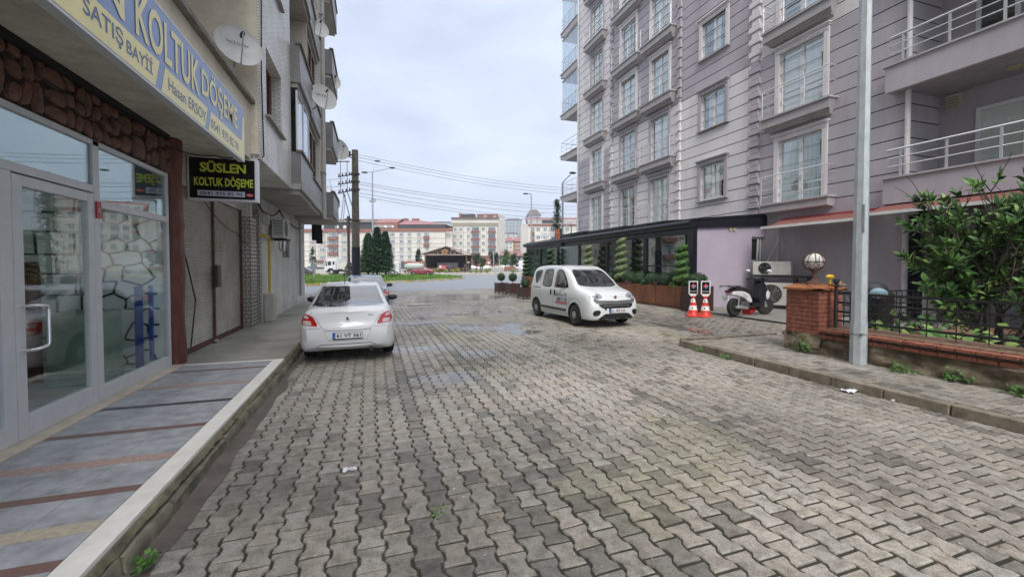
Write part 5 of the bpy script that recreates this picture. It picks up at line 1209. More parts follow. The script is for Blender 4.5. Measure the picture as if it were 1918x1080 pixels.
# things on the cafe terrace behind the fence
GC=thing('covered_grill','black covered barbecue with a pale blue cloth behind the fence','grill',(10.9,6.7,.34)); 
MB().box(10.6,11.2,6.4,7.0,.34,1.1).build('body',mat('black_plastic',(.02,.02,.02)),GC,bevel=.05); MB().ball((10.9,6.7,1.15),.30,14,sq=(1,1,.7)).build('lid',mat('black_cover',(.03,.035,.045),.6),GC,smooth=True)
MB().ball((10.55,6.35,1.10),.17,12,sq=(.8,1,.7)).build('cloth',mat('pale_blue_rag',(.35,.52,.60),.9,var=.3,scale=12),GC,smooth=True)
tag(MB().ball((11.4,8.0,1.42),.08,8,sq=(1.6,1,.8)).box(11.38,11.42,7.98,8.02,.34,1.4).build('flower_pick',mat('yellow_plastic',(.65,.42,.02),.5),smooth='auto'),'yellow and red plastic flower on a stick above the fence','ornament')
tag(MB().box(10.3,10.5,5.3,5.45,.34,1.25).build('white_bin',mat('bin_white',(.5,.5,.5),.5),bevel=.03),'pale plastic bin half hidden behind the laurel','bin')
b=MB()
for k in range(3): b.box(11.6,13.0,3.9,4.0,.95+k*.16,1.07+k*.16)
b.box(11.6,11.66,3.9,4.0,.33,1.4).box(12.94,13.0,3.9,4.0,.33,1.4)
tag(b.build('bench',mat('bench_blue',(.40,.47,.52),.4)),'pale blue slatted bench glimpsed through the laurel leaves','bench')
b=MB(); 
for z in (.55,.8,1.1): b.beam((9.2,6.9,z),(13.3,6.9,z),.02,.03)
y=9.3
while y<13.2: b.beam((y,6.9,.35),(y,6.9,1.1),.015,.015); b.tube([(y+.1+.06*math.cos(t*.5),6.9,.95+.06*math.sin(t*.5)) for t in range(11)],.006,4); y+=.2
tag(b.build('inner_railing',iron),'low black inner railing along the terrace behind the garden','fence')
# weeds and litter
def weed(c,n_,s,label,m=None,seed=1,h=.12,ls=.055):
    r=random.Random(seed); b=MB(); c=Vector(c)
    for _ in range(n_):
        p=c+Vector((r.gauss(0,s),r.gauss(0,s*1.6),abs(r.gauss(0,h)))); leaf_on(b,p,Vector((-.3,-.4,.9)),ls,r,2)
    tag(b.build('weed',m or [leafmat('weed_leaf',(.045,.11,.02)),leafmat('weed_light',(.07,.14,.03))]),label,'weed')
weed((7.46,5.7,.14),90,.05,'weed tuft at the foot of the brick pier',seed=1)
weed((7.47,4.2,.14),70,.06,'weed tuft right of the lamp post against the wall',seed=2,h=.05)
weed((7.47,2.95,.14),50,.05,'weed tuft at the wall foot near the right edge',seed=3,h=.05)
weed((7.52,3.6,.14),60,.05,'small weed sprig in the cracked wall foot',seed=6,h=.06)
weed((6.2,6.9,.01),40,.04,'grass sprig at the start of the right kerb',seed=4,h=.03)
weed((6.2,6.15,.01),40,.04,'second grass sprig along the right kerb',seed=5,h=.03)
weed(P(268,1062,z=.03),26,.035,'bright green seedling at the foot of the left kerb',seed=9,h=.04,ls=.045)
weed(P(822,960,z=.0),22,.03,'moss tuft in the sunken paver seam',seed=10,h=.008,ls=.022)
def litter(c,sx,sy,label,seed):
    r=random.Random(seed); V=[];n_=7
    for j in range(n_+1):
        for i in range(n_+1): V.append((c[0]+(i/n_-.5)*sx+r.uniform(-.01,.01),c[1]+(j/n_-.5)*sy*(1+.4*math.sin(i))+r.uniform(-.01,.01),c[2]+.01+.03*r.random()))
    tag(MB().add(V,[(j*(n_+1)+i,j*(n_+1)+i+1,(j+1)*(n_+1)+i+1,(j+1)*(n_+1)+i) for j in range(n_) for i in range(n_)]).build('litter',mat('white_paper',(.6,.62,.68),.6,var=.1)),label,'litter')
p=P(1600,733,z=.0); litter((p.x-.06,p.y,.0),.22,.12,'crumpled white plastic wrapper against the right kerb',1)
p=P(1672,753,z=0); litter((p.x,p.y,0),.05,.03,'tiny white scrap along the right kerb',2)
p=P(655,883,z=0); litter((p.x,p.y,0),.10,.05,'small white scrap on the cobbles in the left foreground',3)
# traffic cones with sign plates
conem=mat('cone_red',(.62,.045,.035),.45,var=.06,scale=5); cw=mat('cone_white',(.75,.75,.75),.4,var=.05)
def cone(c,label,rz):
    T=thing('traffic_cone',label,'traffic cone',c,'traffic cones with sign plates',rz); Z=Vector((0,0,0))
    def fin(b,nm,m,par=T,**k):
        o=b.build(nm,m,None,**k); o.data.transform(Matrix.Translation(o.location)); o.location=(0,0,0); o.parent=par; return o
    b=MB(); pr_=[(.215,0),(.215,.03),(.16,.05)]; b.lathe(pr_+[(.152,.06),(.128,.20)],20); b.lathe([(.099,.325),(.079,.43)],20); b.lathe([(.050,.53),(.03,.62)],20); fin(b,'cone_body',conem,smooth='auto')
    b=MB().lathe([(.129,.20),(.100,.325)],20).lathe([(.080,.43),(.051,.53)],20); o=fin(b,'white_band',cw,smooth='auto')
    b=MB()
    for (z,rr) in ((.262,.115),(.48,.067)):
        for k in range(5): a=k*1.2566+.6; b.lathe([(.021,0),(.021,.012)],10,(0,0,0)); n_=len(b.v)-20; M_=Matrix.Translation((rr*math.cos(a),rr*math.sin(a),z))@Vector((math.cos(a),math.sin(a),.22)).to_track_quat('Z','Y').to_matrix().to_4x4(); b.v[n_:]=[M_@q for q in b.v[n_:]]
    fin(b,'reflector_dot',mat('dot_dark',(.04,.05,.10),.3))
    pl_=[(-.13,.68),(-.06,.60),(.06,.60),(.13,.68),(.13,1.06),(-.13,1.06)]; b=MB().prism([(x,-.012,z) for x,z in pl_],(0,.024,0)); pz=fin(b,'sign_plate',cw)
    b=MB().box(-.105,.105,-.018,-.013,.76,1.035); fin(b,'black_field',mat('sign_black',(.01,.01,.01)),pz); b=MB().box(-.105,.105,-.018,-.013,.685,.745); fin(b,'black_field',mat('sign_black',(.01,.01,.01)),pz)
    Rt=Matrix.Translation((.005,0,.905))@Matrix.Rotation(R_(-45),4,'Y')
    b=MB().box(-.055,.055,-.023,-.019,-.0,.052).xf(Rt); fin(b,'logo_tile',plain('logo_red',(.60,.03,.05)),pz); b=MB().box(-.055,.055,-.023,-.019,-.052,-.003).xf(Rt); fin(b,'logo_tile',plain('logo_blue2',(.02,.12,.32)),pz)
    b=MB(); 
    for (x,z) in ((0,.026),(-.028,-.028),(.028,-.028)): b.lathe([(.011,-.026),(.011,-.024)],10,(x,0,z),axis='y')
    fin(b.xf(Rt),'logo_dot',cw,pz); return T
c1=P(1298,590,z=.22); c2=P(1317,592,z=.22)
def rzc(p): return math.atan2(-(p.x),(p.y))*.7
cone((c1.x,c1.y,gz(c1.x,c1.y)),'red and white traffic cone carrying a black sign plate, left one of the pair',rzc(c1)); cone((c2.x+.06,c2.y-.02,gz(c2.x,c2.y)),'red and white traffic cone carrying a black sign plate, right one of the pair',rzc(c2))
# ---- scooter ----
def scooter(loc,rz):
    T=thing('scooter','white and black delivery scooter parked by the air conditioners','scooter',loc,None,rz)
    def fin(b,nm,m,par=T,**k):
        o=b.build(nm,m,None,**k); o.data.transform(Matrix.Translation(o.location)); o.location=(0,0,0); o.parent=par; return o
    tyre=mat('tyre_rubber',(.018,.018,.018),.8,var=.1); bk=mat('scooter_black',(.012,.013,.018),.3,coat=.4); wh=mat('scooter_white',(.62,.63,.65),.3,coat=.5); al=mat('cast_alloy',(.45,.45,.46),.35,metal=.6)
    def wheel(x,y=0,rot=0):
        M=Matrix.Translation((x,y,.255))@Matrix.Rotation(rot,4,'Z')
        b=MB().lathe([(.17,-.05),(.215,-.062),(.248,-.045),(.256,0),(.248,.045),(.215,.062),(.17,.05)],28,axis='y').xf(M); w=fin(b,'wheel',tyre,smooth='auto')
        b=MB().lathe([(.172,-.03),(.172,.03)],24,axis='y'); b=MB()
        n_=24
        for s_ in(-1,1):
            for k in range(n_):
                a=k*2*math.pi/n_;e=(k+1)*2*math.pi/n_; b.add([(.15*math.cos(a),s_*.035,.15*math.sin(a)),(.15*math.cos(e),s_*.035,.15*math.sin(e)),(.178*math.cos(e),s_*.05,.178*math.sin(e)),(.178*math.cos(a),s_*.05,.178*math.sin(a))],[(0,1,2,3)])
        for k in range(5): a=k*1.2566; b.beam((.03*math.cos(a),0,.03*math.sin(a)),(.165*math.cos(a),0,.165*math.sin(a)),.035,.05,up=(0,1,0))
        b.lathe([(.045,-.06),(.045,.06)],12,axis='y'); fin(b.xf(M),'rim',al,w,smooth='auto'); return w
    wheel(-.62); wheel(.64,-.02,R_(-18))
    # body silhouettes extruded and rounded
    def slab(poly,w0,w1,nm,m,bev=.03):
        b=MB().hexa([(x,-w0,z) for x,z in poly],[(x,w1,z) for x,z in poly]); return fin(b,nm,m,bevel=bev)
    slab([(-.82,.60),(-.80,.70),(-.45,.74),(-.15,.62),(-.02,.44),(-.05,.36),(-.2,.40),(-.35,.52),(-.6,.58)],.13,.13,'rear_body',wh,.03)
    slab([(-.92,.66),(-.95,.72),(-.80,.76),(-.60,.70)],.07,.07,'tail_light',mat('tail_dark',(.06,.01,.015),.2),.02)
    slab([(-.72,.73),(-.70,.79),(-.40,.83),(-.12,.74),(-.02,.62),(-.06,.57),(-.3,.68)],.14,.14,'seat',mat('seat_black',(.014,.014,.016),.6),.03)
    b=MB(); 
    for y in (-.13,.13): b.tube([(-.55,y,.82),(-.65,y,.86),(-1.02,y,.84),(-1.05,y,.80)],.014,6)
    b.box(-1.04,-.52,-.15,.15,.845,.862); b.tube([(-.9,-.13,.84),(-.82,-.1,.72)],.012,5); fin(b,'rear_rack',bk)
    slab([(-.05,.30),(-.05,.38),(.28,.36),(.40,.34),(.38,.27),(.0,.25)],.16,.16,'footboard',bk,.02)
    slab([(.28,.34),(.22,.50),(.28,.70),(.34,.92),(.40,.98),(.52,.90),(.62,.68),(.60,.52),(.48,.36),(.38,.30)],.15,.15,'leg_shield',bk,.05)
    slab([(.52,.66),(.60,.72),(.70,.62),(.66,.50),(.58,.42),(.50,.52)],.165,.165,'front_panel',wh,.03)
    slab([(.50,.52),(.70,.58),(.86,.46),(.84,.42),(.66,.53),(.52,.46)],.08,.08,'front_mudguard',bk,.02)
    fin(MB().tube([(.42,0,.9),(.64,-.07,.255)],.03,8).tube([(.42,0,.9),(.64,.07,.255)],.03,8).tube([(.42,0,.88),(.38,0,1.02)],.03,8),'fork',al)
    b=MB().tube([(.30,-.33,1.03),(.36,-.2,1.04),(.38,0,1.02),(.36,.2,1.04),(.30,.33,1.03)],.016,8); fin(b,'handlebar',bk)
    slab([(.26,1.0),(.30,1.10),(.44,1.10),(.52,1.0),(.44,.94),(.32,.95)],.13,.13,'headlamp_cowl',bk,.03)
    for s_ in (-1,1):
        m_=fin(MB().tube([(.34,s_*.2,1.05),(.37,s_*.27,1.17),(.37,s_*.31,1.25)],.008,6),'mirror',bk); fin(MB().ball((.37,s_*.33,1.27),.075,12,sq=(.35,1,.65)),'mirror_glass',mat('mirror_face',(.75,.72,.78),.15),m_,smooth=True)
        fin(MB().tube([(.33,s_*.33,1.04),(.33,s_*.22,1.045)],.02,8),'grip',mat('seat_black',(.01,.01,.01)))
    fin(MB().box(-.48,-.12,-.11,.11,.22,.42).lathe([(.10,-.14),(.10,.02)],14,(-.38,0,.30),axis='y'),'engine',mat('engine_grey',(.07,.07,.07),.5),bevel=.02)
    fin(MB().tube([(-.70,-.12,.25),(-.55,-.13,.27),(-.22,-.12,.22)],[.035,.055,.03],8),'exhaust',al,smooth='auto')
    fin(MB().tube([(-.62,-.12,.26),(-.55,-.11,.60)],.022,8),'shock_absorber',al)
    n_=fin(MB().box(-.985,-.975,-.11,.11,.44,.60).xf(Matrix.Identity(4)),'number_plate',cw)
    t=text('61 AU',plain('ink_black',(.02,.02,.02)),None,(-.99,.09,.53),(0,-1,0),(0,0,1),.18,.05,name='lettering'); t.data.transform(Matrix.Translation(t.location)); t.location=(0,0,0); t.parent=n_
    t=text('781',plain('ink_black',(.02,.02,.02)),None,(-.99,.07,.46),(0,-1,0),(0,0,1),.14,.05,name='lettering'); t.data.transform(Matrix.Translation(t.location)); t.location=(0,0,0); t.parent=n_
    fin(MB().beam((-.92,0,.62),(-.98,0,.52),.06,.02),'plate_bracket',bk); fin(MB().tube([(-.1,.1,.28),(-.16,.2,.0)],.012,6),'side_stand',al); 
    t=text('RACE',plain('ink_black',(.02,.02,.02)),None,(-.44,-.1315,.60),(1,0,-.5),(.5,0,1),.18,.05,name='lettering'); t.data.transform(Matrix.Translation(t.location)); t.location=(0,0,0); t.parent=T
    return T
q0=P(1372,587,z=.285); q1=P(1434,584,z=.285)
scooter((10.36,9.54,.285),R_(6))
tag(MB().lathe([(.16,0),(.16,.02),(.02,.42)],14,(0,0,0)).xf(Matrix.Translation((10.45,9.72,.36))@Matrix.Rotation(R_(78),4,'Y')).build('fallen_cone',conem,smooth='auto'),'red cone lying on its side under the scooter','traffic cone')
# =============== VEHICLES ===============
carw=mat('car_paint_white',(.66,.67,.69),.28,var=.015,scale=2,coat=.8)
vanw=mat('van_paint_white',(.63,.66,.67),.30,var=.02,scale=2,coat=.7)
cglass=mat('car_glass',(.010,.012,.015),.04,var=0,spec=.9,coat=1.)
trimb=mat('trim_black',(.012,.012,.013),.45,var=.1); tyre=mat('tyre_rubber',(.018,.018,.018),.8,var=.1); rimm=mat('rim_silver',(.42,.43,.45),.35,var=.05,metal=.5)
redl=mat('tail_red',(.40,.008,.012),.12,var=.1,scale=30,coat=1); clr=mat('tail_clear',(.50,.42,.40),.12,var=.2,scale=40,coat=1); hl=mat('head_clear',(.55,.58,.62),.08,var=.3,scale=25,metal=.5,coat=1)
seam=mat('panel_gap',(.03,.03,.032),.7,var=0); cabin=mat('arch_dark',(.006,.006,.006),.9,var=0)
ink=plain('ink_black',(.02,.02,.02),.5); whp=plain('plate_white',(.72,.72,.72),.4); blp=plain('plate_blue',(.02,.10,.45),.4)
def cr(p0,p1,p2,p3,t):
    return .5*((2*p1)+(-p0+p2)*t+(2*p0-5*p1+4*p2-p3)*t*t+(-p0+3*p1-3*p2+p3)*t**3)
def loft(st,ns=6,nt_=4,lin=()):
    """st: list of (s, [(halfwidth, z, ds)...]) -> dense half rings, bottom centre to top centre"""
    K=len(st[0][1]); rows=[]
    S=[[Vector((p[0],s+(p[2] if len(p)>2 else 0),p[1])) for p in pts] for s,pts in st]
    def tang(i,k):
        if i==0 or i==len(S)-1: return None
        a=S[i][k]-S[i-1][k]; b=S[i+1][k]-S[i][k]; ha=max(1e-4,st[i][0]-st[i-1][0]); hb=max(1e-4,st[i+1][0]-st[i][0]); t=Vector((0,0,0))
        for c in range(3):
            da=a[c]/ha; db=b[c]/hb
            t[c]=0 if da*db<=0 else (ha+hb)/((hb+(ha+hb)/2*0+ha*0+ (2*hb+ha)/3*0)+ ( (ha+2*hb)/3/da+(2*ha+hb)/3/db ))*1.0 if c!=1 else (da+db)/2
            if c!=1 and da*db>0: t[c]=(ha+hb)/((ha+2*hb)/3/da+(2*ha+hb)/3/db)
        return t
    for i in range(len(S)-1):
        h=st[i+1][0]-st[i][0]; n_=max(1,min(ns,int(h/.05)))
        for q in range(n_):
            t=q/n_; row=[]
            for k in range(K):
                p,r_=S[i][k],S[i+1][k]; m0=tang(i,k); m1=tang(i+1,k); d=(r_-p)/h
                if m0 is None: m0=d
                if m1 is None: m1=d
                row.append(p*(2*t**3-3*t*t+1)+m0*h*(t**3-2*t*t+t)+r_*(-2*t**3+3*t*t)+m1*h*(t**3-t*t))
            rows.append(row)
    rows.append(S[-1]); out=[]
    for row in rows:
        o=[]
        for k in range(K-1):
            p0=row[max(0,k-1)];p3=row[min(K-1,k+2)]
            if k==0: p0=Vector((-row[1].x,row[1].y,row[1].z))
            if k==K-2: p3=Vector((-row[k].x,row[k].y,row[k].z))
            for q in range(nt_):
                t=q/nt_; v=cr(p0,row[k],row[k+1],p3,t)
                if k<1: v=row[k].lerp(row[k+1],t)
                o.append(v)
        o.append(row[-1]); out.append(o)
    return out
def hull(rows,capb=(.04,.05)):
    V=[];Fc=[]; n_=len(rows[0]); full=2*n_-2
    def ring(r): return list(r)+[Vector((-p.x,p.y,p.z)) for p in r[-2:0:-1]]
    for r in rows: V+=ring(r)
    for i in range(len(rows)-1):
        for j in range(full): a=i*full+j;b_=i*full+(j+1)%full; Fc.append((a,b_,b_+full,a+full))
    for e,sg in ((0,-1),(len(rows)-1,1)):
        r=rows[e]; G=[];NX=8
        for k in range(n_):
            row=[]
            for x in range(NX+1):
                if x==0: row.append(e*full+k); continue
                if x==NX: row.append(e*full+(full-k)%full); continue
                if k==0 or k==n_-1: row.append(e*full+k); continue
                f=1-2*x/NX; p=r[k]; V.append(Vector((p.x*f,p.y+sg*capb[0 if e==0 else 1]*(1-f*f)*min(1,p.x/.5),p.z))); row.append(len(V)-1)
            G.append(row)
        for k in range(n_-1):
            for x in range(NX):
                q=[G[k][x],G[k][x+1],G[k+1][x+1],G[k+1][x]]; u=[]
                for a in q:
                    if a not in u: u.append(a)
                if len(u)>2: Fc.append(tuple(u if sg<0 else u[::-1]))
    return V,Fc
class Car:
    def __init__(s,name,label,st,wheels,R,halfw,paint,cap=(.04,.05),group=None,low=False):
        s.T=thing(name,label,'car',(0,0,0),group); rows=loft(st,3 if low else 6,3 if low else 4); V,Fc=hull(rows,cap)
        me=bpy.data.meshes.new('body'); me.from_pydata(V,[],Fc); me.update()
        bm=bmesh.new(); bm.from_mesh(me); bmesh.ops.remove_doubles(bm,verts=bm.verts,dist=1e-4); bmesh.ops.recalc_face_normals(bm,faces=bm.faces); bm.to_mesh(me); s.bvh=BVHTree.FromBMesh(bm); bm.free()
        o=bpy.data.objects.new('body',me); COL.objects.link(o); me.materials.append(paint); me.materials.append(cabin)
        # cut the wheel arches
        cb=MB()
        for w in wheels:
            for sg in (-1,1): cb.lathe([(R+.045,sg*(halfw-.24)),(R+.045,sg*(halfw+.2))],36,(0,w,R+.0),axis='x')
        c=cb.build('cut',[cabin]); c.data.transform(Matrix.Translation(c.location)); c.location=(0,0,0)
        bm=bmesh.new(); bm.from_mesh(c.data); bmesh.ops.remove_doubles(bm,verts=bm.verts,dist=1e-5); bmesh.ops.recalc_face_normals(bm,faces=bm.faces); bm.to_mesh(c.data); bm.free()
        m=o.modifiers.new('b','BOOLEAN'); m.object=c; m.solver='EXACT'; m.operation='DIFFERENCE'; m.use_self=True
        try: m.material_mode='TRANSFER'
        except Exception: pass
        bpy.context.view_layer.update(); dg=bpy.context.evaluated_depsgraph_get(); nm=bpy.data.meshes.new_from_object(o.evaluated_get(dg)); 
        if len(nm.polygons)>50: o.modifiers.clear(); o.data=nm
        else: o.modifiers.clear()
        bpy.data.objects.remove(c); o.data.polygons.foreach_set('use_smooth',[True]*len(o.data.polygons)); o.data.set_sharp_from_angle(angle=R_(32)); o.parent=s.T; s.body=o; s.low=low
        for w in wheels:
            for sg in (-1,1): s.wheel(w,sg*(halfw-.105),R,sg)
    def fin(s,b,nm,m,par=None,**k):
        o=b.build(nm,m,None,**k); o.data.transform(Matrix.Translation(o.location)); o.location=(0,0,0); o.parent=par or s.T; return o
    def wheel(s,w,x,R,sg):
        W_=.10; n_=16 if s.low else 32
        b=MB().lathe([(R*.62,-W_),(R*.86,-W_-.005),(R*.97,-W_*.82),(R,-W_*.4),(R,W_*.4),(R*.97,W_*.82),(R*.86,W_+.005),(R*.62,W_)],n_,(x,w,R),axis='x'); t=s.fin(b,'wheel',tyre,smooth='auto')
        xo=x+sg*(W_+.012); b=MB(); b.lathe([(R*.64,xo-sg*.045),(R*.66,xo)][::1],n_,(0,w,R),axis='x',mi=1)
        for k in range(7):
            a=k*2*math.pi/7+.3; c_,s_=math.cos(a),math.sin(a)
            b.hexa([(xo-sg*.03,w+c_*.1*R-s_*.09*R,R+s_*.1*R+c_*.09*R),(xo-sg*.03,w+c_*.1*R+s_*.09*R,R+s_*.1*R-c_*.09*R),(xo-sg*.03,w+c_*.63*R+s_*.13*R,R+s_*.63*R-c_*.13*R),(xo-sg*.03,w+c_*.63*R-s_*.13*R,R+s_*.63*R+c_*.13*R)],
                   [(xo+sg*.004,w+c_*.1*R-s_*.07*R,R+s_*.1*R+c_*.07*R),(xo+sg*.004,w+c_*.1*R+s_*.07*R,R+s_*.1*R-c_*.07*R),(xo-sg*.004,w+c_*.63*R+s_*.11*R,R+s_*.63*R-c_*.11*R),(xo-sg*.004,w+c_*.63*R-s_*.11*R,R+s_*.63*R+c_*.11*R)])
        b.lathe([(R*.20,xo-sg*.02),(R*.19,xo+sg*.008),(R*.05,xo+sg*.012)],14,(0,w,R),axis='x')
        rim=MB()
        for k in range(n_):
            a=k*2*math.pi/n_;e=(k+1)*2*math.pi/n_; rim.add([(xo,w+.69*R*math.cos(a),R+.69*R*math.sin(a)),(xo,w+.69*R*math.cos(e),R+.69*R*math.sin(e)),(xo-sg*.012,w+.60*R*math.cos(e),R+.60*R*math.sin(e)),(xo-sg*.012,w+.60*R*math.cos(a),R+.60*R*math.sin(a))],[(0,1,2,3)])
        b.cat(rim); s.fin(b,'rim',[rimm,trimb],t)
        return t
    def patch(s,poly,plane,d,nm,m,off=.004,par=None,curve=True,mirror=False,thick=0,sub=4):
        """poly in 2D laid on a plane and dropped along d onto the body surface.
        plane: 'x' -> (y,z) side; 'y' -> (x,z) end; 'z' -> (x,y) top"""
        outs=[]
        for mr in ((1,-1) if mirror else (1,)):
            pts=list(poly)
            if curve:
                k=len(pts); q=[]
                for i in range(k):
                    p0,p1,p2,p3=[Vector(pts[(i+j)%k]) for j in (-1,0,1,2)]
                    L1=(p2-p1).length
                    for t in (0,.25,.5,.75) if L1>.12 else (0,.5):
                        c=cr(p0,p1,p2,p3,t); l_=p1.lerp(p2,t); q.append(l_.lerp(c,.45))
                pts=q
            bm=bmesh.new(); vs=[]
            for a,c in pts: vs.append(bm.verts.new((a,c,0)))
            f=bm.faces.new(vs); bmesh.ops.triangulate(bm,faces=[f])
            for _ in range(sub):
                es=[e for e in bm.edges if e.calc_length()>.045]
                if not es: break
                bmesh.ops.subdivide_edges(bm,edges=es,cuts=1,use_grid_fill=False); bmesh.ops.triangulate(bm,faces=[f_ for f_ in bm.faces if len(f_.verts)>3])
            dd=Vector(d); 
            if plane in('y','z'): dd.x*=mr
            else: dd.x*=mr
            dd.normalize(); V=[]
            for v in bm.verts:
                a,c=v.co.x,v.co.y
                o=Vector((0,a,c)) if plane=='x' else Vector((a*mr,0,c)) if plane=='y' else Vector((a*mr,c,0))
                og=o-dd*(6-(0 if plane!='x' else 0)); 
                if plane=='y': og=o-dd*8
                hit=s.bvh.ray_cast(og,dd)
                V.append((hit[0]-dd*off) if hit[0] is not None else None)
            known=[v for v in V if v is not None]
            for i,v in enumerate(V):
                if v is None:
                    near=min((u for u in range(len(V)) if V[u] is not None),key=lambda u:(bm.verts[u].co-bm.verts[i].co).length if True else 0) if known else None
                    V[i]=V[near] if near is not None else Vector((0,0,0))
            Fc=[tuple(v.index for v in f_.verts) for f_ in bm.faces] if not bm.verts.index_update() else 0
            bm.verts.ensure_lookup_table(); bm.free()
            outs.append(s.fin(MB().add(V,Fc),nm,m,par,smooth=True))
        return outs
    def strip(s,pts,plane,d,nm='panel_gap',m=None,w=.006,off=.002,mirror=False,par=None):
        for mr in ((1,-1) if mirror else (1,)):
            dd=Vector(d);dd.x*=mr;dd.normalize(); H_=[]; P2=[]
            for a,c in zip(pts[:-1],pts[1:]):
                n_=max(1,int((Vector(c)-Vector(a)).length/.05))
                P2+=[Vector(a).lerp(Vector(c),k/n_) for k in range(n_)]
            P2.append(Vector(pts[-1]))
            for (a,c) in P2:
                o=Vector((0,a,c)) if plane=='x' else Vector((a*mr,0,c)) if plane=='y' else Vector((a*mr,c,0)); h=s.bvh.ray_cast(o-dd*8,dd)
                if h[0] is not None: H_.append((h[0]-dd*off,dd))
            b=MB()
            for (p,_),(q,_) in zip(H_[:-1],H_[1:]):
                if (p-q).length>.25: continue
                t=(q-p).normalized().cross(dd).normalized()*w/2; b.add([p-t,p+t,q+t,q-t],[(0,1,2,3)])
            if b.v: s.fin(b,nm,m or seam,par or s.body)
    def mirror_(s,y,z,x,m):
        for sg in (-1,1):
            b=MB().hexa([(sg*(x-.02),y-.03,z-.02),(sg*(x-.02),y+.05,z-.02),(sg*(x+.05),y+.05,z+.02),(sg*(x+.05),y-.03,z+.02)][::sg],[(sg*(x-.02),y-.03,z+.02),(sg*(x-.02),y+.05,z+.02),(sg*(x+.05),y+.05,z+.05),(sg*(x+.05),y-.03,z+.05)][::sg])
            b.ball((sg*(x+.12),y,z+.09),.10,14,sq=(1.2,.45,.72)); s.fin(b,'mirror',m,smooth=True)
    def place(s,x,y,rz,roll=0): s.T.location=(x,y,0); s.T.rotation_euler=(0,roll,rz)
def scale_st(st,d): return st
# ---- white saloon, rear towards the camera ----
SED=[(0.0,[(0,.34),(.45,.33),(.64,.36),(.70,.50,-.015),(.715,.66,0),(.72,.80,.05),(.62,.94,.075),(.35,.975,.06),(0,.985,.05)]),
 (.07,[(0,.28),(.60,.27),(.76,.32),(.79,.50),(.795,.68),(.775,.84,.02),(.665,.985,.04),(.38,1.015,.03),(0,1.025,.02)]),
 (.20,[(0,.24),(.68,.23),(.82,.29),(.848,.50),(.845,.70),(.81,.87),(.69,1.015),(.40,1.045),(0,1.055)]),
 (.45,[(0,.2),(.70,.2),(.85,.27),(.870,.52),(.862,.74),(.82,.90),(.66,1.035),(.4,1.065),(0,1.075)]),
 (.66,[(0,.2),(.72,.2),(.862,.27),(.874,.54),(.866,.78),(.82,.93),(.655,1.06),(.4,1.095),(0,1.105)]),
 (1.05,[(0,.2),(.74,.2),(.862,.26),(.874,.54),(.868,.80),(.815,.95),(.635,1.235),(.39,1.275),(0,1.29)]),
 (1.45,[(0,.2),(.74,.2),(.862,.26),(.874,.54),(.868,.80),(.81,.95),(.60,1.375),(.39,1.42),(0,1.435)]),
 (2.1,[(0,.2),(.74,.2),(.862,.25),(.872,.54),(.866,.80),(.81,.94),(.60,1.405),(.40,1.452),(0,1.468)]),
 (2.75,[(0,.2),(.74,.2),(.86,.25),(.872,.54),(.862,.79),(.81,.93),(.60,1.345),(.39,1.40),(0,1.42)]),
 (3.35,[(0,.2),(.74,.2),(.86,.26),(.872,.54),(.855,.78),(.80,.90),(.68,1.01),(.43,1.06),(0,1.08)]),
 (3.9,[(0,.2),(.72,.2),(.85,.27),(.862,.52),(.84,.72),(.78,.82),(.62,.91),(.4,.95),(0,.96)]),
 (4.28,[(0,.22),(.66,.21),(.78,.28),(.79,.48),(.76,.62),(.68,.72),(.54,.78),(.33,.81),(0,.82)]),
 (4.42,[(0,.28),(.5,.27),(.62,.34),(.64,.46),(.62,.56),(.56,.64),(.44,.69),(.27,.71),(0,.72)])]
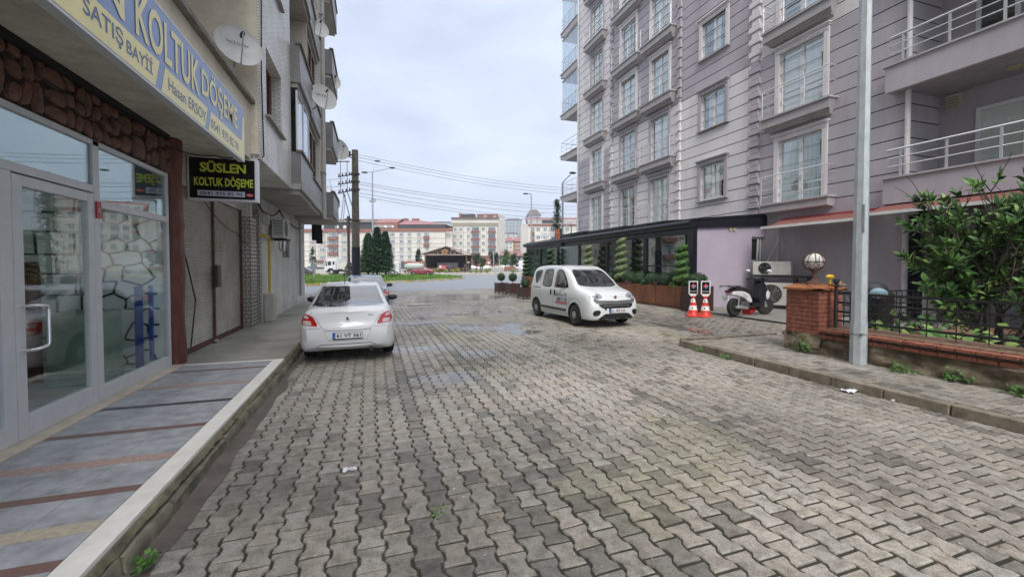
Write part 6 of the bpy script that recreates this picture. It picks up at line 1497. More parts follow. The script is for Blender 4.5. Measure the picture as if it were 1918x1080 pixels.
def saloon(name,label,paint,low=False,group=None):
    c=Car(name,label,SED,(.95,3.60),.312,.872,paint,(.045,.06),group,low)
    F_=(0,1,0)
    c.patch([(-.66,1.055),(.66,1.055),(.665,1.08),(.55,1.375),(.50,1.395),(-.50,1.395),(-.55,1.375),(-.665,1.08)],'y',F_,'rear_window',cglass,.012,sub=6)
    c.patch([(-.60,1.06),(.60,1.06),(.51,1.375),(-.51,1.375)],'y',(0,-1,0),'windscreen',cglass,.012,sub=5)
    # side windows
    c.patch([(1.02,.985),(1.98,.975),(1.98,1.33),(1.62,1.335),(1.33,1.24)],'x',(-1,0,0),'side_window',cglass,.004,mirror=True)
    c.patch([(2.05,.975),(3.02,.955),(3.06,.985),(2.72,1.27),(2.45,1.33),(2.05,1.34)],'x',(-1,0,0),'side_window',cglass,.004,mirror=True)
    # tail lights: red outer shell, clear inset
    tl=[(.53,.725),(.80,.755),(.86,.80),(.86,.94),(.80,.95),(.71,.935),(.63,.89),(.57,.81)]
    ls=c.patch(tl,'y',(-.28,1,0),'tail_light',redl,.006,mirror=True,sub=5)
    c.patch([(.635,.745),(.79,.765),(.80,.83),(.66,.82)],'y',(-.28,1,0),'lens',clr,.010,ls[0]); c.patch([(-.635,.745),(-.79,.765),(-.80,.83),(-.66,.82)],'y',(.28,1,0),'lens',clr,.010,ls[1])
    c.patch([(.69,.865),(.80,.875),(.81,.935),(.74,.925)],'y',(-.28,1,0),'lens',clr,.010,ls[0]); c.patch([(-.69,.865),(-.80,.875),(-.81,.935),(-.74,.925)],'y',(.28,1,0),'lens',clr,.010,ls[1])
    if not low:
        c.strip([(-.60,1.03),(-.655,.93),(-.56,.86),(-.47,.72),(-.40,.655),(-.30,.635),(.30,.635),(.40,.655),(.47,.72),(.56,.86),(.655,.93),(.60,1.03)],'y',F_)
        c.strip([(-.80,.675),(-.47,.69)],'y',F_); c.strip([(.47,.69),(.80,.675)],'y',F_)
        c.strip([(.66,.30),(.68,.62),(.70,.68)],'x',(-1,0,0),mirror=True) if False else None
        for ys_ in ([(1.38,.28),(1.32,.55),(1.12,.80),(1.02,.95)],[(2.02,.26),(2.02,.97)],[(3.02,.26),(3.10,.6),(3.06,.93)]): c.strip(ys_,'x',(-1,0,0),mirror=True)
        c.strip([(.42,.72),(1.0,.80),(2.2,.80),(3.3,.76)],'x',(-1,0,0),mirror=True,w=.004)
    pl=c.patch([(-.34,.47),(.34,.47),(.37,.63),(-.37,.63)],'y',F_,'plate_recess',mat('recess_white',(.45,.46,.48),.4,var=.02),.003,sub=5)[0] if False else None
    yb=-.068
    b=MB().box(-.265,.265,yb-.012,yb+.02,.475,.60); pf=c.fin(b,'number_plate',trimb)
    c.fin(MB().box(-.258,.258,yb-.0135,yb-.012,.492,.595),'plate_face',whp,pf); c.fin(MB().box(-.258,-.215,yb-.0150,yb-.0136,.492,.595),'plate_band',blp,pf)
    if not low:
        t=text('61 VT 561',ink,None,(-.195,yb-.0145,.512),(1,0,0),(0,0,1),.43,.066,bold=.025); t.data.transform(Matrix.Translation(t.location)); t.location=(0,0,0); t.parent=pf
        t=text('TR',whp,None,(-.248,yb-.0158,.500),(1,0,0),(0,0,1),.024,.018); t.data.transform(Matrix.Translation(t.location)); t.location=(0,0,0); t.parent=pf
        # bumper recess around the plate, shown as its raised border
        c.strip([(-.42,.63),(-.34,.455),(.34,.455),(.42,.63)],'y',F_,w=.006,off=.003,m=mat('recess_edge',(.28,.28,.29),.5)); c.strip([(-.42,.63),(.42,.63)],'y',F_,w=.008,off=.003,m=mat('recess_edge',(.28,.28,.29),.5))
        # diffuser
        c.strip([(-.56,.335),(-.46,.385),(.40,.385),(.50,.345)],'y',F_,w=.010,off=.003)
        # lion badge, stylised rearing figure, and letters
        L_=MB(); q=[(-.03,.03),(-.012,.042),(.004,.036),(.018,.022),(.008,.012),(.026,-.004),(.036,-.030),(.022,-.026),(.012,-.012),(.002,-.024),(-.008,-.044),(-.028,-.044),(-.016,-.034),(-.012,-.016),(-.034,-.012),(-.020,-.002),(-.006,.006),(-.026,.012),(-.010,.02)]
        hz=c.bvh.ray_cast(Vector((0,-6,.83)),Vector((0,1,0)))[0]; L_.hexa([(x*1.1,hz.y-.003,.835+z) for x,z in q],[(x*1.1,hz.y-.008,.835+z) for x,z in q]); c.fin(L_,'badge',mat('chrome_dark',(.20,.20,.21),.25,metal=.7,var=.02),c.body)
        h2=c.bvh.ray_cast(Vector((0,-6,.77)),Vector((0,1,0)))[0]; t=text('PEUGEOT',mat('chrome_dark',(.2,.2,.2)),None,(-.085,h2.y-.004,.762),(1,0,0),(0,0,1),.17,.018); t.data.transform(Matrix.Translation(t.location)); t.location=(0,0,0); t.parent=c.body
        h2=c.bvh.ray_cast(Vector((.42,-6,.89)),Vector((0,1,0)))[0]; t=text('301',mat('chrome_dark',(.2,.2,.2)),None,(.37,h2.y-.008,.885),(1,0.12,0),(0,0,1),.085,.024,bold=.02); t.data.transform(Matrix.Translation(t.location)); t.location=(0,0,0); t.parent=c.body
        c.fin(MB().lathe([(.035,.0),(.035,.16),(.028,.0),(.01,.02)],12,(.42,-.0,.255),axis='y'),'exhaust',trimb,smooth='auto')
        c.fin(MB().tube([(-.12,1.5,1.44),(-.12,1.48,1.47),(-.12,1.36,1.66)],[.012,.006,.003],6),'antenna',trimb)
        for sg in (-1,1):
            for y_ in (1.35,2.35): c.fin(MB().tube([(sg*.875,y_,.82),(sg*.895,y_+.03,.825),(sg*.895,y_+.15,.828),(sg*.875,y_+.18,.825)],.012,6),'door_handle',paint)
    for sg in (-1,1): c.strip([(1.0,.965),(3.05,.945)],'x',(-sg,0,0),nm='window_trim',m=trimb,w=.016,off=.004)
    c.mirror_(2.88,.93,.84,trimb if not low else trimb); return c
car=saloon('saloon_car','white saloon car with plate 61 VT 561 parked at the left kerb',carw); car.place(-.385,7.92,0,R_(-.5)); car.T.scale=(.915,.935,.935)
bluec=mat('car_paint_paleblue',(.12,.19,.28),.25,var=.02,coat=.8,metal=.2)
car2=saloon('parked_car','pale blue grey car parked just ahead of the white saloon',bluec,low=True); car2.place(-.2,14.9,0); car2.T.scale=(.94,.94,.94)
# ---- white compact van, nose towards the camera: s measured from the nose ----
VAN=[(0.0,[(0,.26),(.42,.25),(.58,.28),(.66,.42),(.67,.58,.01),(.62,.72,.06),(.50,.84,.12),(.28,.89,.11),(0,.90,.10)]),
 (.10,[(0,.22),(.60,.21),(.73,.27),(.775,.44),(.775,.62),(.73,.79,.03),(.60,.90,.06),(.34,.945,.05),(0,.96,.04)]),
 (.30,[(0,.2),(.68,.2),(.81,.27),(.838,.48),(.825,.68),(.79,.86),(.66,.97),(.38,1.01),(0,1.025)]),
 (.60,[(0,.2),(.70,.2),(.84,.27),(.855,.52),(.845,.76),(.81,.93),(.69,1.04),(.40,1.08),(0,1.095)]),
 (.86,[(0,.2),(.72,.2),(.845,.27),(.858,.54),(.852,.80),(.82,.98),(.72,1.10),(.42,1.14),(0,1.155)]),
 (1.20,[(0,.2),(.72,.2),(.845,.26),(.858,.56),(.856,.84),(.82,1.02),(.70,1.32),(.44,1.375),(0,1.39)]),
 (1.60,[(0,.2),(.72,.2),(.845,.25),(.858,.58),(.858,.88),(.82,1.05),(.675,1.545),(.44,1.60),(0,1.615)]),
 (2.0,[(0,.2),(.72,.2),(.845,.25),(.858,.60),(.858,.90),(.825,1.07),(.67,1.64),(.44,1.69),(0,1.705)]),
 (2.6,[(0,.2),(.72,.2),(.845,.25),(.858,.60),(.858,.90),(.825,1.08),(.675,1.665),(.44,1.715),(0,1.732)]),
 (3.3,[(0,.2),(.72,.2),(.845,.26),(.858,.60),(.858,.90),(.825,1.08),(.68,1.64),(.44,1.695),(0,1.71)]),
 (3.72,[(0,.22),(.70,.22),(.83,.28),(.845,.60),(.84,.90),(.81,1.08),(.675,1.56),(.43,1.62),(0,1.64)]),
 (3.90,[(0,.26),(.64,.25),(.76,.32),(.79,.60),(.78,.90,-.01),(.75,1.08,-.03),(.62,1.46,-.08),(.40,1.52,-.08),(0,1.54,-.08)]),
 (3.95,[(0,.32),(.52,.32),(.64,.40),(.66,.62),(.65,.86,-.01),(.62,1.04,-.04),(.53,1.38,-.10),(.34,1.43,-.10),(0,1.45,-.10)])]
v=Car('delivery_van','white compact delivery van with a phone number on its door, parked on the cobbles',VAN,(.80,3.31),.308,.858,vanw,(.07,.03))
v.T['category']='van'
B_=(0,1,0)
v.patch([(-.60,1.13),(-.3,1.10),(.3,1.10),(.60,1.13),(.64,1.19),(.57,1.48),(.50,1.58),(.30,1.605),(-.30,1.605),(-.50,1.58),(-.57,1.48),(-.64,1.19)],'y',B_,'windscreen_trim',trimb,.003,sub=5)
ws=v.patch([(-.57,1.155),(-.3,1.125),(.3,1.125),(.57,1.155),(.60,1.20),(.535,1.475),(.47,1.555),(.29,1.58),(-.29,1.58),(-.47,1.555),(-.535,1.475),(-.60,1.20)],'y',B_,'windscreen',cglass,.007,sub=5)[0]
SD=(1,0,0)   # right flank of the van seen from the left of the street (x negative side)
for sg in (1,-1):
    d=(sg,0,0)
    v.patch([(1.22,1.06),(2.02,1.04),(2.06,1.10),(2.05,1.56),(1.90,1.60),(1.70,1.55),(1.42,1.33)],'x',d,'side_window',trimb,.002)
    v.patch([(1.30,1.085),(1.99,1.065),(2.02,1.12),(2.01,1.53),(1.89,1.565),(1.71,1.515),(1.46,1.32)],'x',d,'side_window',cglass,.006)
    v.patch([(2.24,1.08),(2.50,1.03),(2.82,1.06),(2.90,1.12),(2.86,1.57),(2.30,1.59)],'x',d,'side_window',trimb,.002)
    v.patch([(2.27,1.11),(2.50,1.06),(2.80,1.085),(2.87,1.14),(2.83,1.545),(2.33,1.565)],'x',d,'side_window',cglass,.006)
    v.patch([(3.10,1.34),(3.28,1.14),(3.42,1.16),(3.58,1.46),(3.52,1.55),(3.08,1.57)],'x',d,'side_window',cglass,.005)
    for pts in ([(1.10,.30),(1.13,.6),(1.08,.86),(1.16,1.02)],[(2.13,.28),(2.12,1.60),(1.95,1.66)],[(3.0,.30),(2.92,.62),(3.02,.85),(3.02,1.58)],[(1.13,.29),(2.9,.29)],[(1.16,1.02),(1.68,1.58),(1.95,1.65)],[(2.15,1.63),(3.0,1.62)],[(.98,1.10),(1.0,.70)]): v.strip(pts,'x',d)
    v.patch([(1.24,.36),(2.92,.36),(2.92,.435),(1.24,.435)],'x',d,'side_moulding',mat('moulding_grey',(.05,.052,.055),.5),.014,curve=False)
    v.strip([(3.02,1.0),(3.55,1.0)],'x',d,nm='sliding_rail',m=trimb,w=.03,off=.004)
    for y_ in (1.98,2.24): v.patch([(y_-.04,.80),(y_+.03,.79),(y_+.045,.87),(y_+.03,.98),(y_-.04,.97),(y_-.055,.88)],'x',d,'door_handle',trimb,.010)
    # wheel arch lips
    for w_ in (.80,3.31): v.strip([(w_+.375*math.cos(t*math.pi/14),.308+.375*math.sin(t*math.pi/14)) for t in range(0,15)],'x',d,w=.006,off=.003,nm='arch_lip',m=mat('paint_shadow',(.35,.35,.35),.4,var=.02))
    for w_ in (.80,): v.strip([(w_+.47*math.cos(t*math.pi/14),.33+.45*math.sin(t*math.pi/14)) for t in range(1,15)],'x',d,w=.006,off=.003)
# front end
v.patch([(-.66,.80),(-.5,.76),(0,.745),(.5,.76),(.66,.80),(.68,.74),(.60,.68),(.3,.655),(-.3,.655),(-.60,.68),(-.68,.74)],'y',B_,'nose_bar',mat('nose_grey',(.10,.105,.11),.35),.008,sub=5,curve=False)
v.patch([(-.56,.665),(0,.65),(.56,.665),(.50,.58),(.42,.55),(-.42,.55),(-.50,.58)],'y',B_,'grille',trimb,.010,sub=5)
v.strip([(-.42,.615),(.42,.615)],'y',B_,nm='grille_bar',m=rimm,w=.010,off=.016)
v.patch([(-.36,.40),(.36,.40),(.44,.36),(.56,.27),(.50,.235),(-.50,.235),(-.56,.27),(-.44,.36)],'y',B_,'lower_grille',trimb,.010,sub=5)
v.patch([(-.54,.245),(.54,.245),(.50,.215),(-.50,.215)],'y',B_,'lip_spoiler',mat('moulding_grey',(.05,.05,.05)),.02,sub=5,curve=False)
fl=v.patch([(.50,.46),(.55,.36),(.70,.34),(.74,.42),(.68,.49),(.56,.50)],'y',(-.35,1,0),'fog_surround',trimb,.008,mirror=True)
hlm=v.patch([(.44,.84),(.62,.80),(.76,.80),(.83,.90),(.80,.99),(.66,1.01),(.52,.97),(.45,.91)],'y',(-.45,1,-.25),'headlight',hl,.006,mirror=True)
for sg,o in ((1,hlm[0]),(-1,hlm[1])):
    for (x_,z_,r_) in ((.60,.885,.045),(.72,.90,.035)):
        pts=[(sg*(x_+r_*math.cos(t*.698)),z_+r_*math.sin(t*.698)) for t in range(9)]; v.patch(pts,'y',(-.45*sg,1,-.25),'reflector_bowl',mat('lamp_grey',(.34,.36,.38),.12,metal=.7),.010,o)
v.strip([(-.62,.90),(-.44,1.0),(-.40,1.12)],'z' if False else 'y',B_)
v.strip([(.62,.90),(.44,1.0),(.40,1.12)],'y',B_)
v.strip([(-.74,.60),(-.66,.58),(-.62,.70)],'y',B_); v.strip([(.74,.60),(.66,.58),(.62,.70)],'y',B_)
hb=v.bvh.ray_cast(Vector((0,-6,.83)),Vector((0,1,0)))[0]
o=v.fin(MB().lathe([(.045,hb.y-.02),(.045,hb.y+.02)],20,(0,0,.84),axis='y'),'badge',rimm); v.fin(MB().lathe([(.036,hb.y-.024),(.036,hb.y-.021)],20,(0,0,.84),axis='y'),'badge_field',mat('badge_red',(.25,.01,.02),.3),o); t=text('FIAT',whp,None,(-.028,hb.y-.025,.828),(1,0,0),(0,0,1),.056,.024); t.data.transform(Matrix.Translation(t.location)); t.location=(0,0,0); t.parent=o
yb=v.bvh.ray_cast(Vector((.0,-6,.46)),Vector((0,1,0)))[0].y-.012
pf=v.fin(MB().box(-.262,.262,yb-.008,yb+.03,.425,.545),'number_plate',trimb); v.fin(MB().box(-.256,.256,yb-.0095,yb-.008,.430,.540),'plate_face',whp,pf); v.fin(MB().box(-.256,-.212,yb-.011,yb-.0096,.430,.540),'plate_band',blp,pf)
t=text('61 AEE 636',ink,None,(-.195,yb-.0105,.450),(1,0,0),(0,0,1),.43,.068,bold=.02); t.data.transform(Matrix.Translation(t.location)); t.location=(0,0,0); t.parent=pf
v.fin(MB().box(.30,.36,.0,.03,.50,.56),'tow_cover',trimb) if False else v.patch([(-.40,.50),(-.34,.50),(-.34,.56),(-.40,.56)],'y',B_,'tow_cover',trimb,.006,curve=False)
v.fin(MB().tube([(-.45,1.0,1.19),(-.05,.96,1.165)],.010,5).tube([(.1,.98,1.17),(.52,1.0,1.18)],.010,5),'wiper',trimb)
v.fin(MB().lathe([(.02,1.715),(.008,1.76)],8,(0,2.0,0)),'antenna',trimb)
v.mirror_(1.42,1.06,.83,trimb)
# lettering on the flank that faces the street (x<0)
dk=plain('ink_slate',(.05,.07,.10),.5); rd=plain('ink_red',(.45,.04,.05),.5)
def vtext(s,y0,y1,z0,z1,m,**k):
    h=v.bvh.ray_cast(Vector((-6,(y0+y1)/2,(z0+z1)/2)),Vector((1,0,0)))[0]; t=text(s,m,None,(h.x-.008,y1,z0),(0,-1,0),(0,0,1),y1-y0,z1-z0,**k); t.data.transform(Matrix.Translation(t.location)); t.location=(0,0,0); t.parent=v.body; return t
vtext('Dominois',1.42,1.90,.80,.875,plain('ink_teal',(.03,.14,.20),.5),bold=.01); vtext('DF',1.22,1.36,.80,.89,dk,bold=.02)
vtext('432 11 22',1.22,1.80,.66,.75,ink,bold=.025)
h=v.bvh.ray_cast(Vector((-6,1.5,.6)),Vector((1,0,0)))[0]; o=v.fin(MB().box(h.x-.008,h.x-.004,1.22,1.90,.565,.63),'slogan_band',rd,v.body); t=text('www.dominois.com.tr',whp,None,(h.x-.010,1.86,.582),(0,-1,0),(0,0,1),.60,.032,bold=.01); t.data.transform(Matrix.Translation(t.location)); t.location=(0,0,0); t.parent=v.body
v.place(6.42,10.28,R_(4))
# =============== POLE, WIRES, ROUNDABOUT, FAR TOWN ===============
conc=mat('pole_concrete',(.13,.12,.10),.9,var=.3,scale=6,bump=.5,bscale=30,dirt=.5)
UP=thing('utility_pole','tall grey concrete utility pole with crossarms and a black painted foot','utility pole',(0,0,0)); pb=Wd(667,27,0); UP.location=pb
ztop=zv(283,27)
MB().lathe([(.26,0),(.19,ztop)],14,(pb.x,pb.y,0)).build('pole',conc,UP,smooth='auto')
MB().lathe([(.268,.1),(.256,zv(463,27))],14,(pb.x,pb.y,0)).build('black_band',mat('black_paint',(.006,.007,.014),.5,var=.2),UP,smooth='auto')
b=MB(); ins=MB(); stl=mat('crossarm_steel',(.06,.06,.065),.6)
for vv in (327,341,356): 
    z=zv(vv,27); b.beam((pb.x+.25,pb.y-.1,z+.02),(pb.x-.95,pb.y-.75,z-.38),.06,.06); b.lathe([(.275,z-.04),(.275,z+.04)],12,(pb.x,pb.y,0))
    for k in range(4): t=.35+k*.2; x=pb.x-.95*t;y=pb.y-.7*t;zz=z-.38*t; ins.lathe([(.03,zz+.03),(.05,zz+.08),(.02,zz+.12),(.05,zz+.16),(.01,zz+.2)],8,(x,y,0))
z=zv(286,27); b.beam((pb.x+.1,pb.y,z-.1),(pb.x-1.0,pb.y-.8,z-.72),.08,.08); b.beam((pb.x-.6,pb.y-.5,z-.4),(pb.x+.0,pb.y-.1,z-.45),.05,.05); b.beam((pb.x-1.3,pb.y-.6,z-.85),(pb.x-.3,pb.y-.4,z-.72),.05,.05)
for dx in (-.42,-.78): b.tube([(pb.x+dx*1.05,pb.y-.6,z-.7),(pb.x+dx*1.05,pb.y-.6,zv(365,27))],.02,6)
b.tube([(pb.x-.72,pb.y-.5,zv(358,27)),(pb.x-.28,pb.y-.1,zv(415,27))],.025,6); b.tube([(pb.x-.5,pb.y-.5,zv(358,27)),(pb.x-.18,pb.y-.1,zv(388,27))],.025,6)
z=zv(413,27); b.lathe([(.30,z-.03),(.30,z+.03)],12,(pb.x,pb.y,0)); b.beam((pb.x-.4,pb.y,z),(pb.x+.35,pb.y,z),.05,.05)
b.build('crossarm',stl,UP); ins.build('insulator',mat('porcelain_brown',(.05,.03,.025),.3),UP)
for k in range(6):
    t=.3+k*.12; x=pb.x-1.0*t; y=pb.y-.8*t; zz=zv(286,27)-.1-.62*t; MB().lathe([(.05,zz),(.09,zz+.06),(.04,zz+.12),(.09,zz+.18),(.03,zz+.26)],8,(x,y,0)).build('insulator',mat('porcelain_brown',(.05,.03,.02)),UP)
# second, thinner old post behind
q=Wd(653.5,31,0); S2=thing('telephone_post','thin dark steel post just left of the big concrete pole','post',q)
MB().tube([(q.x,q.y,0),(q.x,q.y,zv(405,31))],.10,8).build('shaft',mat('rusty_post',(.10,.075,.07),.8,var=.3),S2); MB().beam((q.x-.25,q.y,zv(411,31)),(q.x+.25,q.y,zv(411,31)),.1,.1).build('crossarm',stl,S2)
# overhead wires running right
wm=mat('wire_dark',(.05,.055,.065),.6)
def wire(p,q,sag,label,r=.012,grp='overhead power lines'):
    pts=[p.lerp(q,t/24)+Vector((0,0,-sag*4*(t/24)*(1-t/24))) for t in range(25)]; tag(MB().tube(pts,r,4).build('overhead_wire',wm),label,'power line',grp)
def W3(u,v,d): p=Wd(u,d,0); p.z=zv(v,d); return p
for i,(v0,v1) in enumerate(((289,352),(294,357),(300,363),(340,384),(344,390),(352,398),(360,408),(366,412))):
    
    wire(W3(664,v0,27),W3(1130,v1+ (v1-v0)*.05,46),.55,'thin overhead wire right of the utility pole, one of the %s bundle'%('upper three' if i<3 else 'lower five'),.011,'overhead wires, %s bundle'%lb)
for i,(v0,v1) in enumerate(((331,333),(345,346),(359,358))):
    wire(W3(648,v0+4,26),W3(560,v1-4,60),.3,'thin overhead wire running left behind the corner building',.012,'overhead wires, left bundle')
wire(W3(645,365,26),Vector((-1.5,20.9,3.9)),.9,'slack service cable dropping from the pole to the corner building',.018,'service cables'); wire(W3(648,365,26),Vector((-1.5,20.95,3.7)),1.3,'slack service cable dropping from the pole to the corner building',.016,'service cables')
# street lamps
lampm=mat('lamp_steel_far',(.30,.32,.34),.5); lhead=mat('lamp_head_dark',(.10,.10,.11),.5)
L1=Wd(699,52,0); T=thing('street_lamp','tall three-armed street lamp rising behind the conifers','street lamp',L1); zj=zv(323,52)
MB().tube([L1+Vector((0,0,.4)),(L1.x,L1.y,zj)],[.14,.07],8).build('post',lampm,T); 
for (u,v,d) in ((684.5,324,50),(708.5,303,55),(736,315.5,51)):
    e=W3(u,v,d); e0=Vector((L1.x,L1.y,zj)).lerp(e,.82); MB().tube([(L1.x,L1.y,zj),e0],.04,6).build('arm',lampm,T); dd=(e-e0).normalized(); MB().ball(e,.24,10,sq=(1.6,1.2,.45)).build('lamp_head',lhead,T,smooth=True)
MB().beam(W3(693,377,52),W3(705,376,52),.25,.25).ball(W3(699,373,52),.16,8).build('floodlight_bar',lampm,T)
L2=Wd(995,58,0); T=thing('street_lamp','slim single-armed street lamp beyond the cafe roof','street lamp',L2); MB().tube([(L2.x,L2.y,0),W3(995,364,58)],[.13,.08],8).build('post',lampm,T); MB().tube([W3(995,364,58),W3(987,363,58)],.06,6).build('arm',lampm,T); MB().ball(W3(984.5,363.5,58),.28,8,sq=(1.6,1,.4)).build('lamp_head',lhead,T,smooth=True)
L3=Wd(1053.5,38,0); T=thing('street_lamp','street lamp with a raised arm beside the corner balconies','street lamp',L3); MB().tube([(L3.x,L3.y,0),W3(1053.5,342,38)],[.12,.07],8).build('post',lampm,T); MB().tube([W3(1053.5,342,38),W3(1068,328,38)],.045,6).build('arm',lampm,T); MB().ball(W3(1072,325,38),.22,8,sq=(1.6,1,.5)).build('lamp_head',lhead,T,smooth=True)
L4=Wd(924.5,112,.3); T=thing('street_lamp','short lamp post in front of the middle apartment block','street lamp',L4); MB().tube([L4,W3(924.5,468,112)],.14,6).build('post',lampm,T); MB().ball(W3(924.5,467,112),.3,8,sq=(1.5,1,.4)).build('lamp_head',lhead,T,smooth=True)
# conifers
cm=[leafmat('conifer_leaf',(.03,.08,.035)),leafmat('conifer_mid',(.05,.12,.045)),leafmat('conifer_dark',(.010,.032,.016))]
def conifer(base,h,rad,label,n_,leaf,seed,mats=cm,grp=None,droop=.5,open_=0):
    r=random.Random(seed); T=thing('conifer_tree',label,'tree',base,grp); base=Vector(base); MB().tube([base,base+Vector((0,0,h*.95))],[h*.022,.02],7).build('trunk',mat('conifer_bark',(.06,.045,.03),.9),T); b=MB(); nb=int(n_/16)
    for k in range(nb):
        t=r.random()**.85; z=h*(.05+.93*t); a=r.uniform(0,6.283); L_=rad*(1-t)**.75*r.uniform(.75,1.12)+.12
        if open_ and r.random()<open_: L_*=.6
        d=Vector((math.cos(a),math.sin(a),0)); 
        for j in range(16):
            s_=(j+r.random())/16; 
            if s_<.25 and r.random()<.6: continue
            p=base+Vector((0,0,z))+d*L_*s_+Vector((r.gauss(0,.06*rad),r.gauss(0,.06*rad),.18*L_*s_-droop*L_*s_*s_+r.gauss(0,.03*h*.3)))
            e=(d+Vector((r.uniform(-.7,.7),r.uniform(-.7,.7),r.uniform(-.9,.3)))).normalized(); w=e.cross(Vector((r.uniform(-.5,.5),r.uniform(-.5,.5),1))).normalized()*leaf*.28
            b.add([p-e*leaf*.4,p+w,p+e*leaf*.7,p-w],[(0,1,2,3)],r.choices((0,1,2),(5,4,3))[0])
    b.build('crown',mats,T); return T
for i,(u,d,vt,w,lb) in enumerate(((690,49,436,34,'dense green conifer right beside the utility pole'),(707,50,425,38,'tallest of the three dense conifers on the island'),(722,51,432,34,'dense green conifer on the right side of the island group'))):
    bs=Wd(u,d,.7); conifer(bs,zv(vt,d)-.7,w/2*d/800*1.15,lb,17000,.20,30+i,droop=.3)
bs=Wd(655,47,.6); conifer(bs,1.6,.8,'small young conifer at the foot of the utility pole',1500,.2,41)
bs=Wd(784,104,.3); conifer(bs,zv(466,104)-.3,1.5,'small dark conifer in front of the left apartment block',1800,.5,42)
bs=Wd(1043,60,0); conifer(bs,zv(372,60),2.2,'sparse tall conifer behind the cafe sign',4200,.26,43,droop=.9,open_=.4)
bs=Wd(586,120,.3); conifer(bs,zv(462,120)-.3,1.3,'tiny dark conifer in front of the left apartment block, far left',900,.5,44)
bc=[leafmat('maple_leaf',(.06,.15,.03)),leafmat('maple_light',(.10,.21,.045)),leafmat('maple_deep',(.03,.085,.02))]
def broad(u,d,vt,w,label,seed,mats=bc,zb=.3):
    r=random.Random(seed); base=Wd(u,d,zb); T=thing('street_tree',label,'tree',base); h=zv(vt,d)-zb; rad=w/2*d/800; wd=MB().tube([base,base+Vector((0,0,h*.8))],[.12,.04],6); b=MB()
    cl=[base+Vector((r.gauss(0,rad*.45),r.gauss(0,rad*.45),h*r.uniform(.38,.92))) for _ in range(16)]
    for c in cl: wd.tube([base+Vector((0,0,h*.35)),c],.025,4)
    for c in cl:
        for _ in range(70): leaf_on(b,c+Vector((r.gauss(0,rad*.26),r.gauss(0,rad*.26),r.gauss(0,h*.07))),Vector((0,0,1)),.36,r,3)
    wd.build('trunk',mat('twig',(.06,.04,.02)),T); b.build('crown',mats,T)
broad(947,108,466,17,'bright green young tree before the low red roofed building',1)
broad(925,114,470,14,'dark young tree in front of the middle apartment block, by the short lamp',2,cm)
broad(893,112,474,20,'dark round tree in front of the middle apartment block, left side',3,cm)
broad(904,110,482,10,'light green little tree in front of the middle apartment block',4)
broad(960,116,474,14,'dim green tree beside the bright young tree',5,cm)
# tiny yellow-green flowering shrubs along the plaza kerb
ym=[leafmat('gold_leaf',(.30,.30,.05)),leafmat('gold_leaf_green',(.14,.20,.04))]
fs=None; pos=[813,835,847,857,882,892,901,912,961,821]
for i,u in enumerate(pos):
    c=Wd(u,86.5,.3)
    if fs is None:
        b=MB(); r=random.Random(3); leafball(b,(c.x,c.y,.75),.5,260,.16,r,.8,shell=.7); fs=b.build('golden_shrub',ym); tag(fs,'small round yellow green shrub in the row along the far kerb','shrub','golden shrubs along the far kerb')
    else:
        o=fs.copy(); COL.objects.link(o); o.location=(c.x,c.y,fs.location.z); s_=r.uniform(.8,1.25); o.scale=(s_,s_,s_*r.uniform(.8,1.1))
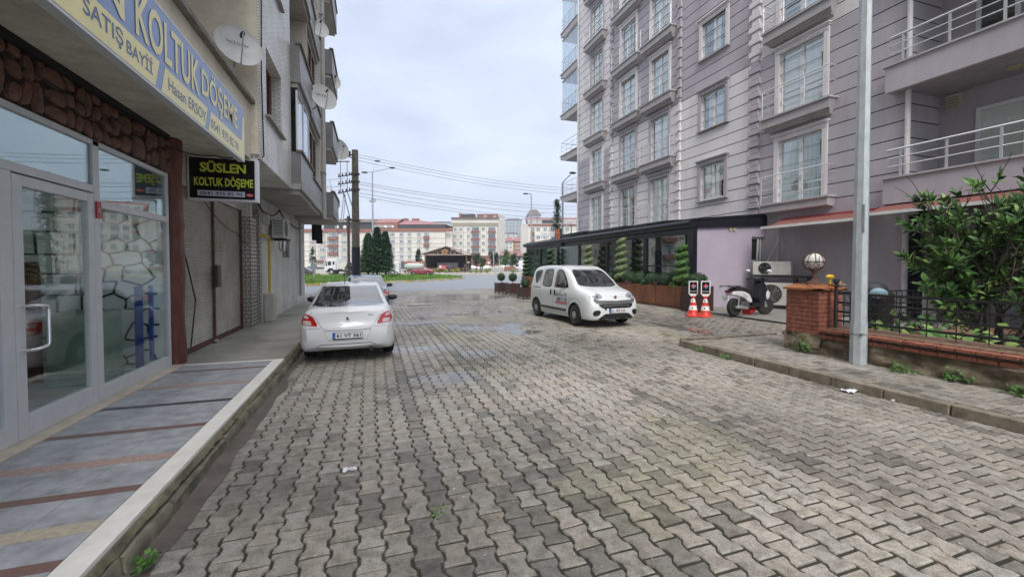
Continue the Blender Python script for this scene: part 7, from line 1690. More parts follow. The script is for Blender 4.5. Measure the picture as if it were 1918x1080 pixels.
# ---- far buildings ----
AX=Matrix.Rotation(-YAW,4,'Z')
fw_=glassmat('far_glass',(.3,.35,.4),.25,.05,dens=.6,dcol=(.12,.15,.18)); far_glass=mat('far_window_glass',(.16,.19,.22),.12,var=.5,scale=.35,spec=.8)
cream=mat('far_cream',(.60,.58,.525),.85,var=.06,scale=.25,dirt=.15); creamg=mat('far_grey_panel',(.43,.42,.39),.85,var=.08,scale=.3); redb=mat('far_red_render',(.25,.11,.085),.85,var=.12,scale=.4,dirt=.2); dkl=mat('far_dark_line',(.14,.11,.10),.8); redr=mat('far_red_roof',(.26,.13,.13),.8,var=.15,scale=.5); dkroof=mat('far_dark_glass',(.05,.055,.06),.3); gryb=mat('far_blue_grey',(.34,.38,.44),.85,var=.08,scale=.3); wht=mat('far_white_frame',(.60,.60,.58),.6)
class Far:
    """building facing the camera side; local X along the picture, Y away, Z up; u,v give sizes measured on the photograph at depth d"""
    def __init__(s,name,label,u0,u1,d,vt,depth,wall,rot=0,cat='building'):
        s.d=d; s.u0=u0; c=Wd((u0+u1)/2,d,0); s.w=(u1-u0)*d/800; s.uc=(u0+u1)/2
        s.T=thing(name,label,cat,c,None,-YAW+rot); s.h=zv(vt,d); s.wall=wall; s.win=None; s.fin(MB().box(-s.w/2,s.w/2,0,depth,0,s.h),'wall',wall); s.depth=depth
    def X(s,u): return (u-s.uc)*s.d/800
    def Z(s,v): return zv(v,s.d)
    def fin(s,b,nm,m,par=None,**k):
        o=b.build(nm,m,None,**k); o.data.transform(Matrix.Translation(o.location)); o.location=(0,0,0); o.parent=par or s.T; return o
    def strip(s,u0,u1,v0,v1,nm,m,y=-.15,dp=.3): return s.fin(MB().box(s.X(u0),s.X(u1),y,y+dp,s.Z(v1),s.Z(v0)),nm,m)
    def windows(s,us,vs,wu,hv,balc=None,panes=2):
        w=wu*s.d/800;h=hv*s.d/800; fd,gd={},None
        b=MB(); 
        f=.10; b.box(-w/2,w/2,-.10,-.02,0,f).box(-w/2,w/2,-.10,-.02,h-f,h).box(-w/2,-w/2+f,-.10,-.02,f,h-f).box(w/2-f,w/2,-.10,-.02,f,h-f)
        for k in range(1,panes+1): x=-w/2+w*k/(panes+1); b.box(x-.05,x+.05,-.10,-.02,f,h-f)
        b.box(-w/2+f,w/2-f,-.05,-.03,f,h-f,1); o=None
        for u in us:
            for v in vs:
                if o is None: o=b.build('window',[wht,far_glass],None); me=o.data; me.transform(Matrix.Translation(o.location)); 
                else: o=bpy.data.objects.new('window',me); COL.objects.link(o)
                o.parent=s.T; o.location=(s.X(u),-.14,s.Z(v)-h/2)
    def balconies(s,us,vs,wu,hv,m,nm='balcony',y=1.1):
        w=wu*s.d/800;h=hv*s.d/800
        for u in us:
            for v in vs: s.fin(MB().box(s.X(u)-w/2,s.X(u)+w/2,-y,-.01,s.Z(v)-h/2,s.Z(v)+h/2),nm,m); s.fin(MB().box(s.X(u)-w/2+.2,s.X(u)+w/2-.2,-.06,-.02,s.Z(v)+h/2,s.Z(v)+h/2+1.5),'balcony_opening',far_glass)
A=Far('apartment_block','long cream apartment block with red bands behind the truck, left half',560,702,166,433,14,cream)
A.strip(560,702,429,435,'parapet',redb,-.5,.7); A.strip(604,702,415,428,'attic_glazing',dkroof,1.5,8); A.strip(560,702,500,514,'shop_floor',dkroof,-.1,.3)
A.fin(MB().hexa([(A.X(600),.5,A.Z(416)),(A.X(702),.5,A.Z(416)),(A.X(702),13,A.Z(416)),(A.X(600),13,A.Z(416))],[(A.X(602),3,A.Z(409)),(A.X(702),3,A.Z(409)),(A.X(702),11,A.Z(408)),(A.X(602),11,A.Z(408))]),'roof',dkl)
for u in (586.5,604,646,664): A.strip(u-5,u+5,435,497,'bay_panel',creamg,-.12,.11)
for v in (452.5,461.5,470,479,487.5): A.strip(560,702,v-.15,v+.15,'floor_line',dkl,-.16,.05)
for u in (580,592,597.5,610,614.5,634.5,640,652,658): A.strip(u-.12,u+.12,435,493,'pilaster_line',dkl,-.18,.05)
A.windows([586.5,604.5,646],[439.5,454,467.8,482],9,6.5); A.windows([619.5,631.5],[439.5,454,467.8],7,6.5,panes=1)
A.balconies([625],[446.5,460.5,474.8],19,4,redb)
for i,u in enumerate((632.5,646.5)): A.fin(MB().lathe([(.7,0),(.5,-.12)],12,(A.X(u),0,A.Z(425.5)),axis='y'),'roof_dish',dishm)
A.strip(592,607,487,490,'shop_canopy',redb,-1.2,1.2)
B=Far('apartment_block','cream apartment block with a red mansard roof behind the conifers, right half',702,834,166,433,16,cream)
B.strip(702,846,428,433.5,'parapet',redb,-.4,.7); B.fin(MB().box(B.X(834),B.X(846),2,16,0,B.Z(433)),'side_wing',cream); B.strip(702,745,417,428,'attic_wall',redb,.2,8); B.strip(745,834,420,428,'attic_glazing',dkroof,.5,10)
B.fin(MB().hexa([(B.X(744),.2,B.Z(420.5)),(B.X(836),.2,B.Z(420.5)),(B.X(846),15,B.Z(420.5)),(B.X(744),15,B.Z(420.5))],[(B.X(752),6,B.Z(410)),(B.X(782),6,B.Z(410)),(B.X(784),9,B.Z(410)),(B.X(752),9,B.Z(410))]),'roof',redr)
B.fin(MB().hexa([(B.X(702),.1,B.Z(417)),(B.X(745),.1,B.Z(417)),(B.X(745),15,B.Z(417)),(B.X(702),15,B.Z(417))],[(B.X(702),5,B.Z(407.5)),(B.X(748),5,B.Z(407.5)),(B.X(748),9,B.Z(407.5)),(B.X(702),9,B.Z(407.5))]),'roof',redr)
B.fin(MB().box(B.X(766),B.X(778),5.5,8,B.Z(412),B.Z(406.3)).box(B.X(749),B.X(757),5.5,8,B.Z(411),B.Z(406.2)),'chimney',redb)
B.strip(702,834,489.5,504,'shop_floor',dkroof,-.1,.3); B.strip(758,800,490,500,'shop_front',redb,-.2,.1)
for u in (735.7,752.5,767.4,785): B.strip(u-4,u+4,434,489,'bay_panel',creamg,-.12,.11)
for v in (446,456,463,472,478.5,487): B.strip(725,834,v-.15,v+.15,'floor_line',dkl,-.16,.05)
B.windows([735.7],[439,452,466,480.5],9,6.3); B.windows([752.5,767.4,785],[439,452,466,480.5],6,6.3,panes=1); B.windows([799.5],[437.5],9,6.5); B.windows([800.5],[452,466],4,6,panes=0); B.windows([706,716,730],[424],9,4)
B.strip(716,738,422,426.5,'window_band',wht,.05,.1)
B.balconies([799.5],[445,458.5],10.5,4.5,redb); B.balconies([723],[443.5,457.5],7,4,redb)
C_=Far('apartment_block','cream apartment block with stacked balconies in the middle of the far row',849,933,172,419,14,cream)
C_.strip(846,934,408.5,418,'attic_wall',cream,-.3,6); C_.windows([854,858.5,868,875,884,901,910,919,929],[414],4.5,5.4,panes=1); C_.strip(845.5,935,407.8,409.8,'eaves',dkl,-1,8); C_.strip(862,889,400,408,'penthouse_glazing',dkroof,2,6); C_.strip(893,933,400,408,'penthouse_wall',redb,2,6); C_.strip(858.5,864,398.5,408,'chimney',mat('orange_brickwork',(.35,.16,.08),.85),2,3); C_.windows([909,927],[405.8],5,3.6)
C_.fin(MB().hexa([(C_.X(933),-.2,0),(C_.X(945),6,0),(C_.X(945),20,0),(C_.X(933),14,0)],[(C_.X(933),-.2,C_.Z(401)),(C_.X(945),6,C_.Z(402)),(C_.X(945),20,C_.Z(402)),(C_.X(933),14,C_.Z(401))]),'side_wall',cream)
C_.windows([853,863.5,877.5,905.5],[429,442.5,455.5,469],5.5,6.6,panes=1); C_.balconies([891,921.5],[434,447.5,461.5,475],15,3.2,redb); 
for v in (421.5,): C_.strip(849,934,v-2,v+.5,'cornice',mat('far_olive',(.34,.33,.24),.8),-.5,.6)
for u in (858,868,882.5,900,911,932): C_.strip(u-.15,u+.15,424,477,'pilaster_line',dkl,-.14,.05)
for v in (436,449,462): C_.strip(849,884,v-.12,v+.12,'floor_line',dkl,-.13,.05)
C_.strip(866,934,477.2,478.8,'string_course',wht,-.6,.6); C_.strip(866,934,479,503,'ground_floor',redb,-.3,.35); C_.windows([876,918,928],[487,],8,6); C_.windows([905,912,918],[497],5,6,panes=1)
D_=Far('apartment_block','cream and brick apartment block with a red pitched roof, right of the far row',989,1085,150,421,14,cream)
D_.fin(MB().hexa([(D_.X(989),.0,D_.Z(419)),(D_.X(1085),.0,D_.Z(419)),(D_.X(1085),14,D_.Z(419)),(D_.X(989),14,D_.Z(419))],[(D_.X(985),7,D_.Z(403.5)),(D_.X(1085),7,D_.Z(403.5)),(D_.X(1085),8,D_.Z(403.5)),(D_.X(985),8,D_.Z(403.5))]),'roof',redr)
D_.fin(MB().hexa([(D_.X(989),-.1,0),(D_.X(989),14,0),(D_.X(976),13,0),(D_.X(976),3,0)],[(D_.X(989),-.1,D_.Z(420)),(D_.X(989),14,D_.Z(420)),(D_.X(976),13,D_.Z(419)),(D_.X(976),3,D_.Z(417))]),'side_wall',cream); D_.strip(989,1085,411.5,420,'attic_wall',creamg,-.1,3); D_.windows([995,1007],[415],7,6,panes=2); D_.strip(1015,1037,412,418,'attic_glazing',dkroof,-.3,.2); D_.strip(989,1085,420.5,423.5,'brick_band',redb,-.3,.3); D_.windows([998,1008,1021,1034,1046,1062],[429,444,457,471],7,6.5,panes=1); D_.balconies([997.5],[437,450],7,4,redb)
D_.fin(MB().box(D_.X(1007),D_.X(1010),6,7,D_.Z(410),D_.Z(403)),'chimney',redb)
E_=Far('low_building','low shop building with a red sheet roof between the far blocks',936,986,150,478,12,creamg); E_.fin(MB().hexa([(E_.X(935),-1,E_.Z(479)),(E_.X(985),-1,E_.Z(479)),(E_.X(985),12,E_.Z(479)),(E_.X(935),12,E_.Z(479))],[(E_.X(937),6,E_.Z(468.5)),(E_.X(983),6,E_.Z(468.5)),(E_.X(983),7,E_.Z(468.5)),(E_.X(937),7,E_.Z(468.5))]),'roof',redr); E_.strip(936,986,480,495,'shop_front',dkroof,-.2,.1); E_.windows([942,953,966,978],[485],6,6)
def blk2(name,label,u0,u1,d,vt,dep,wall,us,vs,wu,hv,roof=None,hip=6):
    o=Far(name,label,u0,u1,d,vt,dep,wall)
    if roof: w=o.w; o.fin(MB().hexa([(-w/2-.5,-.6,o.h),(w/2+.5,-.6,o.h),(w/2+.5,dep,o.h),(-w/2-.5,dep,o.h)],[(-w/4,dep*.4,o.h+hip),(w/4,dep*.4,o.h+hip),(w/4,dep*.6,o.h+hip),(-w/4,dep*.6,o.h+hip)]),'roof',roof)
    o.windows(us,vs,wu,hv,panes=1); return o
wgr=mat('far_white_grey',(.46,.49,.53),.85,var=.06,scale=.2)
blk2('tower_block','pale multi-storey block with white balconies on the hill, behind the pavilion',806,848,320,416,20,gryb,[811,819,828,836,844],[419,425,430.5,436,442],4.5,3.2,dkl,1.2).strip(806,848,422.2,423.4,'balcony_band',wht,-1.2,1.2)
blk2('house_block','blue grey apartment house beside the cream block with the red mansard',838,852,230,432,14,gryb,[842,848],[437,446,455],4,4,dkl,3)
blk2('house_block','small beige house with red roof above the pavilion ridge',840,850,210,447,14,wgr,[845],[452,460],6,3,redr,3)
blk2('tower_block','grey glass-fronted tower with an orange edge on the hill, right of the middle block',944,977,330,412,24,gryb,[950,956,962,969,974],[418,424,430,436,442],3.2,4,dkl,2)
blk2('house_block','pale stepped house below the grey tower',946,968,250,437,14,wgr,[952,962],[442],4,3,dkl,1.2)
blk2('house_block','white house with a red roof between the far blocks, left one',945,962,200,452,12,wht,[950,957],[456,463],4,4,redr,2.5)
blk2('house_block','brick and white house with a red roof between the far blocks, right one',961,977,200,452,12,mat('orange_brickwork',(.3,.1,.1)),[968,972],[458,465],5,4,redr,2.5)
blk2('tower_block','distant pale block peeping over the left apartment roof',585,607,340,410,20,wgr,[590,598],[414],4,3)
blk2('house_block','grey rooftop house on the hill behind the pitched red roof',988,1012,260,403,12,gryb,[994,1004],[406],3,3,dkl,4)
for (u0_,u1_,d_,vt_,lb_) in ((150,330,50,190,'cream apartment block off to the left, seen only mirrored in the cafe glass'),(345,470,62,260,'second cream apartment block off to the left, seen only mirrored in the cafe glass')):
    G_=Far('apartment_block',lb_,u0_,u1_,d_,vt_,10,cream,rot=R_(35)); wd_=(u1_-u0_)
    G_.windows([u0_+wd_*f for f in (.08,.22,.36,.5,.64,.78,.92)],[498+3-46*k*50/d_ for k in range(0,7) if 498-46*k*50/d_>vt_+20],wd_*.08,24*50/d_); G_.balconies([u0_+wd_*.43],[498-25*50/d_-46*k*50/d_ for k in range(0,5)],wd_*.2,12*50/d_,redb)
# hillside behind the town
hb_=[];  
V=[];Fc=[];n_=60
for i in range(n_+1):
    u=-600+i*(3600/n_)
    for j,(d,zz) in enumerate(((240,0),(330,14),(430,26+8*noise.noise(Vector((i*.3,1,1)))),(700,20))): p=Wd(u,d,zz); V.append(p)
for i in range(n_):
    for j in range(3): a=i*4+j; Fc.append((a,a+4,a+5,a+1))
struct(MB().add(V,Fc).build('hills',mat('hill_scrub',(.12,.15,.10),.95,var=.4,scale=.03),smooth=True))
# minaret
M1=Wd(619,190,0); T=thing('minaret','slender pale minaret rising far behind the corner building','tower',M1); zt=zv(335,190)
MB().lathe([(1.5,0),(1.3,zv(380,190)),(1.7,zv(378,190)),(1.7,zv(374,190)),(1.1,zv(373,190)),(1.1,zv(356,190))],14,(M1.x,M1.y,0)).build('shaft',mat('minaret_stone',(.55,.56,.58),.8,var=.05),T,smooth='auto'); MB().lathe([(1.25,zv(356,190)),(.05,zt)],14,(M1.x,M1.y,0)).build('spire',mat('minaret_spire',(.35,.40,.46),.6),T,smooth='auto')
# ---- wooden pavilion ----
PV=Far('wooden_pavilion','open wooden pavilion with a gabled roof and a round plaque on its truss',797,876,98,478,.2,mat('pavilion_wood',(.10,.05,.03),.7,var=.3,scale=2),cat='pavilion')
bpy.data.objects.remove([o for o in COL.objects if o.parent==PV.T][0])
wdm=mat('pavilion_wood',(.1,.05,.03)); wl2=mat('pavilion_pale_beam',(.30,.24,.19),.7,var=.2,scale=2); PR=mat('pavilion_roof',(.22,.15,.15),.8,var=.2,scale=1,bump=.3,bscale=8)
xl,xr=PV.X(790),PV.X(882); zr=PV.Z(461); ze=PV.Z(475.5)
PV.fin(MB().hexa([(0,-.6,zr-.15),(xr,-.6,ze-.15),(xr,9,ze-.15),(0,9,zr-.15)],[(0,-.6,zr+.05),(xr,-.6,ze+.05),(xr,9,ze+.05),(0,9,zr+.05)]),'roof',PR); PV.fin(MB().hexa([(xl,-.6,ze-.15),(0,-.6,zr-.15),(0,9,zr-.15),(xl,9,ze-.15)],[(xl,-.6,ze+.05),(0,-.6,zr+.05),(0,9,zr+.05),(xl,9,ze+.05)]),'roof',PR)
b=MB(); zb=PV.Z(477); b.beam((PV.X(796),-.2,zb),(PV.X(876),-.2,zb),.16,.25)
for u in (804,812,820,828,845,853,861,869): x=PV.X(u); zz=zr-.35-(abs(x)/abs(xr))*(zr-ze); b.beam((x,-.2,zb),(x,-.2,zz),.10,.10); x2=x+(.9 if x<0 else -.9); b.beam((x,-.2,zb),(x2,-.2,zr-.35-(abs(x2)/abs(xr))*(zr-ze)),.08,.08)
PV.fin(b,'truss',wl2); PV.fin(MB().prism([(PV.X(797),.3,ze-.3),(PV.X(876),.3,ze-.3),(0,.3,zr-.3)],(0,.1,0)),'dark_infill',mat('pavilion_dark',(.03,.018,.012),.8))  # near-black sheet added right behind the truss for the dark under the roof
for u in (797,874): PV.fin(MB().box(PV.X(u)-.15,PV.X(u)+.15,-.3,0,.3,zb),'post',wdm); PV.fin(MB().box(PV.X(u)-.15,PV.X(u)+.15,8,8.3,.3,zb),'post',wdm)
PV.fin(MB().box(PV.X(797),PV.X(876),8.4,8.6,.3,ze),'back_wall',mat('pavilion_dark',(.03,.018,.012),.8)); PV.fin(MB().box(PV.X(797),PV.X(797)+.2,0,8.4,.3,zb),'back_wall',mat('pavilion_dark',(.03,.02,.01)))
PV.fin(MB().box(PV.X(812),PV.X(852),5,5.4,1.2,2.5).box(PV.X(818),PV.X(848),4.6,4.9,1.3,1.6),'counter',creamg)
pq=PV.fin(MB().lathe([(.62,-.42),(.62,-.30)],20,(PV.X(834),0,PV.Z(471.5)),axis='y'),'plaque',mat('plaque_tan',(.38,.20,.08),.6)); PV.fin(MB().lathe([(.42,-.44),(.42,-.425)],16,(PV.X(834),0,PV.Z(471.5)),axis='y'),'plaque_centre',mat('plaque_brown',(.18,.07,.03),.6),pq)
b=MB(); 
for z in (.6,.95,1.25): b.beam((PV.X(797),-1.2,z),(PV.X(876),-1.2,z),.06,.08)
for u in range(797,877,8): b.box(PV.X(u)-.06,PV.X(u)+.06,-1.25,-1.15,.3,1.35)
PV.fin(b,'railing',mat('pavilion_rail',(.16,.07,.04),.7)); PV.fin(MB().box(PV.X(796),PV.X(877),-1.1,8,.25,.5),'deck',wdm)
# red and white flag banner on the rail
q=W3(831,497,93); tag(MB().hexa([q+AX@Vector((-1.0,0,-.75)),q+AX@Vector((1.0,0,-.75)),q+AX@Vector((1.0,.05,-.75)),q+AX@Vector((-1.0,.05,-.75))],[q+AX@Vector((-1.0,0,.1)),q+AX@Vector((.95,0,0)),q+AX@Vector((.95,.05,0)),q+AX@Vector((-1.0,.05,.1))]).build('banner',mat('banner_red',(.45,.10,.12),.8,var=.6,scale=1.5)),'red and pale banner hung in front of the pavilion rail','banner')
# long low grey and brown planter walls at the plaza edge
tag(MB().beam(W3(920,503,92),W3(943,503,92),.4,.9).build('low_wall',creamg),'low grey wall on the plaza, left piece','wall'); tag(MB().beam(W3(944,503,92),W3(966,503,92),.4,.9).build('low_wall',redb),'low brown wall on the plaza, right piece','wall')
b=MB()
for z in (.7,1.2): b.beam(Wd(866,90,z),Wd(975,90,z),.05,.05)
for u in range(866,976,4): p=Wd(u,90,0); b.box(p.x-.03,p.x+.03,p.y-.03,p.y+.03,.3,1.2)
tag(b.build('railing',mat('rail_far',(.12,.12,.13),.6)),'thin grey railing running along the far pavement','fence')
# people far off
def person(u,d,label,top,legs,h=1.72,pose=0,zb=.3,hair=(.03,.02,.015)):
    c=Wd(u,d,zb); T=thing('person',label,'person',c,None,-YAW+pose)
    me=bpy.data.meshes.new('body'); bm=bmesh.new(); sk=bm.verts.layers.skin.verify(); k=h/1.72
    J={'pel':(0,0,.95,.13),'ch':(0,0,1.22,.13),'sh':(0,.0,1.40,.12),'nk':(0,0,1.48,.055),'hd':(0,-.01,1.58,.085),'ht':(0,0,1.67,.075),
       'hl':(-.09,0,.90,.09),'kl':(-.10,-.04,.50,.062),'al':(-.10,.02,.09,.042),'fl':(-.10,-.14,.04,.035),'hr':(.09,0,.90,.09),'kr':(.11,-.12 if pose else -.03,.50,.062),'ar':(.11,.10 if pose else .02,.09,.042),'fr':(.11,-.06,.04,.035),
       'sl':(-.19,0,1.38,.055),'el':(-.25,.02,1.10,.042),'wl':(-.24,-.10,.88,.03),'ml':(-.24,-.13,.80,.03),'sr':(.19,0,1.38,.055),'er':(.25,.03,1.10,.042),'wr':(.22,-.12,.90,.03),'mr':(.22,-.15,.82,.03)}
    E2=['pel ch','ch sh','sh nk','nk hd','hd ht','pel hl','hl kl','kl al','al fl','pel hr','hr kr','kr ar','ar fr','sh sl','sl el','el wl','wl ml','sh sr','sr er','er wr','wr mr']
    v={}
    for n2,(x,y,z,r_) in J.items(): v[n2]=bm.verts.new((x*k,y*k,z*k)); v[n2][sk].radius=(r_*k,r_*k)
    for e in E2: a,c2=e.split(); bm.edges.new((v[a],v[c2]))
    v['pel'][sk].use_root=True; bm.to_mesh(me); bm.free(); o=bpy.data.objects.new('body',me); COL.objects.link(o); o.modifiers.new('s','SKIN'); sb_=o.modifiers.new('u','SUBSURF'); sb_.levels=1; sb_.render_levels=1
    bpy.context.view_layer.update(); nm=bpy.data.meshes.new_from_object(o.evaluated_get(bpy.context.evaluated_depsgraph_get())); o.modifiers.clear(); o.data=nm; nm.materials.clear()
    for m_ in (mat('skin',(.35,.20,.14),.6),top,legs,plain('hair_dark',hair,.7)): nm.materials.append(m_)
    for p in nm.polygons:
        z=p.center.z/k; ax=abs(p.center.x)/k; p.material_index=3 if z>1.62 or (z>1.52 and p.center.y>.03) else 0 if z>1.46 or (ax>.19 and z<1.0) else 1 if z>.93 else 2; p.use_smooth=True
    o.parent=T
wht_s=plain('shirt_white',(.6,.6,.6),.8); drk=plain('cloth_dark',(.02,.022,.03),.8); red_s=plain('cloth_red',(.3,.04,.05),.8); bl_s=plain('cloth_blue',(.05,.08,.15),.8)
person(824.5,86,'person in a white top and dark trousers standing at the far kerb',wht_s,drk); person(838,88,'person in dark clothes standing beside the banner',drk,drk); person(841.5,88.5,'person in a blue top near the banner, right of the dark figure',bl_s,drk,1.65)
person(870.5,88,'person in dark clothes walking along the far pavement',drk,drk,1.7,.6)
# ---- far vehicles ----
def fv(cls,name,label,u,d,rz,cat): T=thing(name,label,cat,Wd(u,d,.0),None,-YAW+rz); return T
def fin0(b,nm,m,par,**k):
    o=b.build(nm,m,None,**k); o.data.transform(Matrix.Translation(o.location)); o.location=(0,0,0); o.parent=par; return o
def whl(T,x,y,R,w=.28,hub=True):
    o=fin0(MB().lathe([(R*.6,-w/2),(R,-w/2+.02),(R,w/2-.02),(R*.6,w/2)],18,(x,y,R),axis='y'),'wheel',tyre,T,smooth='auto'); fin0(MB().lathe([(R*.55,-w/2-.01),(R*.5,-w/2-.03),(R*.15,-w/2-.06)],14,(x,y,R),axis='y'),'hub',mat('hub_pale',(.35,.35,.34),.5),o,smooth='auto'); return o
tw=mat('truck_white',(.62,.63,.63),.4,var=.06,scale=1,dirt=.2)
T=fv(0,'tipper_truck','white tipper truck driving behind the grass island',640,80,0,'truck'); T.location.z=.05
cab=[(-2.75,.75),(-2.80,1.25),(-2.62,1.75),(-2.35,2.72),(-2.1,2.88),(-.75,2.95),(-.62,2.8),(-.60,.95),(-1.0,.95),(-1.15,1.18),(-1.75,1.25),(-2.15,.95),(-2.2,.75)]
fin0(MB().hexa([(x,-1.2,z) for x,z in cab],[(x,1.2,z) for x,z in cab]),'cab',tw,T,bevel=.05)
fin0(MB().hexa([(-2.50,-1.22,1.75),(-2.24,-1.22,2.6),(-2.16,-1.22,2.6),(-2.3,-1.22,1.6)],[(-2.50,-1.19,1.75),(-2.24,-1.19,2.6),(-2.16,-1.19,2.6),(-2.3,-1.19,1.6)]),'mirror_arm',trimb,T)
for q in ([(-2.12,1.78),(-2.02,2.5),(-1.45,2.5),(-1.45,1.78)],[(-1.18,1.9),(-1.18,2.5),(-.82,2.5),(-.82,1.9)]): fin0(MB().hexa([(x,-1.215,z) for x,z in q],[(x,-1.2,z) for x,z in q]),'side_window',cglass,T)
fin0(MB().hexa([(-2.78,-1.1,1.45),(-2.52,-1.1,2.5),(-2.52,1.1,2.5),(-2.78,1.1,1.45)],[(-2.66,-1.1,1.75),(-2.42,-1.1,2.5),(-2.42,1.1,2.5),(-2.66,1.1,1.75)]),'windscreen',cglass,T)
fin0(MB().box(-2.83,-2.5,-1.15,1.15,.45,.75),'bumper',tw,T,bevel=.04); fin0(MB().box(-2.85,-2.82,-1.0,-.7,.8,1.0),'headlight',hl,T)
fin0(MB().box(-2.4,3.4,-.9,.9,.62,.95),'chassis',trimb,T); fin0(MB().box(-.3,3.6,-1.2,1.2,1.1,2.15),'tipper_body',mat('truck_cream',(.56,.55,.47),.5,var=.08,scale=1,dirt=.3),T,bevel=.03)
b=MB(); 
for x in (0,.8,1.6,2.4,3.2): b.box(x-.05,x+.05,-1.24,-1.2,1.1,2.15)
for z in (1.4,1.75): b.box(-.3,3.6,-1.23,-1.2,z-.03,z+.03)
fin0(b,'body_rib',mat('truck_cream',(.5,.5,.5)),T); fin0(MB().box(-.55,-.35,-1.0,1.0,.95,3.0),'headboard',tw,T)
for x in (-1.45,2.3): whl(T,x,-1.0,.52); whl(T,x,1.0,.52)
T=fv(0,'panel_van','white high-roofed van waiting right of the conifers',735,82,0,'van')
vb=[(-.95,.45),(-.95,1.35),(-.85,2.35),(-.7,2.55),(1.35,2.6),(1.5,2.4),(1.5,.45)]; fin0(MB().hexa([(x*.98,-.95,z) for x,z in vb],[(x*.98,.95,z) for x,z in vb]),'body',tw,T,bevel=.06)
fin0(MB().hexa([(-.75,-.962,1.35),(-.65,-.962,1.9),(.45,-.962,1.95),(.45,-.962,1.35)],[(-.75,-.94,1.35),(-.65,-.94,1.9),(.45,-.94,1.95),(.45,-.94,1.35)]),'side_window',cglass,T); fin0(MB().box(.85,1.2,-.962,-.94,.5,2.4),'rear_door',mat('truck_cream',(.5,.5,.5)),T); whl(T,-.6,-.85,.34); whl(T,.95,-.85,.34)
T=fv(0,'tank_trailer','pale green tanker with a rusty red top beside the red car',776,84,0,'tanker')
fin0(MB().lathe([(.2,-2.0),(.62,-1.75),(.80,-1.0),(.80,1.0),(.62,1.7),(.2,1.9)],20,(0,0,1.65),axis='x'),'tank',mat('tank_green',(.36,.42,.38),.5,var=.08,dirt=.3),T,smooth='auto'); fin0(MB().hexa([(-2.0,-.5,2.15),(1.6,-.5,2.2),(1.6,.5,2.2),(-2.0,.5,2.15)],[(-2.0,-.4,2.45),(-.5,-.4,2.6),(1.5,.4,2.55),(-1.8,.4,2.5)]),'catwalk',mat('rust_red',(.24,.06,.04),.7,var=.3),T); fin0(MB().box(-2.2,2.0,-.4,.4,.6,.85),'chassis',mat('rust_red',(.2,.06,.04)),T); whl(T,-1.3,-.75,.42); whl(T,1.2,-.75,.42)
redp=mat('car_paint_red',(.20,.015,.03),.3,var=.03,coat=.6)
rc=saloon('saloon_car','dark red saloon car behind the right end of the grass island',redp,low=True); p=Wd(812,83,.05); rc.T.location=(p.x,p.y,.05); rc.T.rotation_euler=(0,0,R_(90)-YAW)
gc_=saloon('saloon_car','dark grey car at the far left edge, partly hidden by the corner building',mat('car_paint_grey',(.06,.065,.07),.3,coat=.6),low=True); p=Wd(588,79,.02); gc_.T.location=(p.x,p.y,.02); gc_.T.rotation_euler=(0,0,R_(90)-YAW)
wc=saloon('saloon_car','white car standing in front of the low red roofed building',tw,low=True); p=Wd(958,118,.4); wc.T.location=(p.x,p.y,.4); wc.T.rotation_euler=(0,0,R_(90)-YAW)
for (u,d,lb,m_) in ((946,122,'dark car parked before the low red roofed building',cglass),(925,119,'pale car parked under the short lamp post',carw),(880,118,'pale car parked beside the pavilion',tw),(899,121,'silver car before the middle block entrance',rimm)):
    c3=dup(wc.T,Wd(u,d,.4),None,lb); 
    for o in COL.objects:
        if o.parent==c3 and o.name.startswith('body'): o.data=o.data.copy(); o.data.materials[0]=m_
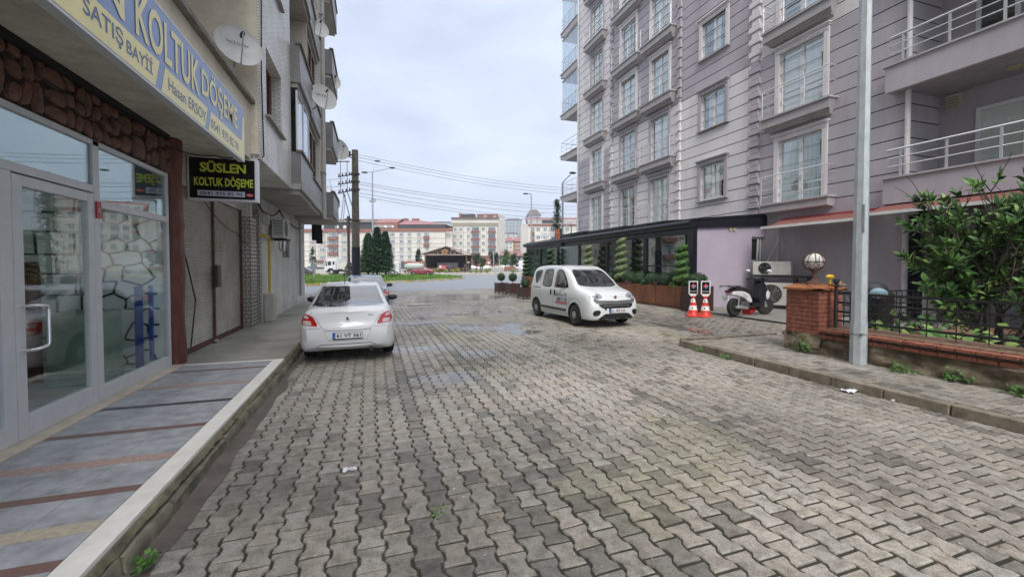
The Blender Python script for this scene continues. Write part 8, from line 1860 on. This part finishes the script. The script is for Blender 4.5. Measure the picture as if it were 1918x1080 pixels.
T=fv(0,'box_van','white box van half hidden by the cafe corner',981,105,0,'van'); T.location.z=.35; fin0(MB().box(-1.2,2.6,-1,1,.6,2.7),'box',tw,T,bevel=.05); fin0(MB().hexa([(-1.25,-.9,.5),(-2.3,-.9,.5),(-2.3,-.9,1.2),(-1.25,-.9,2.2)],[(-1.25,.9,.5),(-2.3,.9,.5),(-2.3,.9,1.2),(-1.25,.9,2.2)]),'cab',tw,T); fin0(MB().box(-2.0,-1.3,-.92,-.90,1.25,1.75),'side_window',cglass,T); whl(T,-1.7,-.85,.38); whl(T,1.7,-.85,.38)
# round sign seen from behind, near the left edge of the island
p=Wd(588,44,.3); T=thing('round_sign','grey back of a round traffic sign at the left end of the island','traffic sign',p); MB().tube([p,p+Vector((0,0,2.0))],.035,8).build('post',lampm,T)
zc=zv(499,44); o=MB().lathe([(.34,-.012),(.34,.012)],24,axis='y'); o.xf(Matrix.Translation((p.x,p.y-.05,zc))@AX); o.build('disc',mat('sign_back_grey',(.17,.20,.23),.5,metal=.3),T,smooth='auto')
for (u,d,v,lb,m_) in ((877.5,100,491,'small white square sign right of the pavilion',wht),(915.5,100,492,'small round white sign before the middle block',wht)):
    p=Wd(u,d,.3); zc=zv(v,d); T=thing('traffic_sign',lb,'traffic sign',p); MB().tube([p,(p.x,p.y,zc)],.04,6).build('post',lampm,T); MB().box(-.3,.3,-.08,-.05,-.22,.22).xf(Matrix.Translation((p.x,p.y,zc))@AX).build('face',m_,T)
tag(MB().box(-2.5,-2.1,20.95,21.12,2.85,3.62).box(-2.32,-2.05,20.93,20.948,2.7,3.3).build('bunched_banner',drk),'dark bundled cloth hanging off the far corner of the left building','cloth')

# ---- thin grey air between here and the hills ----
hz=MB().box(-900,1300,-60,1400,-4,160).build('haze',[bpy.data.materials.new('haze_air')]); hz['kind']='stuff'; hz['label']='thin pale haze in the far air'
m=hz.data.materials[0]; m.use_nodes=True; N=m.node_tree.nodes; N.remove(N['Principled BSDF']); v_=N.new('ShaderNodeVolumePrincipled'); v_.inputs['Color'].default_value=(.86,.90,.96,1); v_.inputs['Density'].default_value=.0005; v_.inputs['Anisotropy'].default_value=.2
m.node_tree.links.new(v_.outputs[0],[q for q in N if q.type=='OUTPUT_MATERIAL'][0].inputs['Volume'])
